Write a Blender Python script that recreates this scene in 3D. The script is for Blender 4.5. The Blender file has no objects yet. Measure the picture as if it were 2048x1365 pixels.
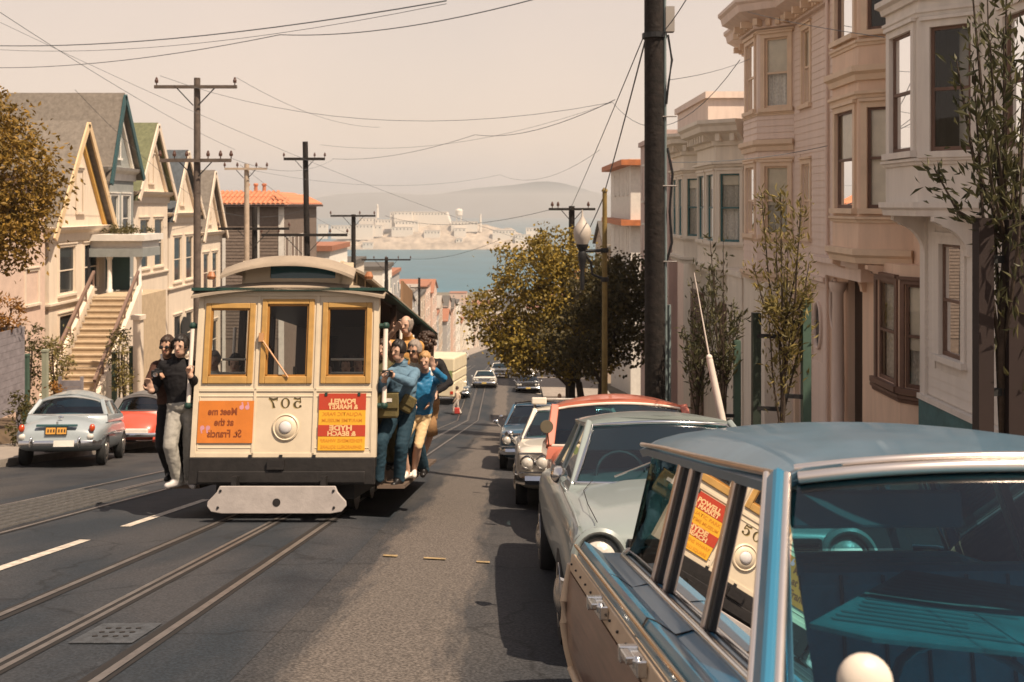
import bpy, bmesh, math, random
import numpy as np
from mathutils import Vector as V, Matrix as M
D = bpy.data
SC = bpy.context.scene
COL = SC.collection
R = math.radians
PI = math.pi
SLOPE = 0.1925
TH = math.atan(SLOPE)
FPX, CX, CY = 2000.0, 1024.0, 410.0        # focal length and horizon of a 2048 px wide frame

# ------------------------------------------------------------------ camera
cam_d = D.cameras.new('camera')
cam = D.objects.new('camera', cam_d)
COL.objects.link(cam)
cam.location = (0, 0, 0)
cam.rotation_euler = (R(90), 0, 0)
cam_d.sensor_width = 36
cam_d.lens = 36 * FPX / 2048
cam_d.shift_y = -(682.5 - CY) / 2048
cam_d.clip_start = 0.05
cam_d.clip_end = 30000
cam_d.dof.use_dof = True
cam_d.dof.focus_distance = 7.0
cam_d.dof.aperture_fstop = 4.5
SC.camera = cam

# ------------------------------------------------------------------ light
SUN = V((0.47, -0.36, 0.92)).normalized()
w = D.worlds.new('World'); SC.world = w; w.use_nodes = True
nt = w.node_tree; nt.nodes.clear()
sky = nt.nodes.new('ShaderNodeTexSky'); sky.sky_type = 'NISHITA'; sky.sun_disc = False
sky.sun_elevation = math.asin(SUN.z); sky.sun_rotation = math.atan2(SUN.x, SUN.y)
sky.air_density = 1.6; sky.dust_density = 2.0; sky.ozone_density = 3.0; sky.altitude = 80
mix = nt.nodes.new('ShaderNodeMixRGB'); mix.blend_type = 'MIX'; mix.inputs[0].default_value = 0.6
mix.inputs[2].default_value = (11.0, 8.75, 7.25, 1)                     # thin warm haze veil over the whole sky
bg = nt.nodes.new('ShaderNodeBackground'); bg.inputs[1].default_value = 0.055
ow = nt.nodes.new('ShaderNodeOutputWorld')
tcw = nt.nodes.new('ShaderNodeTexCoord'); sep = nt.nodes.new('ShaderNodeSeparateXYZ'); nt.links.new(tcw.outputs['Generated'], sep.inputs[0])
rmp = nt.nodes.new('ShaderNodeMapRange'); rmp.inputs['From Min'].default_value = 0.12; rmp.inputs['From Max'].default_value = 0.95
rmp.inputs['To Min'].default_value = 0.80; rmp.inputs['To Max'].default_value = 0.18; nt.links.new(sep.outputs[2], rmp.inputs[0])   # the veil thins towards the zenith, its ramp shaped to brighten shaded walls
cn = nt.nodes.new('ShaderNodeTexNoise'); cn.inputs['Scale'].default_value = 3.2; cn.inputs['Detail'].default_value = 5; nt.links.new(tcw.outputs['Generated'], cn.inputs['Vector'])
cm = nt.nodes.new('ShaderNodeMath'); cm.operation = 'MULTIPLY_ADD'; cm.inputs[1].default_value = 0.30; nt.links.new(cn.outputs['Fac'], cm.inputs[0])
sb = nt.nodes.new('ShaderNodeMath'); sb.operation = 'SUBTRACT'; sb.inputs[1].default_value = 0.15; nt.links.new(rmp.outputs[0], sb.inputs[0]); nt.links.new(sb.outputs[0], cm.inputs[2])
nt.links.new(cm.outputs[0], mix.inputs[0])
hz = nt.nodes.new('ShaderNodeMapRange'); hz.inputs['From Min'].default_value = -0.01; hz.inputs['From Max'].default_value = 0.075; hz.interpolation_type = 'SMOOTHSTEP'
hn = nt.nodes.new('ShaderNodeMath'); hn.operation = 'MULTIPLY_ADD'; hn.inputs[1].default_value = 0.10; nt.links.new(cn.outputs['Fac'], hn.inputs[0]); nt.links.new(sep.outputs[2], hn.inputs[2])
h2 = nt.nodes.new('ShaderNodeMath'); h2.operation = 'SUBTRACT'; h2.inputs[1].default_value = 0.05; nt.links.new(hn.outputs[0], h2.inputs[0]); nt.links.new(h2.outputs[0], hz.inputs[0])
vc = nt.nodes.new('ShaderNodeMixRGB'); vc.inputs[1].default_value = (8.9, 8.0, 7.6, 1); vc.inputs[2].default_value = (11.0, 8.75, 7.25, 1)     # greyer sea haze along the horizon
nt.links.new(hz.outputs[0], vc.inputs[0]); nt.links.new(vc.outputs[0], mix.inputs[2])
nt.links.new(sky.outputs[0], mix.inputs[1]); nt.links.new(mix.outputs[0], bg.inputs[0]); nt.links.new(bg.outputs[0], ow.inputs[0])
sl = D.lights.new('sun', 'SUN'); sl.energy = 5.0; sl.angle = R(0.6); sl.color = (1.0, 0.82, 0.63)
so = D.objects.new('sun', sl); COL.objects.link(so)
so.rotation_euler = SUN.to_track_quat('Z', 'Y').to_euler(); so.location = (40, -30, 60)
SC.view_settings.view_transform = 'Standard'; SC.view_settings.look = 'None'
SC.view_settings.exposure = 0.7; SC.view_settings.gamma = 1.0
SC.view_settings.use_curve_mapping = False
SC.cycles.use_denoising = True
SC.cycles.max_bounces = 8; SC.cycles.transparent_max_bounces = 16
SC.cycles.volume_bounces = 0

# ------------------------------------------------------------------ helpers
def lin(c):
    return tuple(((x / 255) / 12.92 if x / 255 < 0.04045 else ((x / 255 + 0.055) / 1.055) ** 2.4) for x in c)

MATS = {}
def mat(name, col, rough=0.6, metal=0.0, spec=0.4, var=0.12, scale=3.0, bump=0.0, bscale=60.0, coat=0.0, island=0.0, emit=None, sheen=0, trans=0.0):
    if name in MATS: return MATS[name]
    m = D.materials.new(name); m.use_nodes = True
    n = m.node_tree.nodes; l = m.node_tree.links
    b = n['Principled BSDF']
    b.inputs['Roughness'].default_value = rough; b.inputs['Metallic'].default_value = metal
    b.inputs['Specular IOR Level'].default_value = spec
    if coat: b.inputs['Coat Weight'].default_value = coat; b.inputs['Coat Roughness'].default_value = 0.06
    if trans:
        b.inputs['Subsurface Weight'].default_value = trans; b.inputs['Subsurface Radius'].default_value = (.03, .02, .01)
    tc = n.new('ShaderNodeTexCoord')
    no = n.new('ShaderNodeTexNoise'); no.inputs['Scale'].default_value = scale; no.inputs['Detail'].default_value = 6; no.inputs['Roughness'].default_value = .65
    if name.endswith('house_paint') or name == 'grey_white_paint':      # weather streaks run down the walls
        mp = n.new('ShaderNodeMapping'); mp.inputs['Scale'].default_value = (1.6, 1.6, .22); l.new(tc.outputs['Object'], mp.inputs[0]); l.new(mp.outputs[0], no.inputs['Vector']); var = .10
    else: l.new(tc.outputs['Object'], no.inputs['Vector'])
    rp = n.new('ShaderNodeValToRGB'); rp.color_ramp.elements[0].position = .3; rp.color_ramp.elements[1].position = .7
    c0 = [x * (1 - var) for x in col] + [1]; c1 = [min(1, x * (1 + var)) for x in col] + [1]
    rp.color_ramp.elements[0].color = c0; rp.color_ramp.elements[1].color = c1
    l.new(no.outputs['Fac'], rp.inputs['Fac'])
    out = rp.outputs['Color']
    if island:
        g = n.new('ShaderNodeNewGeometry'); r2 = n.new('ShaderNodeValToRGB')
        r2.color_ramp.elements[0].color = [x * (1 - island) for x in col] + [1]
        r2.color_ramp.elements[1].color = [min(1, x * (1 + island)) for x in (col[0] * 1.25, col[1] * 1.05, col[2])] + [1]
        l.new(g.outputs['Random Per Island'], r2.inputs['Fac'])
        mx = n.new('ShaderNodeMixRGB'); mx.inputs[0].default_value = .7
        l.new(out, mx.inputs[1]); l.new(r2.outputs['Color'], mx.inputs[2]); out = mx.outputs[0]
    l.new(out, b.inputs['Base Color'])
    if bump:
        nb = n.new('ShaderNodeTexNoise'); nb.inputs['Scale'].default_value = bscale; nb.inputs['Detail'].default_value = 4
        l.new(tc.outputs['Object'], nb.inputs['Vector'])
        bu = n.new('ShaderNodeBump'); bu.inputs['Strength'].default_value = bump; bu.inputs['Distance'].default_value = 0.01
        l.new(nb.outputs['Fac'], bu.inputs['Height']); l.new(bu.outputs['Normal'], b.inputs['Normal'])
    if emit:
        b.inputs['Emission Color'].default_value = list(emit[0]) + [1]; b.inputs['Emission Strength'].default_value = emit[1]
    MATS[name] = m
    return m

def glassmat(name, tint, refl_boost=0.0, rough=0.01, ior=1.5):
    if name in MATS: return MATS[name]
    m = D.materials.new(name); m.use_nodes = True
    n = m.node_tree.nodes; l = m.node_tree.links; n.clear()
    o = n.new('ShaderNodeOutputMaterial'); t = n.new('ShaderNodeBsdfTransparent'); t.inputs[0].default_value = list(tint) + [1]
    g = n.new('ShaderNodeBsdfGlossy'); g.inputs['Roughness'].default_value = rough; g.inputs[0].default_value = (1, 1, 1, 1)
    fr = n.new('ShaderNodeFresnel'); fr.inputs[0].default_value = ior
    mt = n.new('ShaderNodeMath'); mt.operation = 'ADD'; mt.use_clamp = True; mt.inputs[1].default_value = refl_boost
    l.new(fr.outputs[0], mt.inputs[0])
    mx = n.new('ShaderNodeMixShader'); l.new(mt.outputs[0], mx.inputs[0]); l.new(t.outputs[0], mx.inputs[1]); l.new(g.outputs[0], mx.inputs[2])
    l.new(mx.outputs[0], o.inputs[0])
    MATS[name] = m
    return m

def tag(o, label=None, cat=None, group=None, kind=None):
    if label: o['label'] = label
    if cat: o['category'] = cat
    if group: o['group'] = group
    if kind: o['kind'] = kind
    return o

def empty(name, loc=(0, 0, 0), label=None, cat=None, group=None, rz=0.0, slope=False):
    o = D.objects.new(name, None); COL.objects.link(o); o.empty_display_size = .2
    if slope:
        mw = M.Translation(V(loc)) @ M.Rotation(-TH, 4, 'X') @ M.Rotation(rz, 4, 'Z')
        o.location = loc; o.rotation_euler = mw.to_euler()
    else:
        o.location = loc; o.rotation_euler = (0, 0, rz)
    return tag(o, label, cat, group)

def link(name, me, parent=None):
    o = D.objects.new(name, me); COL.objects.link(o)
    if parent: o.parent = parent
    return o

def copy_tree(o, parent=None):
    c = o.copy(); COL.objects.link(c)
    if parent: c.parent = parent
    for ch in list(o.children): copy_tree(ch, c)
    return c

class MB:
    """collects faces, builds ONE mesh object"""
    def __init__(s): s.v = []; s.f = []; s.m = []
    def poly(s, pts, mi=0):
        i = len(s.v); s.v += [tuple(p) for p in pts]; s.f.append(tuple(range(i, i + len(pts)))); s.m.append(mi)
    def box(s, c, d, mi=0):
        x, y, z = c; a, b, e = d[0] / 2, d[1] / 2, d[2] / 2
        s.hexa([(x - a, y - b, z - e), (x + a, y - b, z - e), (x + a, y + b, z - e), (x - a, y + b, z - e),
                (x - a, y - b, z + e), (x + a, y - b, z + e), (x + a, y + b, z + e), (x - a, y + b, z + e)], mi)
    def bx(s, x0, x1, y0, y1, z0, z1, mi=0):
        s.box(((x0 + x1) / 2, (y0 + y1) / 2, (z0 + z1) / 2), (x1 - x0, y1 - y0, z1 - z0), mi)
    def hexa(s, p, mi=0):
        i = len(s.v); s.v += [tuple(q) for q in p]
        for q in ((3, 2, 1, 0), (4, 5, 6, 7), (0, 1, 5, 4), (1, 2, 6, 5), (2, 3, 7, 6), (3, 0, 4, 7)):
            s.f.append(tuple(i + k for k in q)); s.m.append(mi)
    def obox(s, p0, u, n, u0, u1, d0, d1, z0, z1, mi=0):
        """box in a wall frame: u along the wall, n outward"""
        P = lambda a, d, z: (p0[0] + u[0] * a + n[0] * d, p0[1] + u[1] * a + n[1] * d, z)
        s.hexa([P(u0, d0, z0), P(u1, d0, z0), P(u1, d1, z0), P(u0, d1, z0), P(u0, d0, z1), P(u1, d0, z1), P(u1, d1, z1), P(u0, d1, z1)], mi)
    def beam(s, p, q, a, b, mi=0, up=(0, 0, 1)):
        p, q = V(p), V(q); d = (q - p).normalized(); x = d.cross(V(up))
        if x.length < 1e-4: x = d.cross(V((1, 0, 0)))
        x.normalize(); y = x.cross(d); x *= a / 2; y *= b / 2
        s.hexa([p - x - y, p + x - y, p + x + y, p - x + y, q - x - y, q + x - y, q + x + y, q - x + y], mi)
    def loft(s, rings, mi=0, c0=True, c1=True, closed=True):
        n = len(rings[0]); i = len(s.v)
        for r in rings: s.v += [tuple(p) for p in r]
        for k in range(len(rings) - 1):
            for j in range(n if closed else n - 1):
                j2 = (j + 1) % n
                s.f.append((i + k * n + j, i + k * n + j2, i + (k + 1) * n + j2, i + (k + 1) * n + j)); s.m.append(mi)
        if c0: s.f.append(tuple(i + j for j in reversed(range(n)))); s.m.append(mi)
        if c1: s.f.append(tuple(i + (len(rings) - 1) * n + j for j in range(n))); s.m.append(mi)
    def path(s, pts, r, n=8, mi=0, cap=True):
        pts = [V(p) for p in pts]; rr = r if isinstance(r, (list, tuple)) else [r] * len(pts); rings = []
        for k, p in enumerate(pts):
            d = (pts[min(k + 1, len(pts) - 1)] - pts[max(k - 1, 0)]).normalized()
            x = d.cross(V((0, 0, 1)))
            if x.length < 1e-3: x = d.cross(V((0, 1, 0)))
            x.normalize(); y = d.cross(x)
            rings.append([p + (x * math.cos(2 * PI * j / n) + y * math.sin(2 * PI * j / n)) * rr[k] for j in range(n)])
        s.loft(rings, mi, cap, cap)
    def tube(s, p, q, r, r1=None, n=10, mi=0): s.path([p, q], [r, r if r1 is None else r1], n, mi)
    def lathe(s, prof, o=(0, 0, 0), ax='z', n=20, mi=0, cap=True):
        o = V(o); rings = []
        for r, h in prof:
            ring = []
            for j in range(n):
                a = 2 * PI * j / n; c, sn = r * math.cos(a), r * math.sin(a)
                ring.append(o + V({'z': (c, sn, h), 'y': (c, h, sn), 'x': (h, c, sn)}[ax]))
            rings.append(ring)
        s.loft(rings, mi, cap, cap)
    def ball(s, c, r, n=12, m=8, mi=0):
        r = r if isinstance(r, (tuple, list)) else (r, r, r)
        rings = []
        for k in range(1, m):
            t = PI * k / m - PI / 2
            rings.append([(c[0] + r[0] * math.cos(t) * math.cos(2 * PI * j / n), c[1] + r[1] * math.cos(t) * math.sin(2 * PI * j / n), c[2] + r[2] * math.sin(t)) for j in range(n)])
        s.loft(rings, mi)
    def prism(s, pts, off, mi=0):
        a = [V(p) for p in pts]; b = [p + V(off) for p in a]
        s.loft([a, b], mi)
    def mesh(s, name, mats, smooth=None):
        me = D.meshes.new(name); me.from_pydata(s.v, [], s.f)
        for k in (mats if isinstance(mats, (list, tuple)) else [mats]): me.materials.append(k)
        if any(s.m): me.polygons.foreach_set('material_index', s.m)
        bm = bmesh.new(); bm.from_mesh(me); bmesh.ops.recalc_face_normals(bm, faces=bm.faces); bm.to_mesh(me); bm.free()
        if smooth is not None:
            me.shade_smooth()
            if smooth < 180: me.set_sharp_from_angle(angle=R(smooth))
        me.update(); return me
    def build(s, name, mats, parent=None, smooth=None, bevel=0.0, sub=0, label=None):
        o = link(name, s.mesh(name, mats, smooth), parent)
        if sub:
            md = o.modifiers.new('subsurf', 'SUBSURF'); md.levels = md.render_levels = sub
        if bevel:
            md = o.modifiers.new('bevel', 'BEVEL'); md.width = bevel; md.segments = 2; md.limit_method = 'ANGLE'
        if label: o['label'] = label
        return o

def baked(o):
    """replace an object's mesh by its evaluated mesh (modifiers applied)"""
    dg = bpy.context.evaluated_depsgraph_get(); dg.update()
    me = D.meshes.new_from_object(o.evaluated_get(dg)); o.modifiers.clear(); o.data = me
    return o

def yat(px, x): return x * FPX / (px - CX)
def zat(py, y): return (CY - py) * y / FPX
def zr(y):
    """street level on its crown line"""
    if y <= 60: return -1.4 - SLOPE * y
    if y <= 76: return -12.95 - .06 * (y - 60)
    return max(-83.0, -13.91 - .135 * (y - 76))
def cross(x):
    x = max(-9.8, min(2.4, x))
    if x > -2: return -.235 * (x + 2) / 4.4
    if x < -4: return .08 * (-x - 4) / 5.8
    return 0.0
def gz(x, y):
    """top of road or pavement"""
    return zr(y) + cross(x) + (.14 if (x > 2.4 or x < -9.8) and not 60 < y < 72 else 0)

# ------------------------------------------------------------------ shared materials
m_white = mat('white_paint', (.62, .58, .52), .6, bump=.15, bscale=25)
m_cream = mat('cream_house_paint', (.63, .53, .42), .65, bump=.1, bscale=20)
m_dark = mat('dark_interior', (.012, .010, .010), .9)
m_black = mat('black_iron', (.012, .012, .013), .5)
m_rubber = mat('tyre_rubber', (.014, .014, .014), .8)
m_chrome = mat('chrome', (.62, .62, .62), .16, metal=1.0, var=.04)
m_steel = mat('worn_steel', (.27, .245, .225), .5, metal=.9, var=.25, scale=8)
m_glass = glassmat('window_glass', (.95, .97, .97), .0)
m_cglass = glassmat('car_glass', (.30, .55, .60), .03)
m_darkglass = mat('dark_window_glass', (.02, .025, .028), .08, spec=.6, var=.3)
m_wood_pole = mat('creosoted_wood', (.014, .010, .008), .9, var=.7, scale=9, bump=1.6, bscale=14)
m_bark = mat('tree_bark', (.045, .03, .02), .9, var=.4, scale=9, bump=.8, bscale=40)
# ================================================================== ground, road, water
def asphalt(name, col, col2, speck=.35, band=None):
    m = D.materials.new(name); m.use_nodes = True
    n = m.node_tree.nodes; l = m.node_tree.links; b = n['Principled BSDF']
    tc = n.new('ShaderNodeTexCoord')
    mp = n.new('ShaderNodeMapping'); mp.inputs['Scale'].default_value = (1.0, .3, .3); l.new(tc.outputs['Object'], mp.inputs[0])
    n1 = n.new('ShaderNodeTexNoise'); n1.inputs['Scale'].default_value = 1.1; n1.inputs['Detail'].default_value = 5; l.new(mp.outputs[0], n1.inputs['Vector'])
    r1 = n.new('ShaderNodeValToRGB'); r1.color_ramp.elements[0].position = .38; r1.color_ramp.elements[1].position = .60
    r1.color_ramp.elements[0].color = list(col) + [1]; r1.color_ramp.elements[1].color = list(col2) + [1]; l.new(n1.outputs['Fac'], r1.inputs['Fac'])
    n2 = n.new('ShaderNodeTexNoise'); n2.inputs['Scale'].default_value = 55; n2.inputs['Detail'].default_value = 3; l.new(tc.outputs['Object'], n2.inputs['Vector'])
    r2 = n.new('ShaderNodeValToRGB'); r2.color_ramp.elements[0].position = .38; r2.color_ramp.elements[1].position = .68
    r2.color_ramp.elements[0].color = (1 - speck,) * 3 + (1,); r2.color_ramp.elements[1].color = (1 + speck,) * 3 + (1,); l.new(n2.outputs['Fac'], r2.inputs['Fac'])
    mx = n.new('ShaderNodeMixRGB'); mx.blend_type = 'MULTIPLY'; mx.inputs[0].default_value = 1; l.new(r1.outputs[0], mx.inputs[1]); l.new(r2.outputs[0], mx.inputs[2])
    # tar cracks
    vo = n.new('ShaderNodeTexVoronoi'); vo.feature = 'DISTANCE_TO_EDGE'; vo.inputs['Scale'].default_value = .55
    nd = n.new('ShaderNodeTexNoise'); nd.inputs['Scale'].default_value = 2.2; nd.inputs['Detail'].default_value = 4; l.new(tc.outputs['Object'], nd.inputs['Vector'])
    ad = n.new('ShaderNodeMixRGB'); ad.inputs[0].default_value = .35; l.new(tc.outputs['Object'], ad.inputs[1]); l.new(nd.outputs['Color'], ad.inputs[2]); l.new(ad.outputs[0], vo.inputs['Vector'])
    rc = n.new('ShaderNodeValToRGB'); rc.color_ramp.elements[0].position = 0.0; rc.color_ramp.elements[1].position = .012
    rc.color_ramp.elements[0].color = (.45, .45, .45, 1); l.new(vo.outputs['Distance'], rc.inputs['Fac'])
    m2 = n.new('ShaderNodeMixRGB'); m2.blend_type = 'MULTIPLY'; m2.inputs[0].default_value = .8; l.new(mx.outputs[0], m2.inputs[1]); l.new(rc.outputs[0], m2.inputs[2])
    # oil stains and tar patches
    st = n.new('ShaderNodeTexNoise'); st.inputs['Scale'].default_value = .8; st.inputs['Detail'].default_value = 7; st.inputs['Roughness'].default_value = .62; l.new(tc.outputs['Object'], st.inputs['Vector'])
    rst = n.new('ShaderNodeValToRGB'); rst.color_ramp.elements[0].position = .56; rst.color_ramp.elements[1].position = .70; rst.color_ramp.elements[0].color = (1, 1, 1, 1); rst.color_ramp.elements[1].color = (.50, .51, .55, 1); l.new(st.outputs['Fac'], rst.inputs['Fac'])
    ms = n.new('ShaderNodeMixRGB'); ms.blend_type = 'MULTIPLY'; ms.inputs[0].default_value = 1; l.new(m2.outputs[0], ms.inputs[1]); l.new(rst.outputs[0], ms.inputs[2])
    fin = ms.outputs[0]
    if band:      # worn paler wheel lane along the street, ragged at its edges
        sx = n.new('ShaderNodeSeparateXYZ'); l.new(tc.outputs['Object'], sx.inputs[0])
        mp2 = n.new('ShaderNodeMapping'); mp2.inputs['Scale'].default_value = (2.5, .35, .35); l.new(tc.outputs['Object'], mp2.inputs[0])
        nn = n.new('ShaderNodeTexNoise'); nn.inputs['Scale'].default_value = 1.6; nn.inputs['Detail'].default_value = 8; nn.inputs['Roughness'].default_value = .7; l.new(mp2.outputs[0], nn.inputs['Vector'])
        def mth(op, a, b_):
            q = n.new('ShaderNodeMath'); q.operation = op
            for i, v in enumerate((a, b_)):
                if isinstance(v, (int, float)): q.inputs[i].default_value = v
                else: l.new(v, q.inputs[i])
            return q.outputs[0]
        dx = mth('ABSOLUTE', mth('ADD', mth('SUBTRACT', sx.outputs[0], band[0]), mth('MULTIPLY', mth('SUBTRACT', nn.outputs['Fac'], .5), .9)), 0)
        rb = n.new('ShaderNodeValToRGB'); rb.color_ramp.elements[0].position = band[1] * .72; rb.color_ramp.elements[1].position = band[1] * 1.12
        rb.color_ramp.elements[0].color = (.85, .85, .85, 1); rb.color_ramp.elements[1].color = (0, 0, 0, 1); l.new(dx, rb.inputs['Fac'])
        m3 = n.new('ShaderNodeMixRGB'); m3.blend_type = 'MULTIPLY'; m3.inputs[0].default_value = 1; m3.inputs[1].default_value = list(band[2]) + [1]; l.new(r2.outputs[0], m3.inputs[2])
        m4 = n.new('ShaderNodeMixRGB'); l.new(rb.outputs[0], m4.inputs[0]); l.new(fin, m4.inputs[1]); l.new(m3.outputs[0], m4.inputs[2]); fin = m4.outputs[0]
    l.new(fin, b.inputs['Base Color'])
    b.inputs['Roughness'].default_value = .82; b.inputs['Specular IOR Level'].default_value = .3
    bu = n.new('ShaderNodeBump'); bu.inputs['Strength'].default_value = .5; bu.inputs['Distance'].default_value = .006; l.new(n2.outputs['Fac'], bu.inputs['Height']); l.new(bu.outputs[0], b.inputs['Normal'])
    return m

m_road = asphalt('asphalt', (.026, .028, .032), (.050, .047, .046), .45, band=(-.74, .46, (.120, .101, .086)))
m_bed = asphalt('track_asphalt', (.018, .024, .031), (.042, .042, .045))
m_worn = asphalt('worn_asphalt', (.15, .125, .10), (.215, .18, .145), .25)
m_walk = mat('pavement_concrete', (.26, .22, .185), .85, var=.2, scale=2, bump=.3, bscale=50)
m_earth = mat('hill_earth', (.13, .11, .075), .95, var=.4, scale=.3)
m_paint = mat('road_paint', (.44, .385, .32), .7, var=.45, scale=14)
m_ypaint = mat('yellow_road_paint', (.28, .20, .10), .7, var=.5, scale=14)
YS = [-110, -60, -30, -14, -6, 0, 2, 4, 6, 8, 10, 13, 16, 20, 25, 30, 36, 42, 48, 54, 60, 64, 68, 72, 76, 84, 100, 130, 170, 230, 300, 400, 500, 588, 700, 950]

def strip(name, mats, xs, lift, ys=YS, zf=None, label=None, kind='structure', cat=None):
    mb = MB()
    for a, b in zip(ys, ys[1:]):
        for x0, x1 in zip(xs, xs[1:]):
            z = lambda x, y: (zf(x, y) if zf else zr(y) + cross(x)) + lift
            mb.poly([(x0, a, z(x0, a)), (x1, a, z(x1, a)), (x1, b, z(x1, b)), (x0, b, z(x0, b))])
    o = mb.build(name, mats); o['kind'] = kind
    if label: o['label'] = label
    if cat: o['category'] = cat
    return o

strip('ground', m_earth, [-900, -300, -100, -40, -17, -9.8, 2.4, 6.5, 20, 60, 200, 900], -.25, zf=lambda x, y: zr(y) + cross(x))
strip('road', m_road, [-9.8, -7.5, -6.8, -4, -2, -1.9, 0.2, 2.4], 0)
strip('cross_street', m_road, [-120, -60, -30, -9.8, -9.79, 2.39, 2.4, 30, 90], .004, ys=[60.2, 64, 68, 72], zf=lambda x, y: zr(y) + cross(x))
strip('track_bed', m_bed, [-6.75, -5.6, -4, -1.98, -1.42], .004, ys=[y for y in YS if y <= 600])
def wavy_patch(name, m, pts, lift, label=None):
    mb = MB(); n = len(pts)
    L = [(a, y, zr(y) + cross(a) + lift) for y, a, b in pts]; Rr = [(b, y, zr(y) + cross(b) + lift) for y, a, b in pts]
    for k in range(n - 1): mb.poly([L[k], Rr[k], Rr[k + 1], L[k + 1]])
    o = mb.build(name, m); o['kind'] = 'structure'
    if label: o['label'] = label
pts = []
for k in range(0):
    y = 4.0 + k * .9
    pts.append((y, -1.28 + .10 * math.sin(y * .9) + random.uniform(-.05, .05), -.52 + .08 * math.sin(y * 1.7) + random.uniform(-.05, .05)))

def sidewalk(name, x0, x1, segs):
    mb = MB(); xk = 2.4 if x0 > 0 else -9.8
    for ya, yb in segs:
        ys = [y for y in YS if ya < y < yb]; ys = [ya] + ys + [yb]
        for a, b in zip(ys, ys[1:]):
            z = lambda y: zr(y) + cross(xk) + .14
            mb.hexa([(x0, a, z(a) - .3), (x1, a, z(a) - .3), (x1, b, z(b) - .3), (x0, b, z(b) - .3), (x0, a, z(a)), (x1, a, z(a)), (x1, b, z(b)), (x0, b, z(b))])
    o = mb.build(name, m_walk); o['kind'] = 'structure'
    kb = MB()
    for ya, yb in segs:
        ys = [y for y in YS if ya < y < yb]; ys = [ya] + ys + [yb]
        for a, b in zip(ys, ys[1:]):
            xa, xb = (2.25, 2.398) if x0 > 0 else (-9.798, -9.65)
            z = lambda y: zr(y) + cross(xk) + .145
            kb.hexa([(xa, a, z(a) - .3), (xb, a, z(a) - .3), (xb, b, z(b) - .3), (xa, b, z(b) - .3), (xa, a, z(a)), (xb, a, z(a)), (xb, b, z(b)), (xa, b, z(b))])
    k = kb.build('kerb', mat('kerb_stone', (.24, .21, .18), .8, var=.25, scale=3)); k['kind'] = 'structure'
segs = [(-110, 60), (72, 560)]
sidewalk('pavement', 2.4, 7.2, segs); sidewalk('pavement', -17.5, -9.8, segs)

# rails, slots and markings
m_groove = mat('rail_groove', (.014, .012, .011), .7)
def ribbon(mb, x0, x1, lift, y0=-8, y1=140, mi=0):
    ys = [y0] + [y for y in YS if y0 < y < y1] + [y1]
    for a, b in zip(ys, ys[1:]):
        f = lambda x, y: (x, y, zr(y) + cross(x) + lift)
        mb.poly([f(x0, a), f(x1, a), f(x1, b), f(x0, b)], mi)
for cx0 in (-2.66, -5.80):
    for dx in (-.615, .615):
        mb = MB(); x = cx0 + dx; s = -1 if dx > 0 else 1
        ribbon(mb, x - .026, x + .026, .011); ribbon(mb, x + s * .032, x + s * .085, .0085, mi=1)
        ribbon(mb, x - s * .032, x - s * .06, .0085, mi=1)
        o = mb.build('rail', [m_steel, m_groove]); o['kind'] = 'structure'
    mb = MB(); ribbon(mb, cx0 - .058, cx0 - .018, .011); ribbon(mb, cx0 - .018, cx0 + .018, .0085, mi=1); ribbon(mb, cx0 + .018, cx0 + .058, .011)
    ribbon(mb, cx0 + .058, cx0 + .09, .0085, mi=1)
    o = mb.build('cable_slot', [m_steel, m_groove]); o['kind'] = 'structure'
mb = MB(); y = 2.0
for ya, yb in ((2.0, 3.6), (5.9, 9.75), (10.75, 13.6), (16, 18.2), (20.6, 22.8), (25.2, 27.4), (29.8, 32), (34.4, 36.6), (39, 41), (43.6, 46), (48, 50), (52.6, 55)):
    ribbon(mb, -4.215, -4.105, .010, ya, yb)
o = mb.build('lane_line', m_paint); o['kind'] = 'structure'
mb = MB()
for x0, x1, ya, yb in ((-1.17, -1.04, 9.04, 9.13), (-.80, -.60, 9.02, 9.10), (-.32, -.20, 8.97, 9.05)): ribbon(mb, x0, x1, .012, ya, yb)
o = mb.build('yellow_mark', m_ypaint); o['kind'] = 'structure'
mb = MB(); ribbon(mb, -.7, -.57, .012, 4.93, 5.0)
ribbon(mb, -2.62 - 1.9, -2.62 - 1.75, .012, 6.1, 6.25)
o = mb.build('white_mark', m_paint); o['kind'] = 'structure'
mb = MB()
for ya in (57.6, 74.0):
    ribbon(mb, -9.6, 2.2, .013, ya, ya + .3); ribbon(mb, -9.6, 2.2, .013, ya + 2.4, ya + 2.7)
o = mb.build('crosswalk', m_paint); o['kind'] = 'structure'
# access cover between slot and rail
e = empty('access_cover', (-2.33, 5.9, zr(5.9) + .011), 'worn concrete access cover with drain holes set between slot and rail', 'cover', slope=True)
mb = MB(); mb.box((0, 0, 0), (.36, .50, .004)); mb.build('plate', mat('cover_concrete', (.05, .054, .06), .8, var=.5, scale=12, bump=.5), e)
for i in range(4):
    for j in range(3): mb = MB(); mb.lathe([(.017, 0), (.017, .004)], (-.09 + .06 * i, -.1 + .1 * j, .002), n=8); mb.build('hole', m_groove, e)
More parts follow.
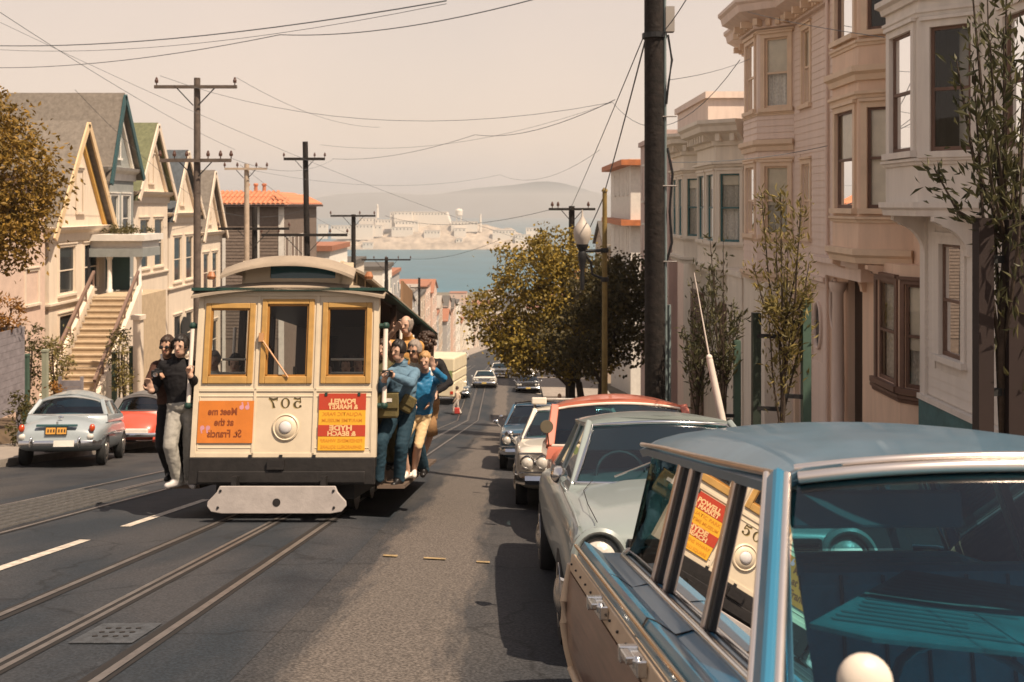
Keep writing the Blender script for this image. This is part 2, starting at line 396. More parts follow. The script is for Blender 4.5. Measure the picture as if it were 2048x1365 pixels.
# stone setts patch by the far track
rs = random.Random(4)
m_sett = mat('grey_sett', (.06, .056, .052), .85, var=.3, scale=10, bump=.4)
mesh_sett = None
for i in range(24):
    for j in range(7):
        if rs.random() < .02: continue
        if mesh_sett is None:
            mb = MB(); mb.hexa([(-.055, -.1, 0), (.055, -.1, 0), (.055, .1, 0), (-.055, .1, 0), (-.045, -.09, .02), (.045, -.09, .02), (.045, .09, .02), (-.045, .09, .02)]); mesh_sett = mb.mesh('sett', m_sett)
        o = link('sett', mesh_sett); x = -6.32 + .155 * j + rs.uniform(-.01, .01); yy = 9.2 + .235 * i + (.11 if j % 2 else 0)
        o.location = (x, yy, zr(yy) + cross(x) + .003 - rs.uniform(0, .006)); o.rotation_euler = (-TH, 0, rs.uniform(-.08, .08)); o['kind'] = 'structure'
SETTS = [o for o in COL.objects if o.name.startswith('sett')]
tb = D.objects['track_bed']
for o in SETTS: o.parent = tb

# bay water, island, hills
m_water = mat('bay_water', (.022, .105, .150), .45, spec=.25, var=.25, scale=.02, bump=1.0, bscale=.25)
mb = MB(); mb.poly([(-7000, 930, -85), (7000, 930, -85), (7000, 9000, -85), (-7000, 9000, -85)])
o = mb.build('water', m_water); o['kind'] = 'structure'
rs = random.Random(9)
def terrain(name, m, x0, x1, y0, y1, nx, ny, hf, base=-86):
    mb = MB(); g = []
    for j in range(ny + 1):
        for i in range(nx + 1):
            x = x0 + (x1 - x0) * i / nx; y = y0 + (y1 - y0) * j / ny; g.append((x, y, base + max(0, hf(i / nx, j / ny, x, y))))
    mb.v = g
    for j in range(ny):
        for i in range(nx):
            a = j * (nx + 1) + i; mb.f.append((a, a + 1, a + nx + 2, a + nx + 1)); mb.m.append(0)
    o = mb.build(name, m, smooth=60); o['kind'] = 'structure'; return o
from mathutils import noise as NZ
def isl(u, v, x, y):
    e = min(1, 6 * u, 6 * (1 - u)); pr = (.55 + .45 * math.exp(-((u - .55) / .3) ** 2)) * e
    s = min(1, v * 2.6); s = .25 * (v > .04) + .75 * s * s * (3 - 2 * s)
    return 46 * pr * s * (1 + .25 * NZ.noise(V((x * .03, y * .03, 0)))) + 3 * NZ.noise(V((x * .12, y * .12, 3)))
terrain('island', mat('island_rock', (.34, .28, .22), .95, var=.45, scale=.06), -395, 75, 1890, 2110, 90, 40, isl)
def hill(u, v, x, y):
    x, y = x / 1.5, y / 1.5
    a = math.exp(-((x + 820) / 330) ** 2) * 1.0; b = math.exp(-((x - 250) / 600) ** 2) * 1.15; c = math.exp(-((x + 250) / 500) ** 2) * .75
    return 1.42 * (a * 105 + b * 125 + c * 80) * math.sin(PI * v) * (1 + .25 * NZ.noise(V((x * .003, y * .003, 1)))) - 4
terrain('hills', mat('far_hills', (.075, .095, .11), .95, var=.3, scale=.004), -3900, 3900, 6500, 8300, 90, 16, hill)

m_isl = mat('island_building_paint', (.66, .60, .52), .8)
def ibld(px0, px1, py0, py1, y, label, depth=20, name='island_building', taper=0, wins=True, cat='building', g='low buildings on the island'):
    x0, x1 = (px0 - CX) * y / FPX, (px1 - CX) * y / FPX; z1, z0 = zat(py0, y), zat(py1, y) - 8
    e = empty(name, ((x0 + x1) / 2, y, z0), label, cat, g); W = x1 - x0; H = z1 - z0
    mb = MB(); t = taper * W
    mb.hexa([(-W / 2, 0, 0), (W / 2 + t, 0, 0), (W / 2 + t, depth, 0), (-W / 2, depth, 0), (-W / 2, 0, H), (W / 2, 0, H), (W / 2, depth, H), (-W / 2, depth, H)])
    mb.build('wall', m_isl, e)
    mb = MB(); mb.box((0, depth / 2, H + .4), (W + .8, depth + .8, .8)); mb.build('roof', mat('island_roof', (.5, .44, .38), .8), e)
    if wins:
        k = max(2, int(W / 6))
        wm = MB()
        for i in range(k):
            x = -W / 2 + W * (i + .5) / k; wm.bx(x - .9, x + .9, -.12, -.02, H - 8 + 3, H - 8 + 6.0) if H > 12 else wm.bx(x - .7, x + .7, -.12, -.02, H * .5, H * .5 + 2)
        wm.build('window', m_darkglass, e)
ibld(780, 893, 425, 452, 1965, 'long pale cell block on the crest of the island', 60, 'cell_block', .10, True, 'prison building', None)
ibld(788, 824, 424, 438, 1955, 'pale square block standing against the long cell block', 12, 'cell_block_annex', 0, True, 'prison building', None)
LB = [(636, 654, 450, 470), (662, 702, 452, 470), (704, 746, 450, 472), (747, 764, 452, 466), (718, 752, 437, 448), (750, 782, 440, 450), (790, 836, 443, 456),
      (783, 826, 455, 466), (902, 955, 444, 456), (908, 932, 457, 470), (985, 1030, 461, 474), (1030, 1062, 470, 484), (725, 746, 486, 498), (912, 925, 478, 490), (848, 880, 462, 472), (1052, 1078, 457, 476)]
ORDI = sorted(range(len(LB)), key=lambda i: LB[i][0])
NTH = ['first', 'second', 'third', 'fourth', 'fifth', 'sixth', 'seventh', 'eighth', 'eighth from the right', 'seventh from the right', 'sixth from the right', 'fifth from the right', 'fourth from the right', 'third from the right', 'second from the right', 'farthest right']
for k, (a, b, c, d) in enumerate(LB):
    ibld(a, b, c, d, 1955 - (d - 440) * 1.0, '%s pale building on the island slope, %s' % ('long low' if b - a > 40 else 'small', NTH[ORDI.index(k)] + (' from the left' if ORDI.index(k) < 8 else '')), 14)
e = empty('lighthouse', ((755 - CX) * 1960 / FPX, 1960, zat(428, 1960)), 'slim pale lighthouse tower rising beside the cell block', 'lighthouse')
mb = MB(); mb.lathe([(3.0, -8), (2.2, 14)], n=8); mb.build('tower', m_isl, e); mb = MB(); mb.lathe([(2.8, 14), (2.8, 14.6), (1.5, 14.7), (1.5, 17), (1.8, 17.2), (0.1, 19)], n=8); mb.build('lantern', m_isl, e)
e = empty('water_tower', ((918 - CX) * 1960 / FPX, 1960, zat(446, 1960)), 'round water tank on legs standing on the island skyline', 'water tower')
mb = MB(); mb.lathe([(1, 13), (6.8, 15), (7.2, 24), (5, 27), (.2, 28)], n=14); mb.build('tank', m_isl, e)
for sx, sy in ((-1, -1), (1, -1), (1, 1), (-1, 1)):
    mb = MB(); mb.tube((5 * sx, 5 * sy, -8), (4 * sx, 4 * sy, 15), .6, n=5); mb.build('leg', m_isl, e)
e = empty('chimney', ((961 - CX) * 1950 / FPX, 1950, zat(456, 1950)), 'tall plain chimney stack right of the water tower', 'chimney')
mb = MB(); mb.lathe([(2.4, -8), (1.7, 26)], n=10); mb.build('stack', m_isl, e)
mb = MB(); mb.lathe([(2.0, 26), (2.0, 27)], n=10); mb.build('cap', m_isl, e)
# ================================================================== building helpers
def frame(p, q):
    u = V((q[0] - p[0], q[1] - p[1])); W = u.length; u /= W
    return (p[0], p[1]), (u.x, u.y), (-u.y, u.x), W
def wall(mb, p, q, z0, z1, holes=(), reveal=.13, mi=0, room=None):
    p0, u, n, W = frame(p, q)
    us = sorted({0, W, *[min(W, max(0, h[k])) for h in holes for k in (0, 1)]}); zs = sorted({z0, z1, *[h[k] for h in holes for k in (2, 3)]})
    P = lambda a, d, z: (p0[0] + u[0] * a + n[0] * d, p0[1] + u[1] * a + n[1] * d, z)
    for a, b in zip(us, us[1:]):
        for c, d in zip(zs, zs[1:]):
            ma, mz = (a + b) / 2, (c + d) / 2
            if any(h[0] < ma < h[1] and h[2] < mz < h[3] for h in holes): continue
            mb.poly([P(a, 0, c), P(b, 0, c), P(b, 0, d), P(a, 0, d)], mi)
    for a, b, c, d in holes:
        r = -reveal
        mb.poly([P(a, 0, c), P(a, r, c), P(b, r, c), P(b, 0, c)], mi); mb.poly([P(a, 0, d), P(b, 0, d), P(b, r, d), P(a, r, d)], mi)
        mb.poly([P(a, 0, c), P(a, 0, d), P(a, r, d), P(a, r, c)], mi); mb.poly([P(b, 0, c), P(b, r, c), P(b, r, d), P(b, 0, d)], mi)
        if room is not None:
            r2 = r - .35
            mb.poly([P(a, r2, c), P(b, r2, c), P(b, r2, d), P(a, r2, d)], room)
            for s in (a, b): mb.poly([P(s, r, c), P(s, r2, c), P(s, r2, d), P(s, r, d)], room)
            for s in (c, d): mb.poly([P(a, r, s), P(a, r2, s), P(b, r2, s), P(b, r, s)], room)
def window(house, p, q, a, b, c, d, trim, sash, cas=.10, blind=0.0, blindm=None, curtain=False, glass=None, simple=False, sill=True, off=0.0):
    """double hung window in the hole a..b, c..d of the wall p-q: casing, sash, panes, blind, sill"""
    p0, u, n, W = frame(p, q); mb = MB()
    B = lambda m, *k: m.obox(p0, u, n, *k)
    pr = .035 + off
    B(mb, a - cas, a, off, pr, c - .0, d + cas); B(mb, b, b + cas, off, pr, c - .0, d + cas); B(mb, a, b, off, pr, d, d + cas)
    if not simple: B(mb, a - cas - .03, b + cas + .03, off, pr + .04, d + cas, d + cas + .05)
    o = mb.build('window', trim, house)
    if sill:
        mb = MB(); B(mb, a - cas - .04, b + cas + .04, off, pr + .06, c - .09, c - .001); mb.build('sill', trim, o)
    mid = (c + d) / 2; t = .045
    mb = MB()
    B(mb, a, a + t, -.075, -.03, c, d); B(mb, b - t, b, -.075, -.03, c, d); B(mb, a + t, b - t, -.075, -.03, d - t, d); B(mb, a + t, b - t, -.075, -.03, c, c + t * 1.4)
    B(mb, a + t, b - t, -.085, -.025, mid - t / 2, mid + t / 2)
    mb.build('sash', sash, o)
    g = glass or m_glass
    P = lambda s, dd, z: (p0[0] + u[0] * s + n[0] * dd, p0[1] + u[1] * s + n[1] * dd, z)
    for z0, z1, dd in ((c + t, mid, -.055), (mid, d - t, -.045)):
        mb = MB(); mb.poly([P(a + t, dd, z0), P(b - t, dd, z0), P(b - t, dd, z1), P(a + t, dd, z1)]); mb.build('pane', g, o)
    if blind > 0:
        mb = MB(); zb = d - (d - c) * blind; k = 8
        B(mb, a + .02, b - .02, -.098, -.092, zb, d - .01); B(mb, a + .02, b - .02, -.105, -.088, zb - .03, zb)
        mb.build('blind', blindm or mat('cream_blind', (.78, .70, .58), .8), o)
    if curtain:
        mb = MB(); k = 14; pts = []
        for s in range(k + 1): pts.append((a + .02 + (b - a - .04) * s / k, -.16 + .02 * math.sin(s * 2.4)))
        for (s0, d0), (s1, d1) in zip(pts, pts[1:]):
            mb.poly([P(s0, d0, c), P(s1, d1, c), P(s1, d1, d), P(s0, d0, d)])
        mb.build('curtain', mat('lace_curtain', (.62, .58, .52), .9, var=.25, scale=20), o, smooth=180)
    return o
def offset(pts, d):
    out = []
    for i, p in enumerate(pts):
        ns = []
        if i > 0: ns.append(frame(pts[i - 1], p)[2])
        if i < len(pts) - 1: ns.append(frame(p, pts[i + 1])[2])
        if len(ns) == 1: out.append((p[0] + ns[0][0] * d, p[1] + ns[0][1] * d))
        else:
            a = V(ns[0]) + V(ns[1]); a = a / max(.3, a.length_squared) * 2 * d; out.append((p[0] + a.x, p[1] + a.y))
    return out
def mould(mb, pts, prof, mi=0):
    """sweep a profile [(projection, z)] along a plan polyline"""
    rings = []
    rows = [offset(pts, d) for d, z in prof]
    for k in range(len(pts)): rings.append([(rows[j][k][0], rows[j][k][1], prof[j][1]) for j in range(len(prof))])
    mb.loft(rings, mi)
BOARD = {}
def boards(house, p, q, z0, z1, pitch, m, holes=(), thick=.022):
    p0, u, n, W = frame(p, q); key = (pitch, m.name, thick)
    if key not in BOARD:
        mb = MB(); mb.hexa([(0, 0, 0), (1, 0, 0), (1, thick, 0), (0, thick, 0), (0, 0, pitch), (1, 0, pitch), (1, .006, pitch), (0, .006, pitch)]); BOARD[key] = mb.mesh('board', m)
    ang = math.atan2(u[1], u[0]); z = z0
    while z < z1 - .02:
        iv = [(0.0, W)]
        for h in holes:
            if h[2] < z + pitch and h[3] > z:
                nv = []
                for a, b in iv:
                    if h[1] <= a or h[0] >= b: nv.append((a, b))
                    else:
                        if h[0] > a: nv.append((a, h[0]))
                        if h[1] < b: nv.append((h[1], b))
                iv = nv
        for a, b in iv:
            if b - a < .03: continue
            o = link('board', BOARD[key], house); o.location = (p0[0] + u[0] * a, p0[1] + u[1] * a, z); o.rotation_euler = (0, 0, ang); o.scale = (b - a, 1, min(pitch, z1 - z) / pitch)
        z += pitch
def grow(h, e): return (h[0] - e, h[1] + e, h[2] - .09, h[3] + e + .05)
def corbel(house, p, n, zt, dep, hgt, wid, m):
    """curved bracket under a bay"""
    pts = [(0, zt), (dep, zt), (dep, zt - .07), (dep * .8, zt - .12)]
    for k in range(7):
        t = k / 6; pts.append((dep * (.78 - .66 * math.sin(t * PI / 2)), zt - .14 - (hgt - .14) * (1 - math.cos(t * PI / 2)) ** .8))
    pts.append((0, zt - hgt)); u = (-n[1], n[0]); mb = MB()
    A = [(p[0] + n[0] * d - u[0] * wid / 2, p[1] + n[1] * d - u[1] * wid / 2, z) for d, z in pts]
    mb.prism(A, (u[0] * wid, u[1] * wid, 0)); return mb.build('bracket', m, house)
def oval(house, p, q, a, z, ra, rz_, trim, glass):
    p0, u, n, W = frame(p, q); mb = MB(); k = 28
    P = lambda s, d, zz: (p0[0] + u[0] * s + n[0] * d, p0[1] + u[1] * s + n[1] * d, zz)
    rings = []
    for f, d in ((1.28, .0), (1.28, .05), (1.12, .07), (1.0, .045), (1.0, .0)):
        rings.append([P(a + ra * f * math.cos(2 * PI * j / k), d, z + (rz_ + ra * (f - 1)) * math.sin(2 * PI * j / k)) for j in range(k)])
    mb.loft(rings, 0, False, False); o = mb.build('oval_window', trim, house, smooth=40)
    mb = MB(); mb.poly([P(a + ra * math.cos(2 * PI * j / k), .012, z + rz_ * math.sin(2 * PI * j / k)) for j in range(k)]); mb.build('pane', glass, o)

# ================================================================== houses on the right
m_w1 = mat('grey_white_paint', (.68, .625, .56), .65, var=.10, bump=.15, bscale=18)
m_tan = mat('tan_house_paint', (.72, .525, .39), .65, var=.10, bump=.15, bscale=18)
m_pink = mat('pink_house_paint', (.72, .575, .485), .65, var=.10, bump=.15, bscale=18)
m_h4 = mat('ivory_house_paint', (.72, .65, .545), .65, var=.10, bump=.15, bscale=18)
m_tantrim = mat('ochre_trim', (.70, .53, .38), .6, var=.1)
m_browntrim = mat('brown_trim', (.15, .085, .06), .55, var=.2)
m_bluesash = mat('blue_grey_sash', (.10, .18, .22), .5)
m_tealp = mat('teal_plinth_paint', (.06, .15, .16), .6, var=.25, bump=.4, bscale=30)
m_roofgrey = mat('tar_roof', (.07, .065, .06), .9)
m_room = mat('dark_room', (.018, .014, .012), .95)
m_blueblind = mat('pale_blue_blind', (.45, .55, .58), .8)

def shell(house, F, y0, y1, z0, zt, depth, m, holes, door=None):
    """facade with holes, side walls, back and flat roof"""
    mb = MB(); p, q = (F, y0), (F, y1)
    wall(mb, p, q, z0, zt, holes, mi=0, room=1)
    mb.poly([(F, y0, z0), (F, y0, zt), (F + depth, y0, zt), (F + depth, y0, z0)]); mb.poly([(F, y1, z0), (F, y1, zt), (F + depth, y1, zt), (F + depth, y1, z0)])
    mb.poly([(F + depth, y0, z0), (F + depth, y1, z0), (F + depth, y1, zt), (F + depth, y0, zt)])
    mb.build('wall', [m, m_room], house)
    mb = MB(); mb.bx(F - .05, F + depth, y0, y1, zt, zt + .12); mb.build('roof', m_roofgrey, house)
def bay(house, pts, z0, z1, m, wins, trim, sash, moulds, cas=.09, siding=None, bl=None):
    """wins: list of (face index, u0 frac, u1 frac, z0, z1, blind, curtain)"""
    mb = MB()
    for i in range(len(pts) - 1):
        p, q = pts[i], pts[i + 1]; W = (V(q) - V(p)).length
        hs = [(w_[1] * W, w_[2] * W, w_[3], w_[4]) for w_ in wins if w_[0] == i]
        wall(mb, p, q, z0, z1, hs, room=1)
        if siding:
            bz = [z for z in siding]
            for za, zb in bz: boards(house, p, q, za, zb, .15, m, [grow(h, cas + .02) for h in hs])
    mb.poly([(x, y, z0) for x, y in pts]); mb.poly([(x, y, z1) for x, y in pts])
    mb.build('bay', [m, m_room], house)
    for (i, a, b, c, d, blind, cur) in wins:
        W = (V(pts[i + 1]) - V(pts[i])).length
        window(house, pts[i], pts[i + 1], a * W, b * W, c, d, trim, sash, cas=min(cas, a * W * .85, (1 - b) * W * .85), blind=blind, curtain=cur, blindm=bl)
    for prof in moulds:
        mb = MB(); mould(mb, pts, prof); mb.build('moulding', m if len(prof) > 6 else trim, house)
def belt(z0, z1, d): return [(0.002, z0), (d * .4, z0), (d * .55, z0 + (z1 - z0) * .4), (d, z0 + (z1 - z0) * .6), (d, z1), (0.002, z1)]

# --- house nearest the camera, grey white
h1 = empty('town_house', (6.3, 10.8, gz(6.3, 10.8)), 'grey white house nearest at right with a wide dark bay window', 'house')
def W_(house, x, y, z): return house
def localise(e):
    """children built in world space: hang them on the empty without moving them"""
    for o in list(e.children):
        o.matrix_parent_inverse = M.Translation(-e.location)
F1 = 6.3
holes1 = [(11.3 - 5.5, 12.78 - 5.5, .72, 2.4), (13.98 - 5.5, 14.70 - 5.5, -2.2, -.57)]
shell(h1, F1, 5.5, 15.3, -6, 3.75, 8, m_w1, holes1)
window(h1, (F1, 5.5), (F1, 15.3), *holes1[0], m_w1, m_browntrim, .1)
window(h1, (F1, 5.5), (F1, 15.3), *holes1[1], m_w1, m_browntrim, .12, curtain=True)
b1 = [(6.3, 13.45), (5.68, 13.98), (5.68, 15.2), (6.3, 15.5)]
bay(h1, b1, -.12, 3.75, m_w1, [(0, .14, .80, .74, 2.46, 0, False), (1, .16, .82, .76, 2.48, .5, False)],
    m_w1, m_browntrim, [belt(-.16, .04, .09), belt(.56, .65, .07), belt(2.62, 2.72, .05), belt(2.86, 3.06, .14), [(0.002, 3.3), (.04, 3.3), (.06, 3.36), (.06, 3.4), (0.002, 3.4)]], cas=.10, bl=m_blueblind)
for yy in (13.75, 15.2): corbel(h1, (6.3, yy), (-1, 0), -.16, .52, .55, .12, m_w1)
mb = MB(); mb.bx(6.22, 6.3, 5.5, 15.3, -6, -2.95); mb.bx(6.19, 6.3, 5.5, 15.3, -2.95, -2.87, 1); mb.build('plinth', [m_tealp, m_w1], h1)
mb = MB(); mb.bx(6.24, 6.3, 15.12, 15.3, -2.87, 3.75); mb.build('corner_board', m_w1, h1)
boards(h1, (6.297, 12.9), (6.297, 15.12), -2.85, -.2, .14, m_w1, [(13.98 - 12.9 - .16, 14.7 - 12.9 + .16, -2.32, -.40)], thick=.016)
localise(h1)

# --- tan house
h2 = empty('town_house', (6.5, 17.9, gz(6.5, 17.9)), 'tan house with stacked bays and a column by its dark door', 'house')
F2 = 6.5; z2g = -6.2
dr = (18.55 - 15.3, 19.32 - 15.3, z2g, -1.36)
shell(h2, F2, 15.3, 20.5, -6.4, 4.7, 8, m_tan, [dr])
b2 = [(6.5, 16.2), (5.8, 16.75), (5.8, 18.1), (6.5, 18.6)]
bay(h2, b2, -.95, 4.7, m_tan, [(0, .17, .83, -.06, 1.62, .95, False), (1, .15, .85, -.06, 1.62, .55, False), (0, .17, .83, 2.9, 4.5, .4, False), (1, .15, .85, 2.9, 4.5, .6, False)],
    m_tantrim, m_browntrim, [belt(-.98, -.74, .12), belt(-.30, -.20, .07), belt(1.78, 1.90, .08), belt(2.08, 2.32, .14), belt(2.66, 2.76, .06)], cas=.10)
b2l = [(6.5, 15.32), (6.13, 15.8), (6.13, 16.95), (6.5, 17.3)]
bay(h2, b2l, -6.3, -.951, m_tan, [(0, .16, .86, -2.88, -1.25, .62, True), (1, .14, .84, -2.88, -1.25, .0, True)], m_browntrim, m_browntrim, [belt(-3.12, -3.0, .06)], cas=.09)
for yy in (16.6, 18.4): corbel(h2, (6.5, yy), (-1, 0), -1.0, .62, .6, .13, m_tan)
mb = MB(); mb.lathe([(.16, -4.9), (.16, -4.8), (.115, -4.74), (.125, -3.6), (.105, -1.72), (.14, -1.66), (.17, -1.58), (.17, -1.5)], (6.33, 19.42, 0), n=18); mb.build('column', m_pink, h2, smooth=40)
mb = MB(); mb.bx(6.1, 6.5, 17.5, 20.4, -1.36, -1.12); mb.bx(6.02, 6.5, 17.4, 20.45, -1.12, -1.02); mb.build('door_hood', m_pink, h2)
mb = MB(); mb.bx(6.16, 6.5, 19.2, 19.64, -6.2, -4.9); mb.bx(6.2, 6.5, 17.6, 18.5, -6.2, -4.6); mb.build('step_wall', m_tealp, h2)
mb = MB(); mb.bx(6.62, 6.66, 18.57, 19.30, -5.0, -1.4); dd = mb.build('door', mat('dark_door', (.03, .018, .012), .4), h2); mb = MB(); mb.ball((6.6, 18.66, -3.4), .035); mb.build('handle', m_chrome, dd)
for k in range(5):
    mb = MB(); mb.bx(6.02 + .1 * k, 6.62, 18.56, 19.31, -6.1 + .2 * k, -5.9 + .2 * k); mb.build('step', m_walk, h2)
oval(h2, (F2, 15.3), (F2, 20.5), 20.08 - 15.3, -2.0, .2, .48, m_pink, m_darkglass)
mb = MB(); mb.tube((6.44, 20.46, -6), (6.44, 20.46, 4.7), .035); mb.build('drainpipe', m_pink, h2)
boards(h2, (6.497, 17.3), (6.497, 20.4), -.9, 4.6, .155, m_pink, [], .018)
localise(h2)

# --- pink house with dentil cornice
h3 = empty('town_house', (6.5, 24.2, gz(6.5, 24.2)), 'pink clapboard house with a dentil cornice over its rounded bay', 'house')
F3 = 6.5
hf = [(21.78 - 20.5, 22.36 - 20.5, -.71, .90), (21.78 - 20.5, 22.36 - 20.5, 2.22, 3.88), (21.86 - 20.5, 22.58 - 20.5, -7.3, -2.0)]
shell(h3, F3, 20.52, 27.9, -7.5, 4.75, 8, m_pink, [(a - .02, b - .02, c, d) for a, b, c, d in hf])
for k in (0, 1): window(h3, (F3, 20.52), (F3, 27.9), hf[k][0] - .02, hf[k][1] - .02, hf[k][2], hf[k][3], m_tantrim, m_tantrim, .11, blind=.45, curtain=True)
b3 = [(6.5, 23.0), (5.8, 23.6), (5.8, 25.0), (6.5, 25.6)]
bay(h3, b3, -1.78, 4.76, m_pink, [(0, .17, .80, -.70, .90, .55, True), (1, .2, .8, -.70, .90, .5, True), (0, .17, .80, 2.26, 3.9, .5, True), (1, .2, .8, 2.26, 3.9, .45, True)],
    m_tantrim, m_tantrim, [belt(-1.8, -1.6, .10), belt(-.86, -.79, .05), belt(1.02, 1.12, .05), belt(1.26, 1.52, .13), belt(2.09, 2.17, .05), belt(4.02, 4.10, .05)], cas=.10,
    siding=[(-1.58, -.88), (1.54, 2.08)])
cpts = [(6.5, 20.5), (6.5, 23.0), (5.8, 23.6), (5.8, 25.0), (6.5, 25.6), (6.5, 27.9)]
mb = MB(); mould(mb, cpts, [(.002, 4.12), (.10, 4.14), (.12, 4.3), (.20, 4.34), (.42, 4.46), (.50, 4.5), (.54, 4.66), (.60, 4.72), (.60, 4.80), (.002, 4.80)]); mb.build('cornice', m_pink, h3)
for i in range(len(cpts) - 1):
    p0, u, n, W = frame(cpts[i], cpts[i + 1]); k = int(W / .20)
    for j in range(k):
        a = (j + .5) * W / k; o = MB(); o.obox(p0, u, n, a - .055, a + .055, .11, .19 if j % 3 else .38, 4.18, 4.33); o.build('dentil', m_tantrim, h3)
boards(h3, (6.497, 20.55), (6.497, 22.98), -1.5, 4.1, .155, m_pink, [(h[0] - .18, h[1] + .12, h[2] - .1, h[3] + .18) for h in hf], .018)
boards(h3, (6.497, 20.55), (6.497, 22.98), -7.2, -1.72, .155, m_pink, [(hf[2][0] - .2, hf[2][1] + .12, -9, -1.85), (.3, 1.05, -3.2, -1.9)], .018)
mb = MB(); mould(mb, [(6.5, 20.52), (6.5, 23.0)], belt(-1.72, -1.5, .12)); mb.build('moulding', m_pink, h3)
mb = MB(); mb.bx(6.4, 6.5, 21.68, 21.8, -7.2, -1.9); mb.bx(6.4, 6.5, 22.62, 22.74, -7.2, -1.9); mb.bx(6.36, 6.5, 21.62, 22.8, -1.9, -1.76); mb.build('door_surround', m_tantrim, h3)
mb = MB(); mb.bx(6.6, 6.64, 21.88, 22.56, -6.4, -2.1); dd = mb.build('door', D.materials['dark_door'], h3); mb = MB(); mb.ball((6.58, 21.97, -4.6), .04); mb.build('handle', m_chrome, dd)
oval(h3, (F3, 20.52), (F3, 27.9), 21.16 - 20.52, -2.55, .19, .46, m_pink, m_darkglass)
mb = MB(); mb.bx(5.98, 6.5, 26.0, 27.85, -7.6, -1.9); mb.bx(5.92, 6.5, 25.9, 27.9, -1.9, -1.76); mb.build('entry_wall', m_h4, h3)
mb = MB(); mb.bx(5.86, 6.5, 23.2, 25.3, -7.6, -1.8); mb.build('garage_wall', m_h4, h3)
localise(h3)

# --- ivory house with bracketed cornice
h4 = empty('town_house', (6.5, 32.5, gz(6.5, 32.5)), 'ivory two storey house with bracketed cornice and teal window frames', 'house')
m_tealsash = mat('teal_sash', (.045, .14, .15), .5)
shell(h4, 6.5, 27.92, 37.9, -9, 2.1, 8, m_h4, [])
for pts, n in (([(6.5, 27.94), (5.8, 28.5), (5.8, 31.3), (6.5, 31.9)], 2), ([(6.5, 33.2), (5.8, 33.8), (5.8, 36.2), (6.5, 36.8)], 2)):
    bay(h4, pts, -1.95, 2.1, m_h4, [(0, .16, .84, -1.05, .88, .15, True), (1, .08, .42, -1.05, .88, .2, True), (1, .58, .92, -1.05, .88, .2, True)], m_h4, m_tealsash,
        [belt(-1.98, -1.75, .12), belt(-1.24, -1.14, .07), belt(1.08, 1.22, .14)], cas=.10)
cp = [(6.5, 27.93), (5.8, 28.5), (5.8, 31.3), (6.5, 31.9), (6.5, 33.2), (5.8, 33.8), (5.8, 36.2), (6.5, 36.8), (6.5, 37.9)]
mb = MB(); mould(mb, cp, [(.002, 1.66), (.08, 1.68), (.1, 1.8), (.3, 1.98), (.46, 2.06), (.50, 2.2), (.58, 2.28), (.58, 2.38), (.002, 2.40)]); mb.build('cornice', m_h4, h4)
for i in range(len(cp) - 1):
    p0, u, n, W = frame(cp[i], cp[i + 1]); k = max(1, int(W / .38))
    for j in range(k):
        a = (j + .5) * W / k; o = MB(); o.obox(p0, u, n, a - .07, a + .07, .09, .34, 1.80, 2.0); o.build('bracket', m_h4, h4)
mb = MB()
for ya, yb in ((28.6, 31.0), (33.9, 36.0)): mb.bx(6.42, 6.5, ya, yb, -9, -3.0)
mb.build('garage_door', m_browntrim, h4)
p0 = ((6.5, 27.94), (6.5, 37.9))
window(h4, *p0, .7, 1.5, -5.4, -2.6, m_h4, m_tealsash, glass=m_darkglass, off=.02)
localise(h4)
# --- taller block and buildings further along
def block(x0, x1, y0, y1, z1, label, m, wins=(), parapet=.25, name='apartment_building', cat='building', trim=None, z0=None, group=None, roofm=None):
    zz = gz(x0, (y0 + y1) / 2) if z0 is None else z0
    e = empty(name, ((x0 + x1) / 2, (y0 + y1) / 2, zz), label, cat, group)
    mb = MB(); mb.bx(x0, x1, y0, y1, zz - 4, z1); mb.build('wall', m, e)
    mb = MB(); mb.bx(x0 - .12, x1 + .12, y0 - .12, y1 + .12, z1, z1 + parapet); mb.build('roof', roofm or m, e)
    for (p, q, a, b, c, d) in wins: window(e, p, q, a, b, c, d, trim or m_white, trim or m_white, .1, simple=True, glass=m_darkglass, off=.0)
    localise(e); return e
block(7.45, 11.5, 38.0, 45, 4.05, 'tall plain pinkish box rising behind the ivory house', m_pink, [((7.45, 38), (7.45, 45), 2, 3.2, 1.0, 2.8), ((7.45, 38), (7.45, 45), 4.5, 5.7, 1.0, 2.8)])
block(7.2, 12, 46, 56, 3.2, 'narrow pink house front beside the dark pole', mat('rose_house_paint', (.48, .36, .32), .7, var=.1), [((7.2, 46), (7.2, 56), 1 + 2.4 * k, 2.0 + 2.4 * k, z, z + 1.9) for k in range(4) for z in (.2, -3, -6.4)])
e = block(8.9, 15, 75, 90, 3.2, 'grey white building with two orange ledges beyond the trees', m_white, [((8.9, 75), (8.9, 90), 1.5 + 3 * k, 2.7 + 3 * k, z, z + 1.8) for k in range(4) for z in (.8, -3.6, -8)])
m_orange = mat('orange_tile', (.42, .14, .05), .7, var=.2)
for z in (2.95, -1.55):
    mb = MB(); mb.bx(8.1, 15.2, 74.2, 90.4, z, z + .42); o = mb.build('ledge', m_orange, e); o.matrix_parent_inverse = M.Translation(-e.location)
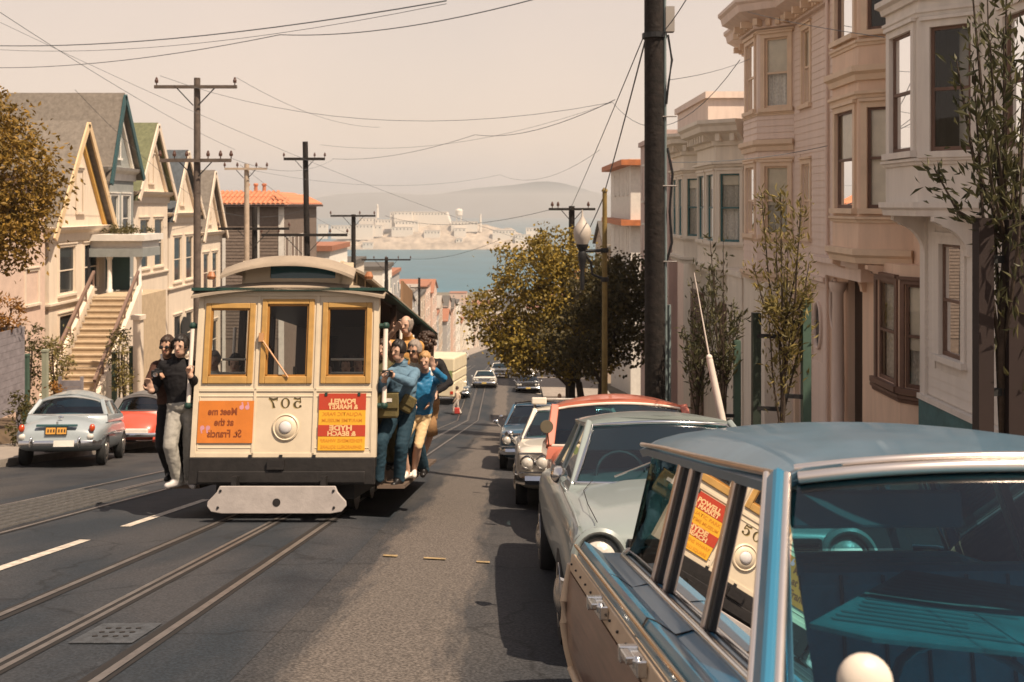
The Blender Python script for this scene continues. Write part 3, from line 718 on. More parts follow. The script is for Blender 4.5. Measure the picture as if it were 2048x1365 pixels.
# ================================================================== houses on the left
m_yel = mat('yellow_trim', (.55, .33, .09), .6, var=.1)
m_tanb = mat('tan_bargeboard', (.60, .44, .26), .6, var=.1)
m_grey2 = mat('blue_grey_siding', (.225, .235, .225), .7, var=.12)
m_tealtrim = mat('dark_teal_trim', (.025, .07, .075), .5)
m_shingle = mat('grey_shingle', (.17, .145, .12), .9, var=.25, scale=6, bump=.6, bscale=12)
m_grn = mat('green_shingle', (.135, .14, .075), .9, var=.25, scale=6, bump=.6, bscale=12)
m_sl = mat('slate_shingle', (.075, .085, .095), .9, var=.25, scale=6, bump=.6, bscale=12)
m_pinkst = mat('pink_stucco', (.56, .42, .34), .8, var=.1, bump=.3, bscale=15)
def gable_house(F, y0, y1, za, zb, zg, label, m, roofm, gtrim, barge, rows, apex=None, setb=1.0, depth=9, gwin=True, arch=False):
    ya = apex if apex else (y0 + y1) / 2
    e = empty('gable_house', (F, (y0 + y1) / 2, zg), label, 'house')
    trim = m_cream if gtrim is m_yel else gtrim
    oh = .30; mb = MB(); Fx = F - setb
    # body: front projection and main block
    pr, qr = (F, y1), (F, y0); W = y1 - y0; holes = []
    for z0, z1 in rows: holes += [(W * .16, W * .42, z0, z1), (W * .58, W * .84, z0, z1)]
    wall(mb, pr, qr, zg - 3, zb, holes, room=1)
    s0, s1 = (F, y0), (Fx - .4, y0); sw = setb + .4
    sh = [(sw * .22, sw * .62, z0, z1) for z0, z1 in rows]
    wall(mb, s0, s1, zg - 3, zb, sh, room=1)
    mb.poly([(F, y1, zg - 3), (F, y1, zb), (Fx - depth, y1, zb), (Fx - depth, y1, zg - 3)])
    mb.poly([(Fx - .4, y0, zg - 3), (Fx - .4, y0, zb), (Fx - depth, y0, zb), (Fx - depth, y0, zg - 3)])
    mb.poly([(F, y0, zb), (F, ya, za - .1), (F, y1, zb)], 0)
    mb.build('wall', [m, m_room], e)
    for h in holes: window(e, pr, qr, *h, trim, trim, .1, blind=.4, glass=m_darkglass)
    for h in sh: window(e, s0, s1, *h, trim, trim, .08, glass=m_darkglass)
    # roof: two slopes with real thickness
    t = .16
    for yb, s in ((y0, -1), (y1, 1)):
        dz = (za - zb) / abs(yb - ya); ye = yb + s * oh; ze = zb - dz * oh
        mb = MB(); xf, xb = F + .35, Fx - depth
        mb.hexa([(xf, ya, za), (xb, ya, za), (xb, ye, ze), (xf, ye, ze), (xf, ya, za + t), (xb, ya, za + t), (xb, ye, ze + t), (xf, ye, ze + t)])
        mb.build('roof', roofm, e)
        mb = MB(); a = V((F + .38, ya, za + .03)); b = V((F + .38, ye, ze + .03)); mb.beam(a, b, .07, .24); mb.build('bargeboard', barge, e)
        mb = MB(); a = V((F + .06, ya, za - .42)); b = V((F + .06, yb - s * .25, zb - .02)); mb.beam(a, b, .14, .16); mb.build('gable_trim', gtrim, e)
    mb = MB(); mould(mb, [(F, y1 + .15), (F, y0 - .15), (Fx, y0 - .15)], [(.002, zb - .55), (.06, zb - .55), (.08, zb - .25), (.3, zb - .12), (.36, zb), (.002, zb + .02)]); mb.build('cornice', trim, e)
    if gwin:
        c = zb + (za - zb) * .14; d = zb + (za - zb) * .55; ww = .26
        k0 = y1 - ya
        window(e, pr, qr, k0 - ww, k0 + ww, c, d, trim, trim, .09, glass=m_darkglass, off=.02)
    for z0, z1 in rows:
        mb = MB(); mould(mb, [(F, y1), (F, y0), (Fx, y0)], belt(z0 - .45, z0 - .25, .12)); mb.build('moulding', trim, e)
    if arch:
        mb = MB(); kk = 12
        yc = y0 + W * .5; z0 = rows[-1][0]; pts = [(F + .02, yc - .45, z0)] + [(F + .02, yc - .45 * math.cos(PI * j / kk), z0 + 1.6 + .45 * math.sin(PI * j / kk)) for j in range(kk + 1)] + [(F + .02, yc + .45, z0)]
        mb.prism(pts, (.05, 0, 0)); mb.build('arched_window', m_darkglass, e)
    localise(e); return e
gable_house(-17.0, 36.7, 41.9, 3.15, -.84, gz(-17, 39) + 1.2, 'cream gabled house with broad tan and yellow bargeboards by the steps', m_cream, m_shingle, m_yel, m_tanb, [(-3.4, -1.6), (-6.2, -4.2)], setb=1.0)
gable_house(-17.15, 42.2, 45.3, 4.7, 1.6, gz(-17, 43) + 1.2, 'blue grey gabled house with teal edge and tall grey roof', m_grey2, m_shingle, m_white, m_tealtrim, [(-1.6, .4), (-5.6, -3.4)], apex=43.4)
gable_house(-17.4, 46.0, 50.5, 3.8, .62, gz(-17, 48) + 1.2, 'cream gabled house under a green roof', m_cream, m_grn, m_cream, m_cream, [(-3.0, -.7), (-7.2, -4.9)], apex=48.2, arch=False)
gable_house(-17.5, 51.0, 55.5, 2.75, -.42, gz(-17, 53) + 1.2, 'cream gabled house with slate roof behind the tall pole', m_cream, m_sl, m_cream, m_cream, [(-4.0, -1.7), (-8.0, -5.8)], apex=53.0, arch=True)
gable_house(-17.5, 56.0, 60.0, 1.85, -1.55, gz(-17, 58) + 1.2, 'last cream gabled house, the farthest in the left row', m_cream, m_shingle, m_cream, m_cream, [(-5.0, -2.8), (-9.0, -6.8)], apex=57.8)
# low pink house half hidden by the street tree
pr, qr = (-17.0, 36.4), (-17.0, 29)
e = empty('pink_house', (-17, 33, gz(-17, 33)), 'pink stucco house half hidden behind the round street tree', 'house')
mb = MB(); hs = [(.55, 1.45, -3.5, -2.35)]
wall(mb, pr, qr, -10, 1.0, hs, room=1); mb.bx(-26, -17.01, 29, 36.39, -10, 1.0); mb.build('wall', [m_pinkst, m_room], e)
window(e, pr, qr, *hs[0], m_cream, m_cream, .1, blind=.6, glass=m_darkglass)
mb = MB(); mb.bx(-26, -16.6, 28.8, 36.5, 1.0, 1.3); mb.build('roof', m_shingle, e); localise(e)

# steps up to the portico
e = empty('garden_steps', (-15.05, 34.5, gz(-15, 34.5)), 'long flight of tan concrete steps climbing to the portico', 'steps')
m_step = mat('tan_concrete', (.42, .32, .21), .85, var=.15, scale=4, bump=.2)
ns = 17; X = lambda t: -14.85 - .55 * t; Yy = lambda t: 33.6 + 5.0 * t; Z = lambda t: -6.9 + 3.3 * t
for k in range(ns):
    t = k / ns; mb = MB(); x = X(t); mb.bx(x - .72, x + .72, Yy(t), Yy(t) + .34, Z(t) - .4, Z(t) + 3.3 / ns); mb.bx(x - .74, x + .74, Yy(t) - .03, Yy(t) + .05, Z(t) + 3.3 / ns - .04, Z(t) + 3.3 / ns + .006); mb.build('step', m_step, e)
for s in (-1, 1):
    mb = MB(); a = [(X(0) + s * .84, 33.5, -8.6), (X(1) + s * .84, 38.9, -8.6), (X(1) + s * .84, 38.9, -3.1), (X(0) + s * .84, 33.5, -6.4)]
    mb.prism(a, (.16 * s, 0, 0)); mb.build('cheek_wall', m_cream, e)
    mb = MB(); mb.beam((X(0) + s * .86, 33.5, -5.9), (X(1) + s * .86, 38.9, -2.6), .10, .10)
    for k in range(7):
        t = k / 6; mb.beam((X(t) + s * .86, 33.55 + 5.3 * t, -6.5 + 3.3 * t), (X(t) + s * .86, 33.55 + 5.3 * t, -5.95 + 3.3 * t), .05, .05)
    mb.build('handrail', mat('brown_rail', (.16, .10, .075), .6), e)
mb = MB(); mb.bx(-16.3, -14.5, 38.7, 41.9, -9, -3.55); mb.build('landing', m_step, e)
localise(e)
e = empty('portico', (-16.6, 40.6, -3.55), 'white porch with layered cornice and teal door at the head of the steps', 'porch')
mb = MB(); mb.bx(-17.0, -14.9, 40.3, 42.2, -1.75, -1.45); mb.bx(-17.0, -14.75, 40.1, 42.3, -1.45, -1.2); mb.bx(-17, -14.85, 40.2, 42.2, -2.1, -1.755, 1); mb.build('cornice', [m_white, m_grey2], e)
for x in (-16.3, -15.1):
    mb = MB(); mb.lathe([(.14, -3.55), (.14, -3.45), (.10, -3.4), (.09, -2.25), (.14, -2.15), (.14, -2.1)], (x, 40.5, 0), n=12); mb.build('column', m_white, e, smooth=40)
mb = MB(); mb.bx(-16.95, -15.95, 41.7, 41.76, -3.55, -2.1); mb.build('door', m_tealtrim, e)
mb = MB(); mb.bx(-17.3, -17.0, 40.1, 40.35, -8, -1.2); mb.build('pier', m_dark, e)
localise(e)
# garden bank, fence
strip('garden_bank', mat('garden_soil', (.09, .06, .035), .95, var=.4), [-18.5, -15.6, -13.2, -12.7], 0, ys=[y for y in YS if 20 <= y <= 60], zf=lambda x, y: gz(-10, y) + {-18.5: .55, -15.6: .45, -13.2: .35, -12.7: -.1}[x])
e = empty('board_fence', (-13.2, 24.5, gz(-13, 24.5)), 'weathered grey board fence at the left edge above the cars', 'fence')
m_fence = mat('weathered_boards', (.20, .18, .19), .85, var=.25, scale=5, bump=.5)
for k in range(12):
    z = -5.5 + .185 * k; mb = MB(); mb.bx(-13.9, -13.2, 27.0, 27.03, z, z + .178); mb.bx(-13.2, -13.17, 18, 27.03, z + .0, z + .178); mb.build('board', m_fence, e)
for y in (18.1, 21, 24, 26.9):
    mb = MB(); mb.bx(-13.32, -13.21, y - .05, y + .05, -6.4, -3.2); mb.build('post', m_fence, e)
localise(e)
e = empty('low_fence_panel', (-12.9, 30.2, gz(-12.9, 30)), 'small grey fence panel left of the foot of the steps', 'fence')
for k in range(5):
    mb = MB(); mb.bx(-13.7, -13.0, 30.2, 30.23, -6.3 + .2 * k, -6.11 + .2 * k); mb.build('board', m_fence, e)
for x in (-13.68, -13.02):
    mb = MB(); mb.bx(x - .04, x + .04, 30.235, 30.3, -7.4, -5.2); mb.build('post', m_fence, e)
localise(e)

# brown corner building with tile roof
e = empty('tile_roof_building', (-20.5, 80, gz(-17, 80)), 'brown shingled corner building under a red tile roof', 'building')
m_br = mat('brown_shingle_wall', (.150, .112, .088), .85, var=.2, scale=4, bump=.5, bscale=10)
mb = MB(); ps, qs = (-26, 75.0), (-17.2, 75.0)
# south wall faces the camera, east wall faces the street
mb.bx(-26, -17.2, 75.0, 88, -22, -.05); mb.build('wall', m_br, e)
for x, w_ in ((-21.6, .12), (-17.3, .2), (-19.05, .12)):
    mb = MB(); mb.bx(x - w_, x + w_, 74.93, 75.0, -20, -.05); mb.build('corner_board', m_white, e)
for k in range(40):
    z = -10 + .25 * k; mb = MB(); mb.hexa([(-26, 74.965, z), (-17.2, 74.965, z), (-17.2, 75, z), (-26, 75, z), (-26, 74.995, z + .25), (-17.2, 74.995, z + .25), (-17.2, 75, z + .25), (-26, 75, z + .25)]); mb.build('course', m_br, e)
mb = MB(); mb.bx(-26.6, -16.7, 74.4, 88.4, -.15, .02); mb.build('eave', mat('dark_eave', (.05, .03, .025), .8), e)
m_tile = mat('terracotta_tile', (.44, .17, .085), .75, var=.25, scale=3, island=0)
mb = MB(); mb.poly([(-26.6, 74.4, .03), (-16.7, 74.4, .03), (-18.6, 77.6, 1.02), (-26.6, 77.6, 1.02)]); mb.poly([(-16.7, 74.4, .03), (-16.7, 88.4, .03), (-18.6, 85.5, 1.02), (-18.6, 77.6, 1.02)]); mb.poly([(-26.6, 77.6, 1.02), (-18.6, 77.6, 1.02), (-18.6, 85.5, 1.02), (-26.6, 85.5, 1.02)])
mb.build('roof', m_tile, e)
tl = None; L = math.hypot(1.66, .5); an = math.atan2(.99, 3.2)
for k in range(27):
    x = -26.4 + .36 * k
    for r in range(2):
        if x > -17.0 - (1.0 if r else 0): continue
        if tl is None:
            q = MB(); rings = []
            for yy, rr in ((0, .15), (1.66, .13)): rings.append([(rr * math.cos(PI * j / 6), yy, rr * .9 * math.sin(PI * j / 6)) for j in range(7)])
            q.loft(rings, 0, True, True, False); tl = q.mesh('tile', m_tile, 60)
        o = link('tile', tl, e); o.location = (x, 74.35 + 1.6 * r, .03 + .5 * r); o.rotation_euler = (an, 0, 0)
for k in range(16):
    y = 75.2 + .8 * k; o = link('tile', tl, e); o.location = (-16.62, y, .03); o.rotation_euler = (0, 0, PI / 2)
    o.rotation_euler = (M.Rotation(PI / 2, 4, 'Z') @ M.Rotation(math.atan2(.99, 1.9), 4, 'X')).to_euler()
for x in (-20.5, -19.85, -19.2):
    mb = MB(); mb.lathe([(.16, .8), (.13, 1.45), (.19, 1.5), (.19, 1.62), (.12, 1.66)], (x, 77.5, 0), n=10); mb.build('chimney_pot', m_tile, e)
window(e, (-17.2, 88), (-17.2, 75), 9.0, 10.2, -4.6, -2.5, m_white, m_black, .12, blind=.8); window(e, (-17.2, 88), (-17.2, 75), 6, 7.4, -4.6, -2.5, m_white, m_black, .12, blind=.8)
window(e, (-17.2, 88), (-17.2, 75), 11.0, 12.2, -4.6, -2.5, m_white, m_black, .12, blind=.8)
mb = MB(); mb.bx(-17.15, -16.6, 75.1, 87.9, -5.2, -4.75); mb.build('ledge', m_white, e)
localise(e)

# houses down the hill and by the shore
m_far = [mat('far_cream', (.60, .52, .42), .8), mat('far_pink', (.55, .40, .32), .8), mat('far_white', (.66, .62, .55), .8), mat('far_tan', (.42, .33, .25), .8), mat('far_grey', (.33, .32, .31), .8)]
m_froof = [mat('far_tar_roof', (.09, .08, .07), .9), mat('far_red_roof', (.28, .12, .07), .9), mat('far_gravel_roof', (.30, .26, .22), .9)]
rs = random.Random(21)
DESC = {0: 'cream', 1: 'pink', 2: 'white', 3: 'tan', 4: 'grey'}
ORD = ['first', 'second', 'third', 'fourth', 'fifth', 'sixth', 'seventh', 'eighth', 'ninth', 'tenth', 'eleventh', 'twelfth', 'thirteenth', 'fourteenth', 'fifteenth', 'sixteenth', 'seventeenth', 'eighteenth', 'nineteenth', 'twentieth'] + ['twenty ' + q for q in ('first', 'second', 'third', 'fourth', 'fifth', 'sixth', 'seventh', 'eighth', 'ninth')] + ['thirtieth'] + ['thirty ' + q for q in ('first', 'second', 'third', 'fourth', 'fifth', 'sixth', 'seventh', 'eighth', 'ninth')]
CNT = {}
def far_house(x0, x1, y0, y1, h, mi, gab, front, group, where, zb=None):
    zg = min(zr(y0), zr(y1)) if zb is None else zb; zt = max(zr(y0), zr(y1)) + h if zb is None else zb + h
    if 1:
        CNT[where] = CNT.get(where, 0) + 1; c_ = CNT[where] - 1; od = ORD[c_]
        lb = '%s house with %s roof, %s one %s' % (DESC[mi], 'peaked' if gab else 'flat', od, where)
    e = empty('hillside_house', ((x0 + x1) / 2, (y0 + y1) / 2, zg), lb, 'house', group)
    mb = MB(); mb.bx(x0, x1, y0, y1, zg - 2, zt)
    if gab: ym = (y0 + y1) / 2; mb.poly([(x0, y0, zt), (x0, ym, zt + 2), (x0, y1, zt)]); mb.poly([(x1, y0, zt), (x1, ym, zt + 2), (x1, y1, zt)])
    mb.build('wall', m_far[mi], e); mb = MB(); rm = m_froof[rs.randrange(3)]
    if gab:
        mb.hexa([(x0 - .3, y0 - .4, zt - .4), (x1 + .3, y0 - .4, zt - .4), (x1 + .3, (y0 + y1) / 2, zt + 2), (x0 - .3, (y0 + y1) / 2, zt + 2), (x0 - .3, y0 - .4, zt - .2), (x1 + .3, y0 - .4, zt - .2), (x1 + .3, (y0 + y1) / 2, zt + 2.2), (x0 - .3, (y0 + y1) / 2, zt + 2.2)])
        mb.hexa([(x0 - .3, (y0 + y1) / 2, zt + 2), (x1 + .3, (y0 + y1) / 2, zt + 2), (x1 + .3, y1 + .4, zt - .4), (x0 - .3, y1 + .4, zt - .4), (x0 - .3, (y0 + y1) / 2, zt + 2.2), (x1 + .3, (y0 + y1) / 2, zt + 2.2), (x1 + .3, y1 + .4, zt - .2), (x0 - .3, y1 + .4, zt - .2)])
    else: mb.bx(x0 - .25, x1 + .25, y0 - .25, y1 + .25, zt, zt + .5)
    mb.build('roof', rm, e)
    wt = m_far[2]
    def win(cx, cy, cz, sx, sy):
        m1 = MB(); m1.box((cx, cy, cz), (sx, sy, 1.7)); o = m1.build('window', wt, e); m2 = MB(); m2.box((cx, cy, cz), (sx + .04 if sx < .3 else sx - .3, sy + .04 if sy < .3 else sy - .3, 1.4)); m2.build('pane', m_darkglass, o)
    fx = x1 if front > 0 else x0
    for z in np.arange(zt - 2.2, zg + 1, -3.1):
        for k in range(3):
            win(fx + .03 * front, y0 + (y1 - y0) * (k + .5) / 3, z, .1, 1.2)
        for k in range(2): win(x0 + (x1 - x0) * (k + .5) / 2, y0 - .03, z, 1.2, .1)
    localise(e)
y = 92
while y < 560:
    wd = 8 + rs.random() * 4 + y / 60; far_house(-17 - 12, -17 + rs.uniform(-.6, .6), y, y + wd - .3, rs.uniform(8, 14) if not 200 < y < 225 else 14, 1 if 200 < y < 225 else rs.choice([0, 0, 1, 2, 3, 4]), rs.random() < .4, 1, 'houses down the left side of the street', 'down the left side of the street')
    y += wd
y = 96
while y < 560:
    wd = 9 + rs.random() * 5 + y / 50; far_house(9, 21, y, y + wd - .3, rs.uniform(7, 13), rs.choice([0, 1, 2, 2, 3]), rs.random() < .4, -1, 'houses down the right side of the street', 'down the right side of the street')
    y += wd
for k in range(34):
    y = rs.uniform(600, 905); x = rs.uniform(-.16, .10) * y; wd = rs.uniform(10, 26)
    if abs(x + 3) < 14: x += 26
    far_house(x, x + wd, y, y + rs.uniform(10, 16), rs.uniform(5, 11), rs.choice([0, 1, 2, 2, 4, 3]), rs.random() < .3, 1, 'roofs near the shore', 'by the shore', -83.2)
# ================================================================== poles, lamps, wires
m_yelpole = mat('ochre_painted_steel', (.20, .135, .04), .55, var=.25, scale=5)
m_glob = mat('frosted_globe', (.42, .37, .32), .6)
m_insul = mat('brown_insulator', (.07, .03, .02), .3)
m_wire = mat('black_wire', (.10, .11, .12), .6)
def pole(x, y, ztop, r0, r1, label, arms=(), group=None, lean=0, m=None, extra=None):
    zg = gz(x, y); e = empty('utility_pole', (x, y, zg), label, 'utility pole', group)
    mb = MB(); mb.path([(x, y, zg - .4), (x + lean * .5, y, (zg + ztop) / 2), (x + lean, y, ztop)], [r0, (r0 + r1) / 2, r1], 12); mb.build('pole', m or m_wood_pole, e, smooth=50)
    for (z, hw, th, ins) in arms:
        mb = MB(); mb.bx(x + lean - hw, x + lean + hw, y - r1 - th, y - r1 - .005, z - th / 2, z + th / 2); a = mb.build('crossarm', m or m_wood_pole, e)
        for s in (-1, 1):
            mb = MB(); mb.beam((x + lean + s * hw * .45, y - r1 - th / 2, z - th / 2), (x + lean + s * r1 * .8, y - r1 - th / 2, z - hw * .45), .03, .03); mb.build('brace', m_black, a)
        for f in ins:
            mb = MB(); xx = x + lean + f * hw; yy = y - r1 - th / 2
            mb.lathe([(.018, 0), (.018, .07), (.055, .08), (.06, .15), (.04, .2), (.035, .23), (.01, .26)], (xx, yy, z + th / 2), n=8); mb.build('insulator', m_insul, a)
    if extra: extra(e, x + lean, y)
    localise(e); return e
XL = -10.0
pole(-9.98, 31.7, 4.02, .13, .10, 'tall utility pole with two crossarms standing left of the tram', [(3.72, 1.30, .10, (-.95, .95)), (1.40, 1.12, .11, (-1, -.6, -.25, .35, .7, 1))], m=mat('weathered_pole', (.10, .075, .06), .85, var=.35, scale=5, bump=.7, bscale=30))
pole(-10.4, 51.5, 3.25, .17, .14, 'leaning utility pole in front of the red tile roof', [(2.35, 1.05, .14, (-1, .5, 1)), (-1.55, 2.2, .14, (-1, -.6, .6, 1))], lean=-.25)
pole(-10.3, 65, -.62, .17, .14, 'utility pole rising before the island shore', [(-.72, 1.45, .12, (-1, .3, .95))])
pole(-10.3, 82, -4.3, .17, .14, 'utility pole seen against the bay just right of the tram roof', [(-4.5, 2.0, .12, (-.5, 0, .5, 1))])
pole(-10.3, 111, -8.1, .17, .13, 'smallest farthest utility pole down the hill', [(-9.2, 1.0, .12, (-1, 1))])
pole(-12.6, 47.5, 1.95, .14, .12, 'pale utility pole behind the tall near pole', [(1.7, 1.0, .10, (-1, -.4, .5, 1))], m=mat('pale_pole', (.40, .31, .23), .8, var=.2))
pole(-12.4, 48.2, -.1, .14, .13, 'short dark utility pole before the brown corner building', [(-1.15, 1.7, .12, (-1, 1))])
pole(2.45, 41, -.05, .15, .12, 'utility pole with one crossarm rising out of the leafy tree', [(-.18, .95, .10, (-.85, -.6, .7)),], extra=None)
def bigpole(e, x, y):
    mb = MB(); mb.tube((x + .175, y - .1, -4.3), (x + .15, y - .1, 3.6), .022, n=8); mb.tube((x + .24, y + .02, -4.3), (x + .235, y, -1.6), .03, n=8); mb.build('conduit', mat('grey_conduit', (.16, .2, .2), .5), e)
    mb = MB(); mb.bx(x + .16, x + .30, y - .14, y + .02, 2.75, 3.15); mb.build('junction_box', mat('grey_box', (.3, .27, .24), .6), e)
    mb = MB(); mb.path([(x + .2, y - .1, 2.7), (x + .26, y - .12, 2.3), (x + .2, y - .14, 1.9), (x + .17, y - .12, 1.6)], .02, 6); mb.path([(x + .19, y - .1, .9), (x + .27, y - .12, .5), (x + .22, y - .14, -.1), (x + .26, y - .12, -.6), (x + .18, y - .1, -.9)], .022, 6); mb.build('cable', m_black, e)
    for z in (-.9, .3, 1.4):
        mb = MB(); mb.tube((x + .1, y - .12, z), (x + .33, y - .16, z), .012, n=6); mb.build('step_bolt', m_steel, e)
    mb = MB(); mb.lathe([(.20, 2.66), (.20, 2.74)], (x, y, 0), n=16); mb.build('band', m_black, e)
pole(2.31, 16, 3.7, .185, .165, 'thick dark wooden pole towering over the parked cars', [], extra=bigpole, lean=-.03)
# yellow steel pole with lamp
e = empty('street_lamp', (2.4, 25.9, gz(2.4, 25.9)), 'ochre steel pole carrying an acorn globe lamp on two brackets', 'street lamp')
x, y = 2.4, 25.9
mb = MB(); mb.path([(x, y, -6.6), (x, y, -3), (x, y, .34)], [.085, .07, .06], 12); mb.lathe([(.08, .34), (.08, .38), (.03, .44)], (x, y, 0), n=10); mb.build('pole', m_yelpole, e, smooth=40)
gx, gy = 1.82, 25.9
mb = MB(); mb.lathe([(.05, -2.2), (.07, -1.9), (.05, -1.75), (.10, -1.45), (.12, -1.28), (.09, -1.2), (.15, -1.08), (.16, -1.02)], (gx, gy, 0), n=14); mb.build('lamp_base', m_black, e, smooth=40)
mb = MB(); mb.lathe([(.15, -1.02), (.215, -.86), (.235, -.70), (.20, -.58), (.15, -.5), (.09, -.42), (.03, -.30), (.012, -.12)], (gx, gy, 0), n=18); mb.build('globe', m_glob, e, smooth=60)
mb = MB(); mb.path([(gx + .05, gy, -1.2), (x - .03, gy, -1.18)], .04, 8); mb.path([(gx + .1, gy, -1.3), (gx + .22, gy, -1.5), (gx + .26, gy, -1.8), (x - .05, gy, -1.92)], .035, 8); mb.build('bracket', m_black, e)
for z in (-1.18, -1.93):
    mb = MB(); mb.lathe([(.10, z - .06), (.11, z), (.10, z + .06)], (x, y, 0), n=12); mb.build('collar', m_black, e)
localise(e)

def wire(pts, r, label, sag=.3, group='overhead wires'):
    mb = MB(); n = 14
    for a, b in zip(pts, pts[1:]):
        a, b = V(a), V(b); P = []
        for k in range(n + 1):
            t = k / n; p = a.lerp(b, t); p.z -= sag * 4 * t * (1 - t); P.append(p)
        mb.path(P, r, 5)
    o = mb.build('overhead_wire', m_wire); tag(o, label, 'wire', group); return o
def wp(px, py, y): return ((px - CX) * y / FPX, y, zat(py, y))
wire([wp(0, 92, 30), wp(893, 2, 19)], .014, 'thick dark wire crossing high from the left edge to the top', .25)
wire([wp(0, 136, 33), wp(560, 70, 24), wp(1080, -4, 17)], .011, 'wire running just under the thick high one', .2)
wire([wp(0, 100, 31), wp(893, 8, 20)], .007, 'thin wire paired with the thick high one', .35)
wire([wp(320, 152, 31.7), wp(1225, 205, 26), wp(1480, 120, 18)], .007, 'wire from the tall left pole to the ochre pole side', .9)
wire([wp(472, 155, 31.7), wp(760, 255, 45)], .007, 'wire dropping away from the top arm of the tall left pole', .4)
wire([wp(0, 25, 24), wp(470, 300, 47)], .008, 'wire slanting down from the top left corner', .2)
wire([wp(465, 318, 31.7), wp(668, 318, 51)], .007, 'wire between lower arm of the tall pole and the next pole', .5)
wire([wp(665, 318, 51.3), wp(950, 270, 36), wp(1230, 200, 22)], .009, 'wire rising rightwards from the leaning pole', .3)
wire([wp(1292, 62, 16), wp(1140, 420, 41)], .010, 'left of two guy wires falling from the thick dark pole', .05)
wire([wp(1292, 75, 16), wp(1209, 385, 25.9)], .014, 'right guy wire from the thick dark pole to the ochre pole', .05)
wire([wp(1209, 390, 25.9), wp(1180, 455, 33)], .016, 'guy wire below the head of the ochre pole', .02)
wire([wp(770, 432, 65), wp(1100, 420, 41)], .012, 'wire crossing low in front of the island', .6)
wire([wp(640, 290, 51), wp(1225, 205, 40)], .007, 'faint wire above the island', .8)
wire([wp(1655, 292, 17), wp(1337, 325, 16)], .006, 'wire from the pink house to the thick pole', .08)
wire([wp(1480, 20, 24), wp(1770, 75, 15)], .006, 'wire draped across the pink house upper windows', .05)
wire([wp(1340, 160, 16), wp(1500, 118, 23.5)], .006, 'wire from the thick pole to the dentil cornice house', .06)
wire([wp(150, 180, 34), wp(430, 420, 58), wp(610, 420, 52)], .008, 'wire over the left gables', .4)
wire([wp(480, 330, 47.5), wp(700, 470, 66)], .008, 'wire along the brown corner building', .3)
wire([wp(0, 45, 26), wp(1180, 520, 44)], .006, 'faint long wire slanting across the middle of the sky', .5)
wire([wp(500, 340, 47.5), wp(1000, 350, 60), wp(1200, 300, 40)], .007, 'faint nearly level wire above the hills', .7)
wire([wp(820, 518, 82), wp(1000, 480, 60)], .014, 'wire over the bay behind the tram roof', .4)
wire([wp(1330, 60, 16), wp(1375, -5, 13)], .008, 'short wire leaving the thick pole at the top', .02)

# ================================================================== trees
def leafmat(name, col, isl=.55):
    m = mat(name, col, .55, var=.25, scale=1.5, island=isl, spec=.3)
    b = m.node_tree.nodes['Principled BSDF']; b.inputs['Transmission Weight'].default_value = 0
    n = m.node_tree.nodes; l = m.node_tree.links
    t = n.new('ShaderNodeBsdfTranslucent'); mx = n.new('ShaderNodeMixShader'); mx.inputs[0].default_value = .28
    src = b.inputs['Base Color'].links[0].from_socket; l.new(src, t.inputs[0])
    l.new(b.outputs[0], mx.inputs[1]); l.new(t.outputs[0], mx.inputs[2]); l.new(mx.outputs[0], n['Material Output'].inputs[0]); return m
m_lf_round = leafmat('round_tree_leaf', (.19, .125, .022)); m_lf_a = leafmat('autumn_leaf', (.20, .155, .026)); m_lf_b = leafmat('dark_brown_leaf', (.06, .052, .018))
m_lf_o = leafmat('olive_leaf', (.17, .15, .05)); m_lf_d = leafmat('dark_olive_leaf', (.065, .068, .03)); m_lf_or = leafmat('orange_shrub_leaf', (.20, .10, .018)); m_lf_g = leafmat('hedge_leaf', (.06, .055, .014))
def leaf(mb, p, d, s, wd, rs):
    """one folded leaf: two triangles pairs along direction d"""
    d = V(d).normalized(); x = d.cross(V((rs.gauss(0, 1), rs.gauss(0, 1), rs.gauss(0, 1))))
    if x.length < 1e-3: return
    x.normalize(); x *= s * wd; p = V(p); t = p + d * s; m_ = p + d * s * .5; up = x.cross(d).normalized() * s * .1
    i = len(mb.v); mb.v += [tuple(p), tuple(m_ + x + up), tuple(t), tuple(m_ - x + up)]; mb.f += [(i, i + 1, i + 2), (i, i + 2, i + 3)]; mb.m += [0, 0]
def crown(mb, blobs, n, s, wd, rs, hollow=.55):
    tot = sum(b[1][0] * b[1][1] * b[1][2] for b in blobs) if blobs else 1
    for c, r in blobs:
        k = int(n * r[0] * r[1] * r[2] / tot)
        # clumps
        ncl = max(6, k // 22)
        for _ in range(ncl):
            while True:
                q = V((rs.uniform(-1, 1), rs.uniform(-1, 1), rs.uniform(-1, 1)))
                if hollow < q.length < 1: break
            cc = V((c[0] + q.x * r[0], c[1] + q.y * r[1], c[2] + q.z * r[2])); cr = .17 * (r[0] + r[2]) * rs.uniform(.5, 1.1)
            for _ in range(k // ncl):
                g = V((rs.gauss(0, .5), rs.gauss(0, .5), rs.gauss(0, .4))) * cr
                leaf(mb, cc + g, (rs.gauss(0, .7) + q.x * .5, rs.gauss(0, .7) + q.y * .5, rs.gauss(-.25, .7)), s * rs.uniform(.7, 1.25), wd, rs)
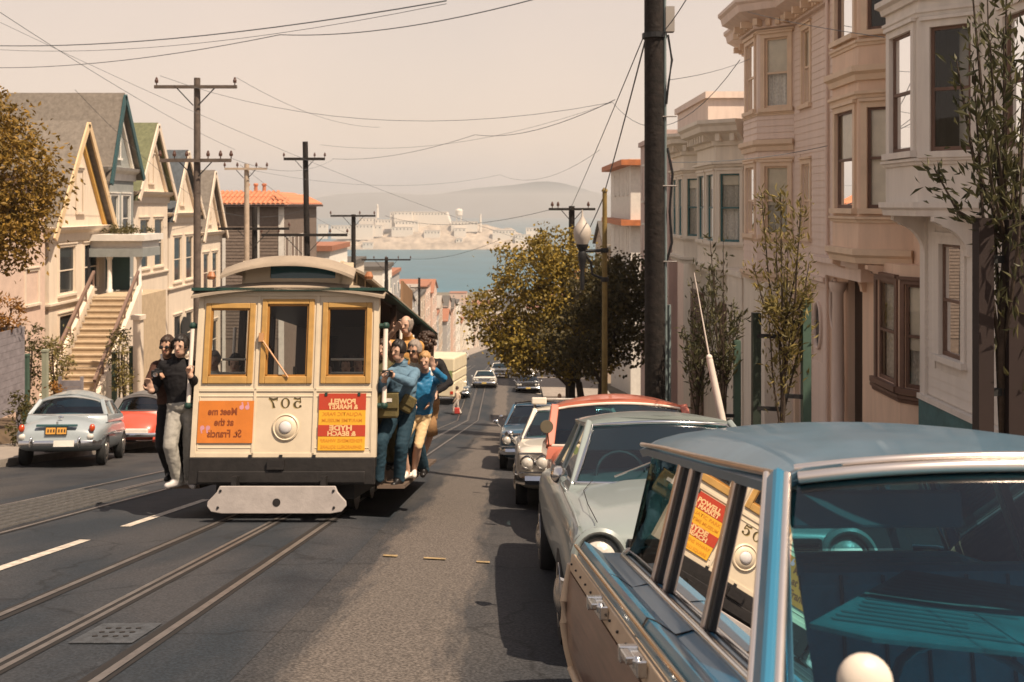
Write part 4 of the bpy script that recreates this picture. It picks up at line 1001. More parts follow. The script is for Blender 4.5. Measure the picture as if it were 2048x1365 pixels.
def limbs(mb, base, targets, r0, rs, fork=.55):
    b = V(base); top = sum((V(t) for t in targets), V((0, 0, 0))) / len(targets); f = b.lerp(top, fork * .8); f.x = b.x + (f.x - b.x) * .3; f.y = b.y + (f.y - b.y) * .3
    mb.path([b, b.lerp(f, .5) + V((rs.uniform(-.05, .05), 0, 0)), f], [r0 * 1.25, r0, r0 * .8], 8)
    for t in targets:
        t = V(t); m_ = f.lerp(t, .5) + V((rs.uniform(-.15, .15), rs.uniform(-.15, .15), .1)); mb.path([f, m_, t], [r0 * .55, r0 * .36, r0 * .14], 6)
        for _ in range(3):
            q = t + V((rs.uniform(-.5, .5), rs.uniform(-.5, .5), rs.uniform(-.2, .5))); mb.path([m_, q], [r0 * .2, r0 * .06], 5)
def tree(name, label, base, blobs, n, s, wd, lm, r0, seed, cat='tree', group=None, hollow=.55):
    rs = random.Random(seed); e = empty(name, base, label, cat, group)
    mb = MB(); limbs(mb, base, [b[0] for b in blobs], r0, rs); mb.build('trunk', m_bark, e, smooth=60)
    mb = MB(); crown(mb, blobs, n, s, wd, rs, hollow); o = mb.build('crown', lm, e); o['kind'] = 'stuff'; localise(e); return e
tree('street_tree', 'round dense orange green tree at the left edge', (-12.6, 22, gz(-12.6, 22)), [((-11.3, 22, .35), (1.25, 1.4, 1.6)), ((-11.85, 22.2, 1.75), (1.0, 1.1, .95)), ((-11.45, 21.8, -.55), (1.05, 1.2, 1.0)), ((-12.6, 22.4, .9), (1.3, 1.3, 1.5)), ((-10.75, 21.9, .4), (.62, .8, 1.0))], 15000, .135, .24, m_lf_round, .14, 1)
tree('street_tree', 'broad golden brown street tree spreading over the road', (2.75, 38, gz(2.75, 38)),
     [((.75, 38, -2.6), (1.7, 1.6, 1.35)), ((1.7, 38.2, -1.75), (1.2, 1.2, 1.0)), ((-.7, 37.8, -4.3), (1.25, 1.2, 1.15)), ((.8, 38, -5.0), (1.9, 1.7, 1.25)), ((2.6, 37.5, -3.6), (1.7, 1.5, 1.8)), ((2.4, 38, -5.6), (1.7, 1.5, 1.0)), ((.3, 38.2, -6.0), (.9, .9, .6))], 17000, .155, .34, m_lf_a, .15, 2, hollow=.35)
tree('street_tree', 'dark brown leaved tree behind the ochre pole', (2.9, 33, gz(2.9, 33)),
     [((3.1, 33, -2.9), (1.3, 1.4, 1.3)), ((3.7, 33, -3.8), (1.2, 1.3, 1.6)), ((2.2, 33, -4.4), (1.3, 1.3, 1.2)), ((3.9, 32.8, -2.6), (.9, 1, 1.0))], 10000, .15, .32, m_lf_b, .13, 5, hollow=.3)
tree('street_tree', 'shadowy tree low behind the parked cars, beyond the ochre pole', (2.9, 50, gz(2.9, 50)), [((2.0, 50, -6.6), (2.2, 1.8, 1.6)), ((3.6, 50, -5.5), (1.8, 1.8, 1.6)), ((.8, 50, -7.2), (1.3, 1.4, 1.0))], 4200, .24, .3, m_lf_b, .16, 7, hollow=.3)
def sapling(label, x, y, z0, ztop, spread, n, s, lm, stakes, seed, group='staked young street trees', wd=.13, stakem=None, zlow=None):
    """young olive with upright shoots, tied to stakes"""
    rs = random.Random(seed); e = empty('young_tree', (x, y, z0), label, 'tree', group)
    mb = MB(); zl = z0 + (ztop - z0) * .35 if zlow is None else zlow
    tops = []
    P0 = V((x, y, z0)); f = V((x + rs.uniform(-.03, .03), y, zl)); mb.path([P0, f, V((x + .02, y, zl + .3 * (ztop - zl)))], [.035, .03, .022], 7)
    shoots = []
    for k in range(15):
        zb = zl + rs.uniform(-.15, .45) * (ztop - zl); a = rs.uniform(0, 2 * PI); r = spread * rs.uniform(.35, 1); zt = zl + (ztop - zl) * rs.uniform(.35, 1)
        b = V((x, y, zb)); t = V((x + r * math.cos(a), y + r * .8 * math.sin(a), max(zt, zb + .2))); m_ = b.lerp(t, .5) + V((r * .15 * math.cos(a), r * .15 * math.sin(a), -.05)); mb.path([b, m_, t], [.014, .010, .004], 5); shoots.append((b, m_, t))
    shoots.append((f, f.lerp(V((x, y, ztop)), .5), V((x + .02, y, ztop))))
    mb.build('trunk', m_bark, e)
    mb = MB()
    for k in range(n):
        b, m_, t = shoots[rs.randrange(len(shoots))]; q = rs.random() ** .7; p = b.lerp(m_, q * 2) if q < .5 else m_.lerp(t, q * 2 - 1)
        p = p + V((rs.gauss(0, .045), rs.gauss(0, .045), rs.gauss(0, .04))); d = (t - b).normalized() + V((rs.gauss(0, .8), rs.gauss(0, .8), rs.gauss(.1, .6))); leaf(mb, p, d, s * rs.uniform(.6, 1.2), wd, rs)
    o = mb.build('crown', lm, e); o['kind'] = 'stuff'
    for sx, sy, zt, m in stakes:
        mb = MB(); mb.bx(x + sx - .045, x + sx + .045, y + sy - .045, y + sy + .045, z0 - .2, zt); so_ = mb.build('stake', m, e)
        for zz in (zt - .25, zt - 1.05):
            mb = MB(); mb.beam((x + sx, y + sy - .03, zz), (x, y, zz), .03, .045); mb.build('tie', m_rubber, so_)
    localise(e)
m_gst = mat('green_stake', (.05, .09, .065), .7, var=.2); m_dst = mat('dark_stake', (.02, .03, .02), .8); m_bst = mat('dark_brown_stake', (.022, .012, .010), .8)
sapling('staked olive tree in front of the pink house, a green stake at its right', 2.98, 11, gz(2.98, 11), .14, .44, 1700, .10, m_lf_o, [(-.27, .1, -1.2, m_dst), (.24, -.05, -1.05, m_gst)], 11)
sapling('sparse olive tree left of the one with green stakes', 2.95, 14, gz(2.95, 14), -.45, .44, 700, .12, m_lf_d, [(.20, 0, -1.9, m_gst)], 12)
sapling('thin dark olive tree close to the thick pole', 2.9, 15.6, gz(2.9, 15.6), -.9, .42, 800, .12, m_lf_d, [], 13)
sapling('tall olive tree cut by the right edge with dark stakes', 2.98, 6.05, gz(2.98, 6.05), 1.75, .50, 1150, .10, m_lf_d, [(-.13, .0, -.08, m_bst), (.04, -.02, -.09, m_bst), (.16, .03, -.06, m_bst)], 14, zlow=-.9)
# shrubs on the left bank
def shrub(label, c, r, n, s, lm, seed, wd=.2):
    rs = random.Random(seed); e = empty('shrub', (c[0], c[1], c[2] - r[2]), label, 'shrub', None)
    mb = MB()
    for k in range(5):
        a = rs.uniform(0, 6.28); mb.path([(c[0], c[1], c[2] - r[2] - .3), (c[0] + r[0] * .5 * math.cos(a), c[1] + r[1] * .5 * math.sin(a), c[2] + r[2] * .3)], [.03, .01], 5)
    mb.build('stem', m_bark, e); mb = MB(); crown(mb, [(c, r)], n, s, wd, rs, .3); o = mb.build('foliage', lm, e); o['kind'] = 'stuff'; localise(e)
shrub('orange green shrub leaning over the grey board fence', (-13.6, 26.6, -2.95), (.55, .6, .6), 900, .13, m_lf_or, 31)
shrub('dark shrub at the left edge by the pavement', (-11.9, 24.5, -5.35), (.5, .6, .75), 900, .12, m_lf_g, 32)
shrub('orange shrub beside the dark one at the left edge', (-12.15, 27.0, -5.35), (.42, .5, .6), 800, .12, m_lf_or, 33)
shrub('tall ragged shrub between the fence and the green posts', (-14.6, 30.2, -4.6), (.5, .5, 1.2), 900, .13, m_lf_g, 34)
shrub('feathery green shrub left of the foot of the steps', (-14.05, 30.8, -4.8), (.42, .5, 1.15), 900, .13, m_lf_o, 35)
shrub('narrow upright shrub right of the steps', (-13.35, 34.0, -5.1), (.3, .4, 1.2), 700, .13, m_lf_g, 36)
shrub('slim leafy shrub at the wall between steps and cream house', (-12.95, 33.4, -5.3), (.22, .3, 1.3), 500, .12, m_lf_o, 37)
shrub('low shrub behind the two men on the running board', (-11.6, 36.0, -6.2), (.5, .5, .6), 600, .13, m_lf_g, 38)
shrub('trailing planter greenery on the porch cornice', (-15.9, 41.2, -1.05), (1.0, .7, .2), 700, .12, m_lf_g, 39)
for k, (x, y, zt, m, l) in enumerate([(-13.8, 28.4, -4.3, m_gst, 'green garden post nearest the grey fence'), (-13.35, 28.6, -4.2, mat('pale_green_post', (.26, .27, .2), .7), 'pale green garden post beside the feathery shrub'), (-13.6, 34.2, -5.1, m_gst, 'green post right of the steps'), (-13.0, 34.2, -4.9, m_gst, 'green post by the slim shrub')]):
    mb = MB(); z = gz(x, y); mb.v = []; mb.bx(x - .07, x + .07, y - .07, y + .07, z - .1, zt); mb.bx(x - .085, x + .085, y - .085, y + .085, zt, zt + .06); o = mb.build('garden_post', m); tag(o, l, 'post')
mb = MB(); mb.bx(-12.85, -12.6, 33.9, 34.2, -8.2, -3.9); mb.bx(-12.91, -12.54, 33.84, 34.26, -3.9, -3.75); o = mb.build('gate_pier', m_cream); tag(o, 'cream gate pier standing right of the steps behind the red car', 'pier')
# ================================================================== cable car 
CCO = V((-2.62, 11.3, zr(11.3)))
cc = empty('cable_car', CCO, 'cream cable car with ochre window frames coming up the hill crowded with riders', 'cable car', slope=True)
m_cc = mat('cream_car_paint', (.575, .48, .35), .45, var=.10, scale=2.2, coat=.1, bump=.10, bscale=9)
m_och = mat('ochre_window_frame', (.41, .235, .07), .5, var=.18, scale=6)
m_roofc = mat('roof_canvas', (.27, .215, .16), .75, var=.15, scale=4, bump=.2, bscale=30)
m_skirt = mat('black_skirt', (.012, .010, .009), .6, var=.5, scale=6, bump=.5, bscale=14)
m_green = mat('dark_green_trim', (.012, .04, .03), .45)
m_pilot = mat('grey_pilot_paint', (.33, .295, .275), .6, var=.14, scale=5, bump=.3, bscale=25)
m_varn = mat('varnished_wood', (.028, .012, .006), .4, var=.3, scale=6)
HW = 1.06
def line(mb, x0, x1, z0, z1, y=-.012, t=.012, mi=0): mb.bx(x0, x1, y, y + t, z0, z1, mi)
# bulkhead: wall with three window openings
zb, zt = .70, 2.60
ops = [(-.97, -.39, 1.53, 2.46), (-.31, .30, 1.53, 2.51), (.40, .98, 1.53, 2.47)]
mb = MB(); wallx = []
def cc_wall(mb, holes, x0, x1, z0, z1, y, t, mi=0):
    xs = sorted({x0, x1, *[h[k] for h in holes for k in (0, 1)]}); zs = sorted({z0, z1, *[h[k] for h in holes for k in (2, 3)]})
    for a, b in zip(xs, xs[1:]):
        for c, d in zip(zs, zs[1:]):
            if any(h[0] < (a + b) / 2 < h[1] and h[2] < (c + d) / 2 < h[3] for h in holes): continue
            mb.bx(a, b, y, y + t, c, d, mi)
cc_wall(mb, ops, -HW, HW, zb, zt, 0, .06)
mb.build('front_panel', m_cc, cc)
mb = MB()   # raised stiles, rails and beads
for x0, x1 in ((-HW, -1.0), (1.0, HW), (-.365, -.335), (.325, .36)): line(mb, x0, x1, zb, zt)
line(mb, -1.0, 1.0, 1.44, 1.475); line(mb, -1.0, 1.0, 1.38, 1.395, -.007); line(mb, -1.0, 1.0, zb, zb + .05); line(mb, -HW, HW, 2.545, 2.60, -.02, .02)
for x in (-.99, .985): line(mb, x, x + .012, .78, 1.38, -.006)
line(mb, -.98, -.36, .80, .812, -.006); line(mb, .36, .98, .80, .812, -.006)
mb.build('panel_moulding', m_cc, cc, bevel=.003)
for (a, b, c, d) in ops:
    mb = MB(); t = .062; line(mb, a, a + t, c, d, -.022, .07); line(mb, b - t, b, c, d, -.022, .07); line(mb, a + t, b - t, d - t, d, -.022, .07); line(mb, a + t, b - t, c, c + t * 1.35, -.022, .07)
    o = mb.build('window_frame', m_och, cc, bevel=.008)
    mb = MB(); t2 = .05; a2, b2, c2, d2 = a + t, b - t, c + t * 1.35, d - t; i_ = .02
    line(mb, a2, a2 + i_, c2, d2, .0, .03); line(mb, b2 - i_, b2, c2, d2, .0, .03); line(mb, a2, b2, d2 - i_, d2, .0, .03); line(mb, a2, b2, c2, c2 + i_, .0, .03); mb.build('inner_bead', mat('dark_ochre', (.32, .15, .03), .5), o)
    mb = MB(); mb.poly([(a2, .035, c2), (b2, .035, c2), (b2, .035, d2), (a2, .035, d2)]); mb.build('pane', glassmat('tram_glass', (.70, .72, .70), .0, ior=1.3), o)
# wiper on the middle window
mb = MB(); mb.tube((-.30, -.05, 2.05), (.03, -.04, 1.60), .011, n=6); mb.box((-.30, -.04, 2.06), (.05, .05, .1)); mb.build('wiper', mat('wiper_orange', (.42, .22, .10), .5), cc)
# headlamp
mb = MB(); mb.lathe([(.155, .0), (.155, -.014), (.140, -.024), (.130, -.014), (.125, -.014), (.10, -.034), (.076, -.038), (.076, -.02)], (.02, 0, 1.035), 'y', 28); hl = mb.build('headlamp', m_cc, cc, smooth=35)
mb = MB(); mb.lathe([(.076, -.02), (.07, -.044), (.045, -.058), (.012, -.063)], (.02, 0, 1.035), 'y', 20); mb.build('lens', mat('lamp_lens', (.55, .52, .5), .12, spec=.8), hl, smooth=60)

# lettering (the photograph is mirrored, so the letters are)
def text(s, size, x, z, y, m, parent, bold=0, sx=1.0, shear=0, name='lettering', align='CENTER'):
    cu = D.curves.new('lettering', 'FONT'); cu.body = s; cu.size = size; cu.align_x = align; cu.offset = bold; cu.shear = shear; cu.resolution_u = 3; cu.extrude = .0
    o = D.objects.new('tmp', cu); COL.objects.link(o); dg = bpy.context.evaluated_depsgraph_get(); me = D.meshes.new_from_object(o.evaluated_get(dg))
    D.objects.remove(o)
    co = np.empty(len(me.vertices) * 3); me.vertices.foreach_get('co', co); co = co.reshape(-1, 3)
    nv = np.empty_like(co); nv[:, 0] = x - co[:, 0] * sx; nv[:, 1] = y; nv[:, 2] = z + co[:, 1]
    me.vertices.foreach_set('co', nv.ravel()); me.materials.clear(); me.materials.append(m); me.update()
    return link(name, me, parent)
m_num = mat('dark_numeral_paint', (.07, .05, .02), .5)
m_nsh = mat('numeral_shade_paint', (.40, .30, .14), .5)
def numeral(polys, ox, name='numeral'):
    for m, dx, dz, y in ((m_nsh, -.008, -.008, -.0005), (m_num, 0, 0, -.0015)):
        mb = MB()
        for (pts) in polys:
            n = len(pts) // 2
            for k in range(n - 1):
                q = [pts[k], pts[k + 1], pts[2 * n - 2 - k], pts[2 * n - 1 - k]]
                mb.poly([(ox - u + dx, y, 1.255 + v + dz) for u, v in q])
        mb.build(name, m, cc)
def arc(cx, cz, rx, rz, ax, az, a0, a1, k=14):
    o = [(cx + rx * math.cos(R(a0 + (a1 - a0) * i / k)), cz + rz * math.sin(R(a0 + (a1 - a0) * i / k))) for i in range(k + 1)]
    n_ = [(ax[0] + ax[1] * math.cos(R(a0 + (a1 - a0) * i / k)), az[0] + az[1] * math.sin(R(a0 + (a1 - a0) * i / k))) for i in range(k + 1)]
    return o + n_[::-1]
zero = arc(0, .055, .052, .058, (0, .030), (.055, .050), 0, 360, 24)
five = [arc(0, .038, .048, .042, (-.006, .026), (.038, .034), 150, -150, 16), [(-.042, .062), (-.034, .116), (-.024, .116), (-.032, .06)], [(-.036, .118), (.0, .108), (.042, .12), (.044, .100), (.0, .092), (-.032, .098)], arc(-.034, .018, .014, .014, (-.034, .0), (.018, .0), 0, 360, 10)]
seven = [[(-.05, .118), (0, .106), (.052, .118), (.050, .098), (0, .082), (-.044, .094)], [(-.052, .120), (-.046, .078), (-.038, .080), (-.042, .118)], [(.044, .10), (.012, .055), (.004, .0), (-.026, .0), (-.006, .055), (.030, .10)]]
# mirrored: 7 at left, 0 centre, 5 at right of the picture
for polys, ox in ((seven, -.135), ([zero], .005), (five, .145)): numeral(polys, ox)
# orange advertising card
ad = MB(); ad.bx(-.99, -.355, -.016, -.004, .86, 1.335); ad = ad.build('advert_card', mat('orange_card', (.54, .165, .025), .55, var=.10, scale=5), cc)
mt = mat('brown_print', (.20, .045, .01), .6); ml = mat('lilac_print', (.52, .25, .30), .6)
text('Meet me', .115, -.71, 1.175, -.0172, mt, ad, .004, .82); text('at the', .115, -.69, 1.055, -.0172, mt, ad, .004, .82); text('St. Francis', .12, -.68, .925, -.0172, mt, ad, .004, .80)
for cx, cz, s in ((-.495, 1.26, 1), (-.43, 1.26, 1), (-.935, 1.03, -1), (-.87, 1.03, -1)):
    mb = MB(); k = 12
    mb.poly([(cx + .026 * math.cos(2 * PI * j / k), -.0175, cz + .026 * math.sin(2 * PI * j / k)) for j in range(k)]); mb.poly([(cx + .026 * s, -.0174, cz), (cx + .012 * s, -.0174, cz + .06 * s), (cx - .004 * s, -.0174, cz + .06 * s), (cx + .004 * s, -.0174, cz + .01 * s)]); mb.build('quote_mark', ml, ad)
# route board
m_red = mat('route_red', (.40, .045, .02), .45, var=.06); m_ryel = mat('route_yellow', (.66, .34, .025), .45, var=.06); m_rtxt = mat('route_cream_print', (.66, .42, .20), .5); m_rrtxt = mat('route_ochre_print', (.52, .19, .015), .5)
x0, x1 = .395, .935
rb = MB(); rb.bx(x0, x1, -.02, -.006, .775, 1.415); rb = rb.build('route_board', m_ryel, cc, bevel=.004)
for a, b in ((1.232, 1.418), (.935, 1.062)):
    mb = MB(); mb.bx(x0 - .002, x1 + .002, -.0225, -.019, a, b); mb.build('red_band', m_red, rb)
yt = -.0235; xc = (x0 + x1) / 2
text('POWELL', .080, xc, 1.300, yt, m_rtxt, rb, .004, 1.0); text('& MARKET', .072, xc + .01, 1.242, yt, m_rtxt, rb, .003, 1.0)
text('AQUATIC PARK', .058, xc, 1.165, -.0215, m_rrtxt, rb, .001, 1.1); text('MARITIME MUSEUM', .055, xc, 1.095, -.0215, m_rrtxt, rb, .001, .98)
text('HYDE', .078, xc - .01, 1.003, yt, m_rtxt, rb, .004, 1.3); text('& BEACH', .072, xc, .942, yt, m_rtxt, rb, .003, 1.12)
text('FISHERMENS WHARF', .055, xc, .868, -.0215, m_rrtxt, rb, .001, .95); text('GHIRARDELLI SQUARE', .052, xc, .798, -.0215, m_rrtxt, rb, .001, .9)
for x in (x0 + .08, x1 - .08):
    mb = MB(); mb.box((x, -.02, 1.408), (.03, .02, .035)); mb.build('clip', m_green, rb)
for x in (-.37, -.02, .36):
    mb = MB(); mb.bx(x - .018, x + .018, -.03, 0, .69, .73); mb.build('bolt', m_black, cc)
# corner posts, floor, skirt
mb = MB(); mb.bx(-HW - .0, HW + .0, -.03, .04, .40, .699); mb.bx(-.95, .95, -.05, -.03, .42, .55); mb.build('skirt', m_skirt, cc, bevel=.01)
mb = MB(); mb.bx(-.16, .03, -.075, -.03, .57, .675, 0); mb.bx(-.13, 0, -.0765, -.07, .60, .65, 1); mb.build('coupler', [m_skirt, m_dark], cc)
LEN = 8.4
mb = MB(); mb.bx(-HW + .02, HW - .02, .05, LEN, .58, .70); mb.bx(-.8, .8, .2, LEN - .2, .22, .58); mb.build('floor', m_skirt, cc)
for s in (-1, 1):
    mb = MB(); mb.bx(*sorted((s * (HW - .02), s * (HW + .30))), .35, 5.4, .325, .365); mb.bx(*sorted((s * (HW - .02), s * (HW + .02))), .35, 5.4, .365, .58); mb.build('running_board', mat('worn_step', (.10, .07, .05), .7, var=.3), cc)
# pilot board
def pilot():
    P = []; W2, zl, zh = .775, .105, .40
    prof = [(W2 - .17, zl), (W2 - .05, zl + .02), (W2, zl + .08), (W2 - .005, zl + .13), (W2 - .06, zl + .185), (W2 - .10, zl + .23), (W2 - .13, zh)]
    return [(x, -.22, z) for x, z in prof] + [(-x, -.22, z) for x, z in reversed(prof)]
mb = MB(); mb.prism(pilot(), (0, .05, 0)); pb = mb.build('pilot_board', m_pilot, cc, bevel=.008)
mb = MB(); k = 16; mb.lathe([(.044, -.224), (.044, -.2)], (.0, 0, .225), 'y', 16); mb.build('pilot_hole', m_dark, pb)
for x, z in ((-.63, .35), (.63, .35), (-.65, .17), (.64, .17)):
    mb = MB(); mb.lathe([(.016, -.2255), (.01, -.235)], (x, 0, z), 'y', 8); mb.build('bolt', m_black, pb)
for x in (-.5, .5):
    mb = MB(); mb.bx(x - .03, x + .03, -.18, .1, .28, .5); mb.build('pilot_hanger', m_skirt, cc)
for y in (1.2, 2.6, 5.8, 7.2):
    for s in (-1, 1):
        mb = MB(); mb.lathe([(.06, -.06), (.26, -.06), (.28, -.05), (.28, .05), (.30, .055), (.30, .07), (.06, .07)], (s * .615, y, .30), 'x', 24); mb.build('wheel', m_steel, cc, smooth=35)
# roof: eave, curved lower deck, clerestory, top deck
EH = 1.13
mb = MB(); mb.bx(-EH, EH, -.10, LEN + .1, 2.60, 2.635); mb.build('eave', m_green, cc)
def deck(name, zf, hw, y0, y1, m, n=14, ends=.0, thick=.03):
    mb = MB(); rings = []
    ys = [y0, y0 + .04, y0 + .15] + [y0 + .15 + (y1 - y0 - .3) * k / 8 for k in range(1, 9)] + [y1 - .04, y1]
    for y in ys:
        e_ = min(y - y0, y1 - y); f = 1 - ends * max(0, 1 - e_ / .35) ** 2
        top = [(hw * (-1 + 2 * k / n), y, zf(-1 + 2 * k / n) - (1 - f)) for k in range(n + 1)]
        rings.append(top + [(p[0], p[1], p[2] - thick) for p in reversed(top)])
    mb.loft(rings); return mb.build(name, m, cc, smooth=50)
deck('lower_roof', lambda t: 2.655 + .105 * (1 - abs(t) ** 2.2), EH, -.10, LEN + .1, m_roofc, ends=.12)
# clerestory walls
c0, c1 = .12, LEN - .4
CW = .60
mb = MB(); cc_wall(mb, [(-.27, .51, 2.77, 2.92)], -CW, CW + .12, 2.66, 2.96, c0, .04); mb.bx(-CW, -CW + .04, c0, c1, 2.70, 2.98); mb.bx(CW - .04, CW, c0, c1, 2.70, 2.98); mb.bx(-CW, CW, c1, c1 + .04, 2.7, 2.98); mb.build('clerestory', mat('clerestory_paint', (.56, .46, .33), .55, var=.1), cc)
mb = MB(); mb.poly([(-.27, c0 + .02, 2.77), (.51, c0 + .02, 2.77), (.51, c0 + .02, 2.92), (-.27, c0 + .02, 2.92)]); mb.build('clerestory_pane', mat('teal_glass', (.03, .10, .12), .1, spec=.6), cc)
mb = MB()
for y in np.arange(.5, c1 - .4, .75):
    for s in (-1, 1): mb.bx(*sorted((s * (CW - .01), s * (CW + .006))), y, y + .6, 2.82, 2.95)
mb.build('side_lights', m_darkglass, cc)['kind'] = 'stuff'
def topz(t): return 2.92 + .155 * (1 - abs(t) ** 2.3)
deck('top_roof', topz, .78, -.18, LEN - .1, m_roofc, n=18, ends=.16, thick=.035)
for x in (-.93, .93):
    mb = MB(); mb.lathe([(.04, 2.74), (.055, 2.77), (.03, 2.83)], (x, -.02, 0), n=10); mb.build('marker_lamp', mat('amber_lamp', (.30, .12, .05), .4), cc)
mb = MB(); mb.bx(1.06, 1.09, 2.2, 3.6, 2.66, 2.98); mb.build('side_signboard', mat('brown_board', (.22, .13, .07), .6), cc)
# posts and stanchions
for s in (-1, 1):
    for y in (.05, 1.75, 3.4):
        mb = MB(); mb.bx(*sorted((s * (HW - .09), s * (HW - .005))), y, y + .09, .70, 2.6); mb.build('post', m_varn if y > .1 else m_cc, cc)
    mb = MB(); mb.tube((s * (HW + .075), .06, 1.30), (s * (HW + .075), .06, 2.18), .028, n=12); st = mb.build('stanchion', mat('white_enamel', (.70, .62, .54), .3, var=.05), cc, smooth=50)
    mb = MB()
    for z in (1.28, 2.2): mb.path([(s * (HW - .02), .06, z), (s * (HW + .075), .06, z)], .03, 8); mb.ball((s * (HW + .075), .06, z), .045)
    mb.build('stanchion_bracket', m_green, st)
    for y in (1.8, 3.45):
        mb = MB(); mb.tube((s * (HW + .06), y, 1.0), (s * (HW + .06), y, 2.3), .022, n=10); mb.build('stanchion', D.materials['white_enamel'], cc, smooth=50)
    # benches facing outwards
    mb = MB()
    for k in range(5): mb.bx(*sorted((s * (.42 + .1 * k), s * (.505 + .1 * k))), .5, 5.2, 1.10, 1.13)
    mb.bx(*sorted((s * .40, s * .44)), .5, 5.2, 1.13, 1.55); mb.bx(*sorted((s * .5, s * .8)), .5, 5.2, .70, 1.10); mb.build('bench', m_varn, cc)
# grab rails seen through the glass
for x0_, x1_ in ((-.85, -.45), (.45, .92)):
    mb = MB(); mb.tube((x0_, .35, 1.66), (x1_, .35, 1.66), .014, n=8); mb.tube((x0_, .35, 1.82), (x1_, .35, 1.82), .014, n=8); mb.build('grab_rail', D.materials['white_enamel'], cc)
# grip levers
for x in (-.12, .14):
    mb = MB(); mb.tube((x, 1.0, .7), (x + .03, .85, 1.75), .02, n=8); mb.build('grip_lever', m_steel, cc)
# rear cabin
mb = MB()
for s in (-1, 1):
    hs = [(5.55 + .62 * k, 6.02 + .62 * k, 1.55, 2.42) for k in range(4)]
    xs = sorted((s * (HW - .05), s * HW)); us = sorted({5.4, LEN, *[h[k] for h in hs for k in (0, 1)]})
    for a, b in zip(us, us[1:]):
        inh = any(h[0] < (a + b) / 2 < h[1] for h in hs)
        if inh: mb.bx(xs[0], xs[1], a, b, .70, 1.55); mb.bx(xs[0], xs[1], a, b, 2.42, 2.6)
        else: mb.bx(xs[0], xs[1], a, b, .70, 2.6)
cc_wall(mb, [(-.8, -.35, 1.5, 2.4), (.35, .8, 1.5, 2.4)], -HW + .05, HW - .05, .7, 2.6, 5.4, .05); cc_wall(mb, [(-.8, -.3, 1.5, 2.4), (.3, .8, 1.5, 2.4)], -HW + .05, HW - .05, .7, 2.6, LEN - .06, .05)
mb.build('cabin_wall', m_varn, cc)
mb = MB(); mb.bx(-1.0, 1.0, .3, LEN, 2.56, 2.595); mb.build('ceiling', m_varn, cc)
# ================================================================== parked cars
m_under = mat('car_underside', (.010, .009, .009), .9)
m_lens = mat('headlight_lens', (.50, .47, .42), .10, spec=.8, var=.15, scale=40, bump=.3, bscale=120)
m_redl = mat('red_tail_lens', (.45, .035, .01), .25, spec=.6)
m_seat = mat('brown_vinyl', (.05, .03, .022), .6)
m_cap = mat('hub_cap', (.55, .52, .48), .25, metal=.9)
m_mirror = m_chrome
def paint(name, col, rough=.32, coat=.55, var=.06): return mat(name, col, rough, var=var, scale=1.5, coat=coat, spec=.45, bump=.02, bscale=8)
def body_loft(st, n=5):
    """stations (y, halfwidth, z bottom, z shoulder, z top centre, roundness) -> closed rings across the car"""
    rings = []
    for (y, w, zb, zs, zt, *r) in st:
        k = r[0] if r else .90
        zm = zb + (zs - zb) * .55
        h = [(0, zb), (.80 * w, zb), (.95 * w, zb + .06), (w, zm), (.985 * w, zs - .07), (k * w, zs), (k * w * .72, zs + (zt - zs) * .55), (k * w * .36, zs + (zt - zs) * .92), (0, zt)]
        ring = [(x, y, z) for x, z in h] + [(-x, y, z) for x, z in reversed(h[1:-1])]
        rings.append(ring)
    return rings
def car_body(e, st, pm, wheels, wr, hw, sub=1, name='body', arch=1.12, well=.22):
    mb = MB(); mb.loft(body_loft(st)); o = mb.build(name, [pm, m_under], e, smooth=180)
    md = o.modifiers.new('s', 'SUBSURF'); md.levels = md.render_levels = 2
    cut = MB()
    for y in wheels:
        for s in (-1, 1): cut.lathe([(wr * arch, 0), (wr * arch, well)], (s * hw * 1.06 - (well if s > 0 else 0), y, wr * .98), 'x', 24)
    c = cut.build('cutter', m_under)
    md = o.modifiers.new('b', 'BOOLEAN'); md.object = c; md.operation = 'DIFFERENCE'; md.solver = 'EXACT'
    baked(o); D.objects.remove(c)
    me = o.data; me.shade_smooth(); me.set_sharp_from_angle(angle=R(38)); return o
def wheel(e, x, y, r, side, white=False, w=.16):
    mb = MB(); s = side
    mb.lathe([(r * .62, -w / 2), (r * .93, -w / 2), (r, -w * .3), (r, w * .3), (r * .93, w / 2), (r * .62, w / 2)], (x, y, r), 'x', 24); t = mb.build('wheel', m_rubber, e, smooth=40)
    if white:
        mb = MB(); mb.lathe([(r * .68, s * w * .5 + s * .002), (r * .90, s * w * .5 + s * .002), (r * .88, s * w * .52), (r * .7, s * w * .52)], (x, y, r), 'x', 24); mb.build('whitewall', mat('whitewall_rubber', (.55, .50, .42), .6), t)
    mb = MB(); mb.lathe([(r * .64, s * w * .30), (r * .62, s * w * .52), (r * .5, s * w * .44), (r * .42, s * w * .46), (r * .30, s * w * .62), (r * .1, s * w * .7), (.002, s * w * .7)], (x, y, r), 'x', 24, cap=False); mb.build('hub_cap', m_cap, t, smooth=40)
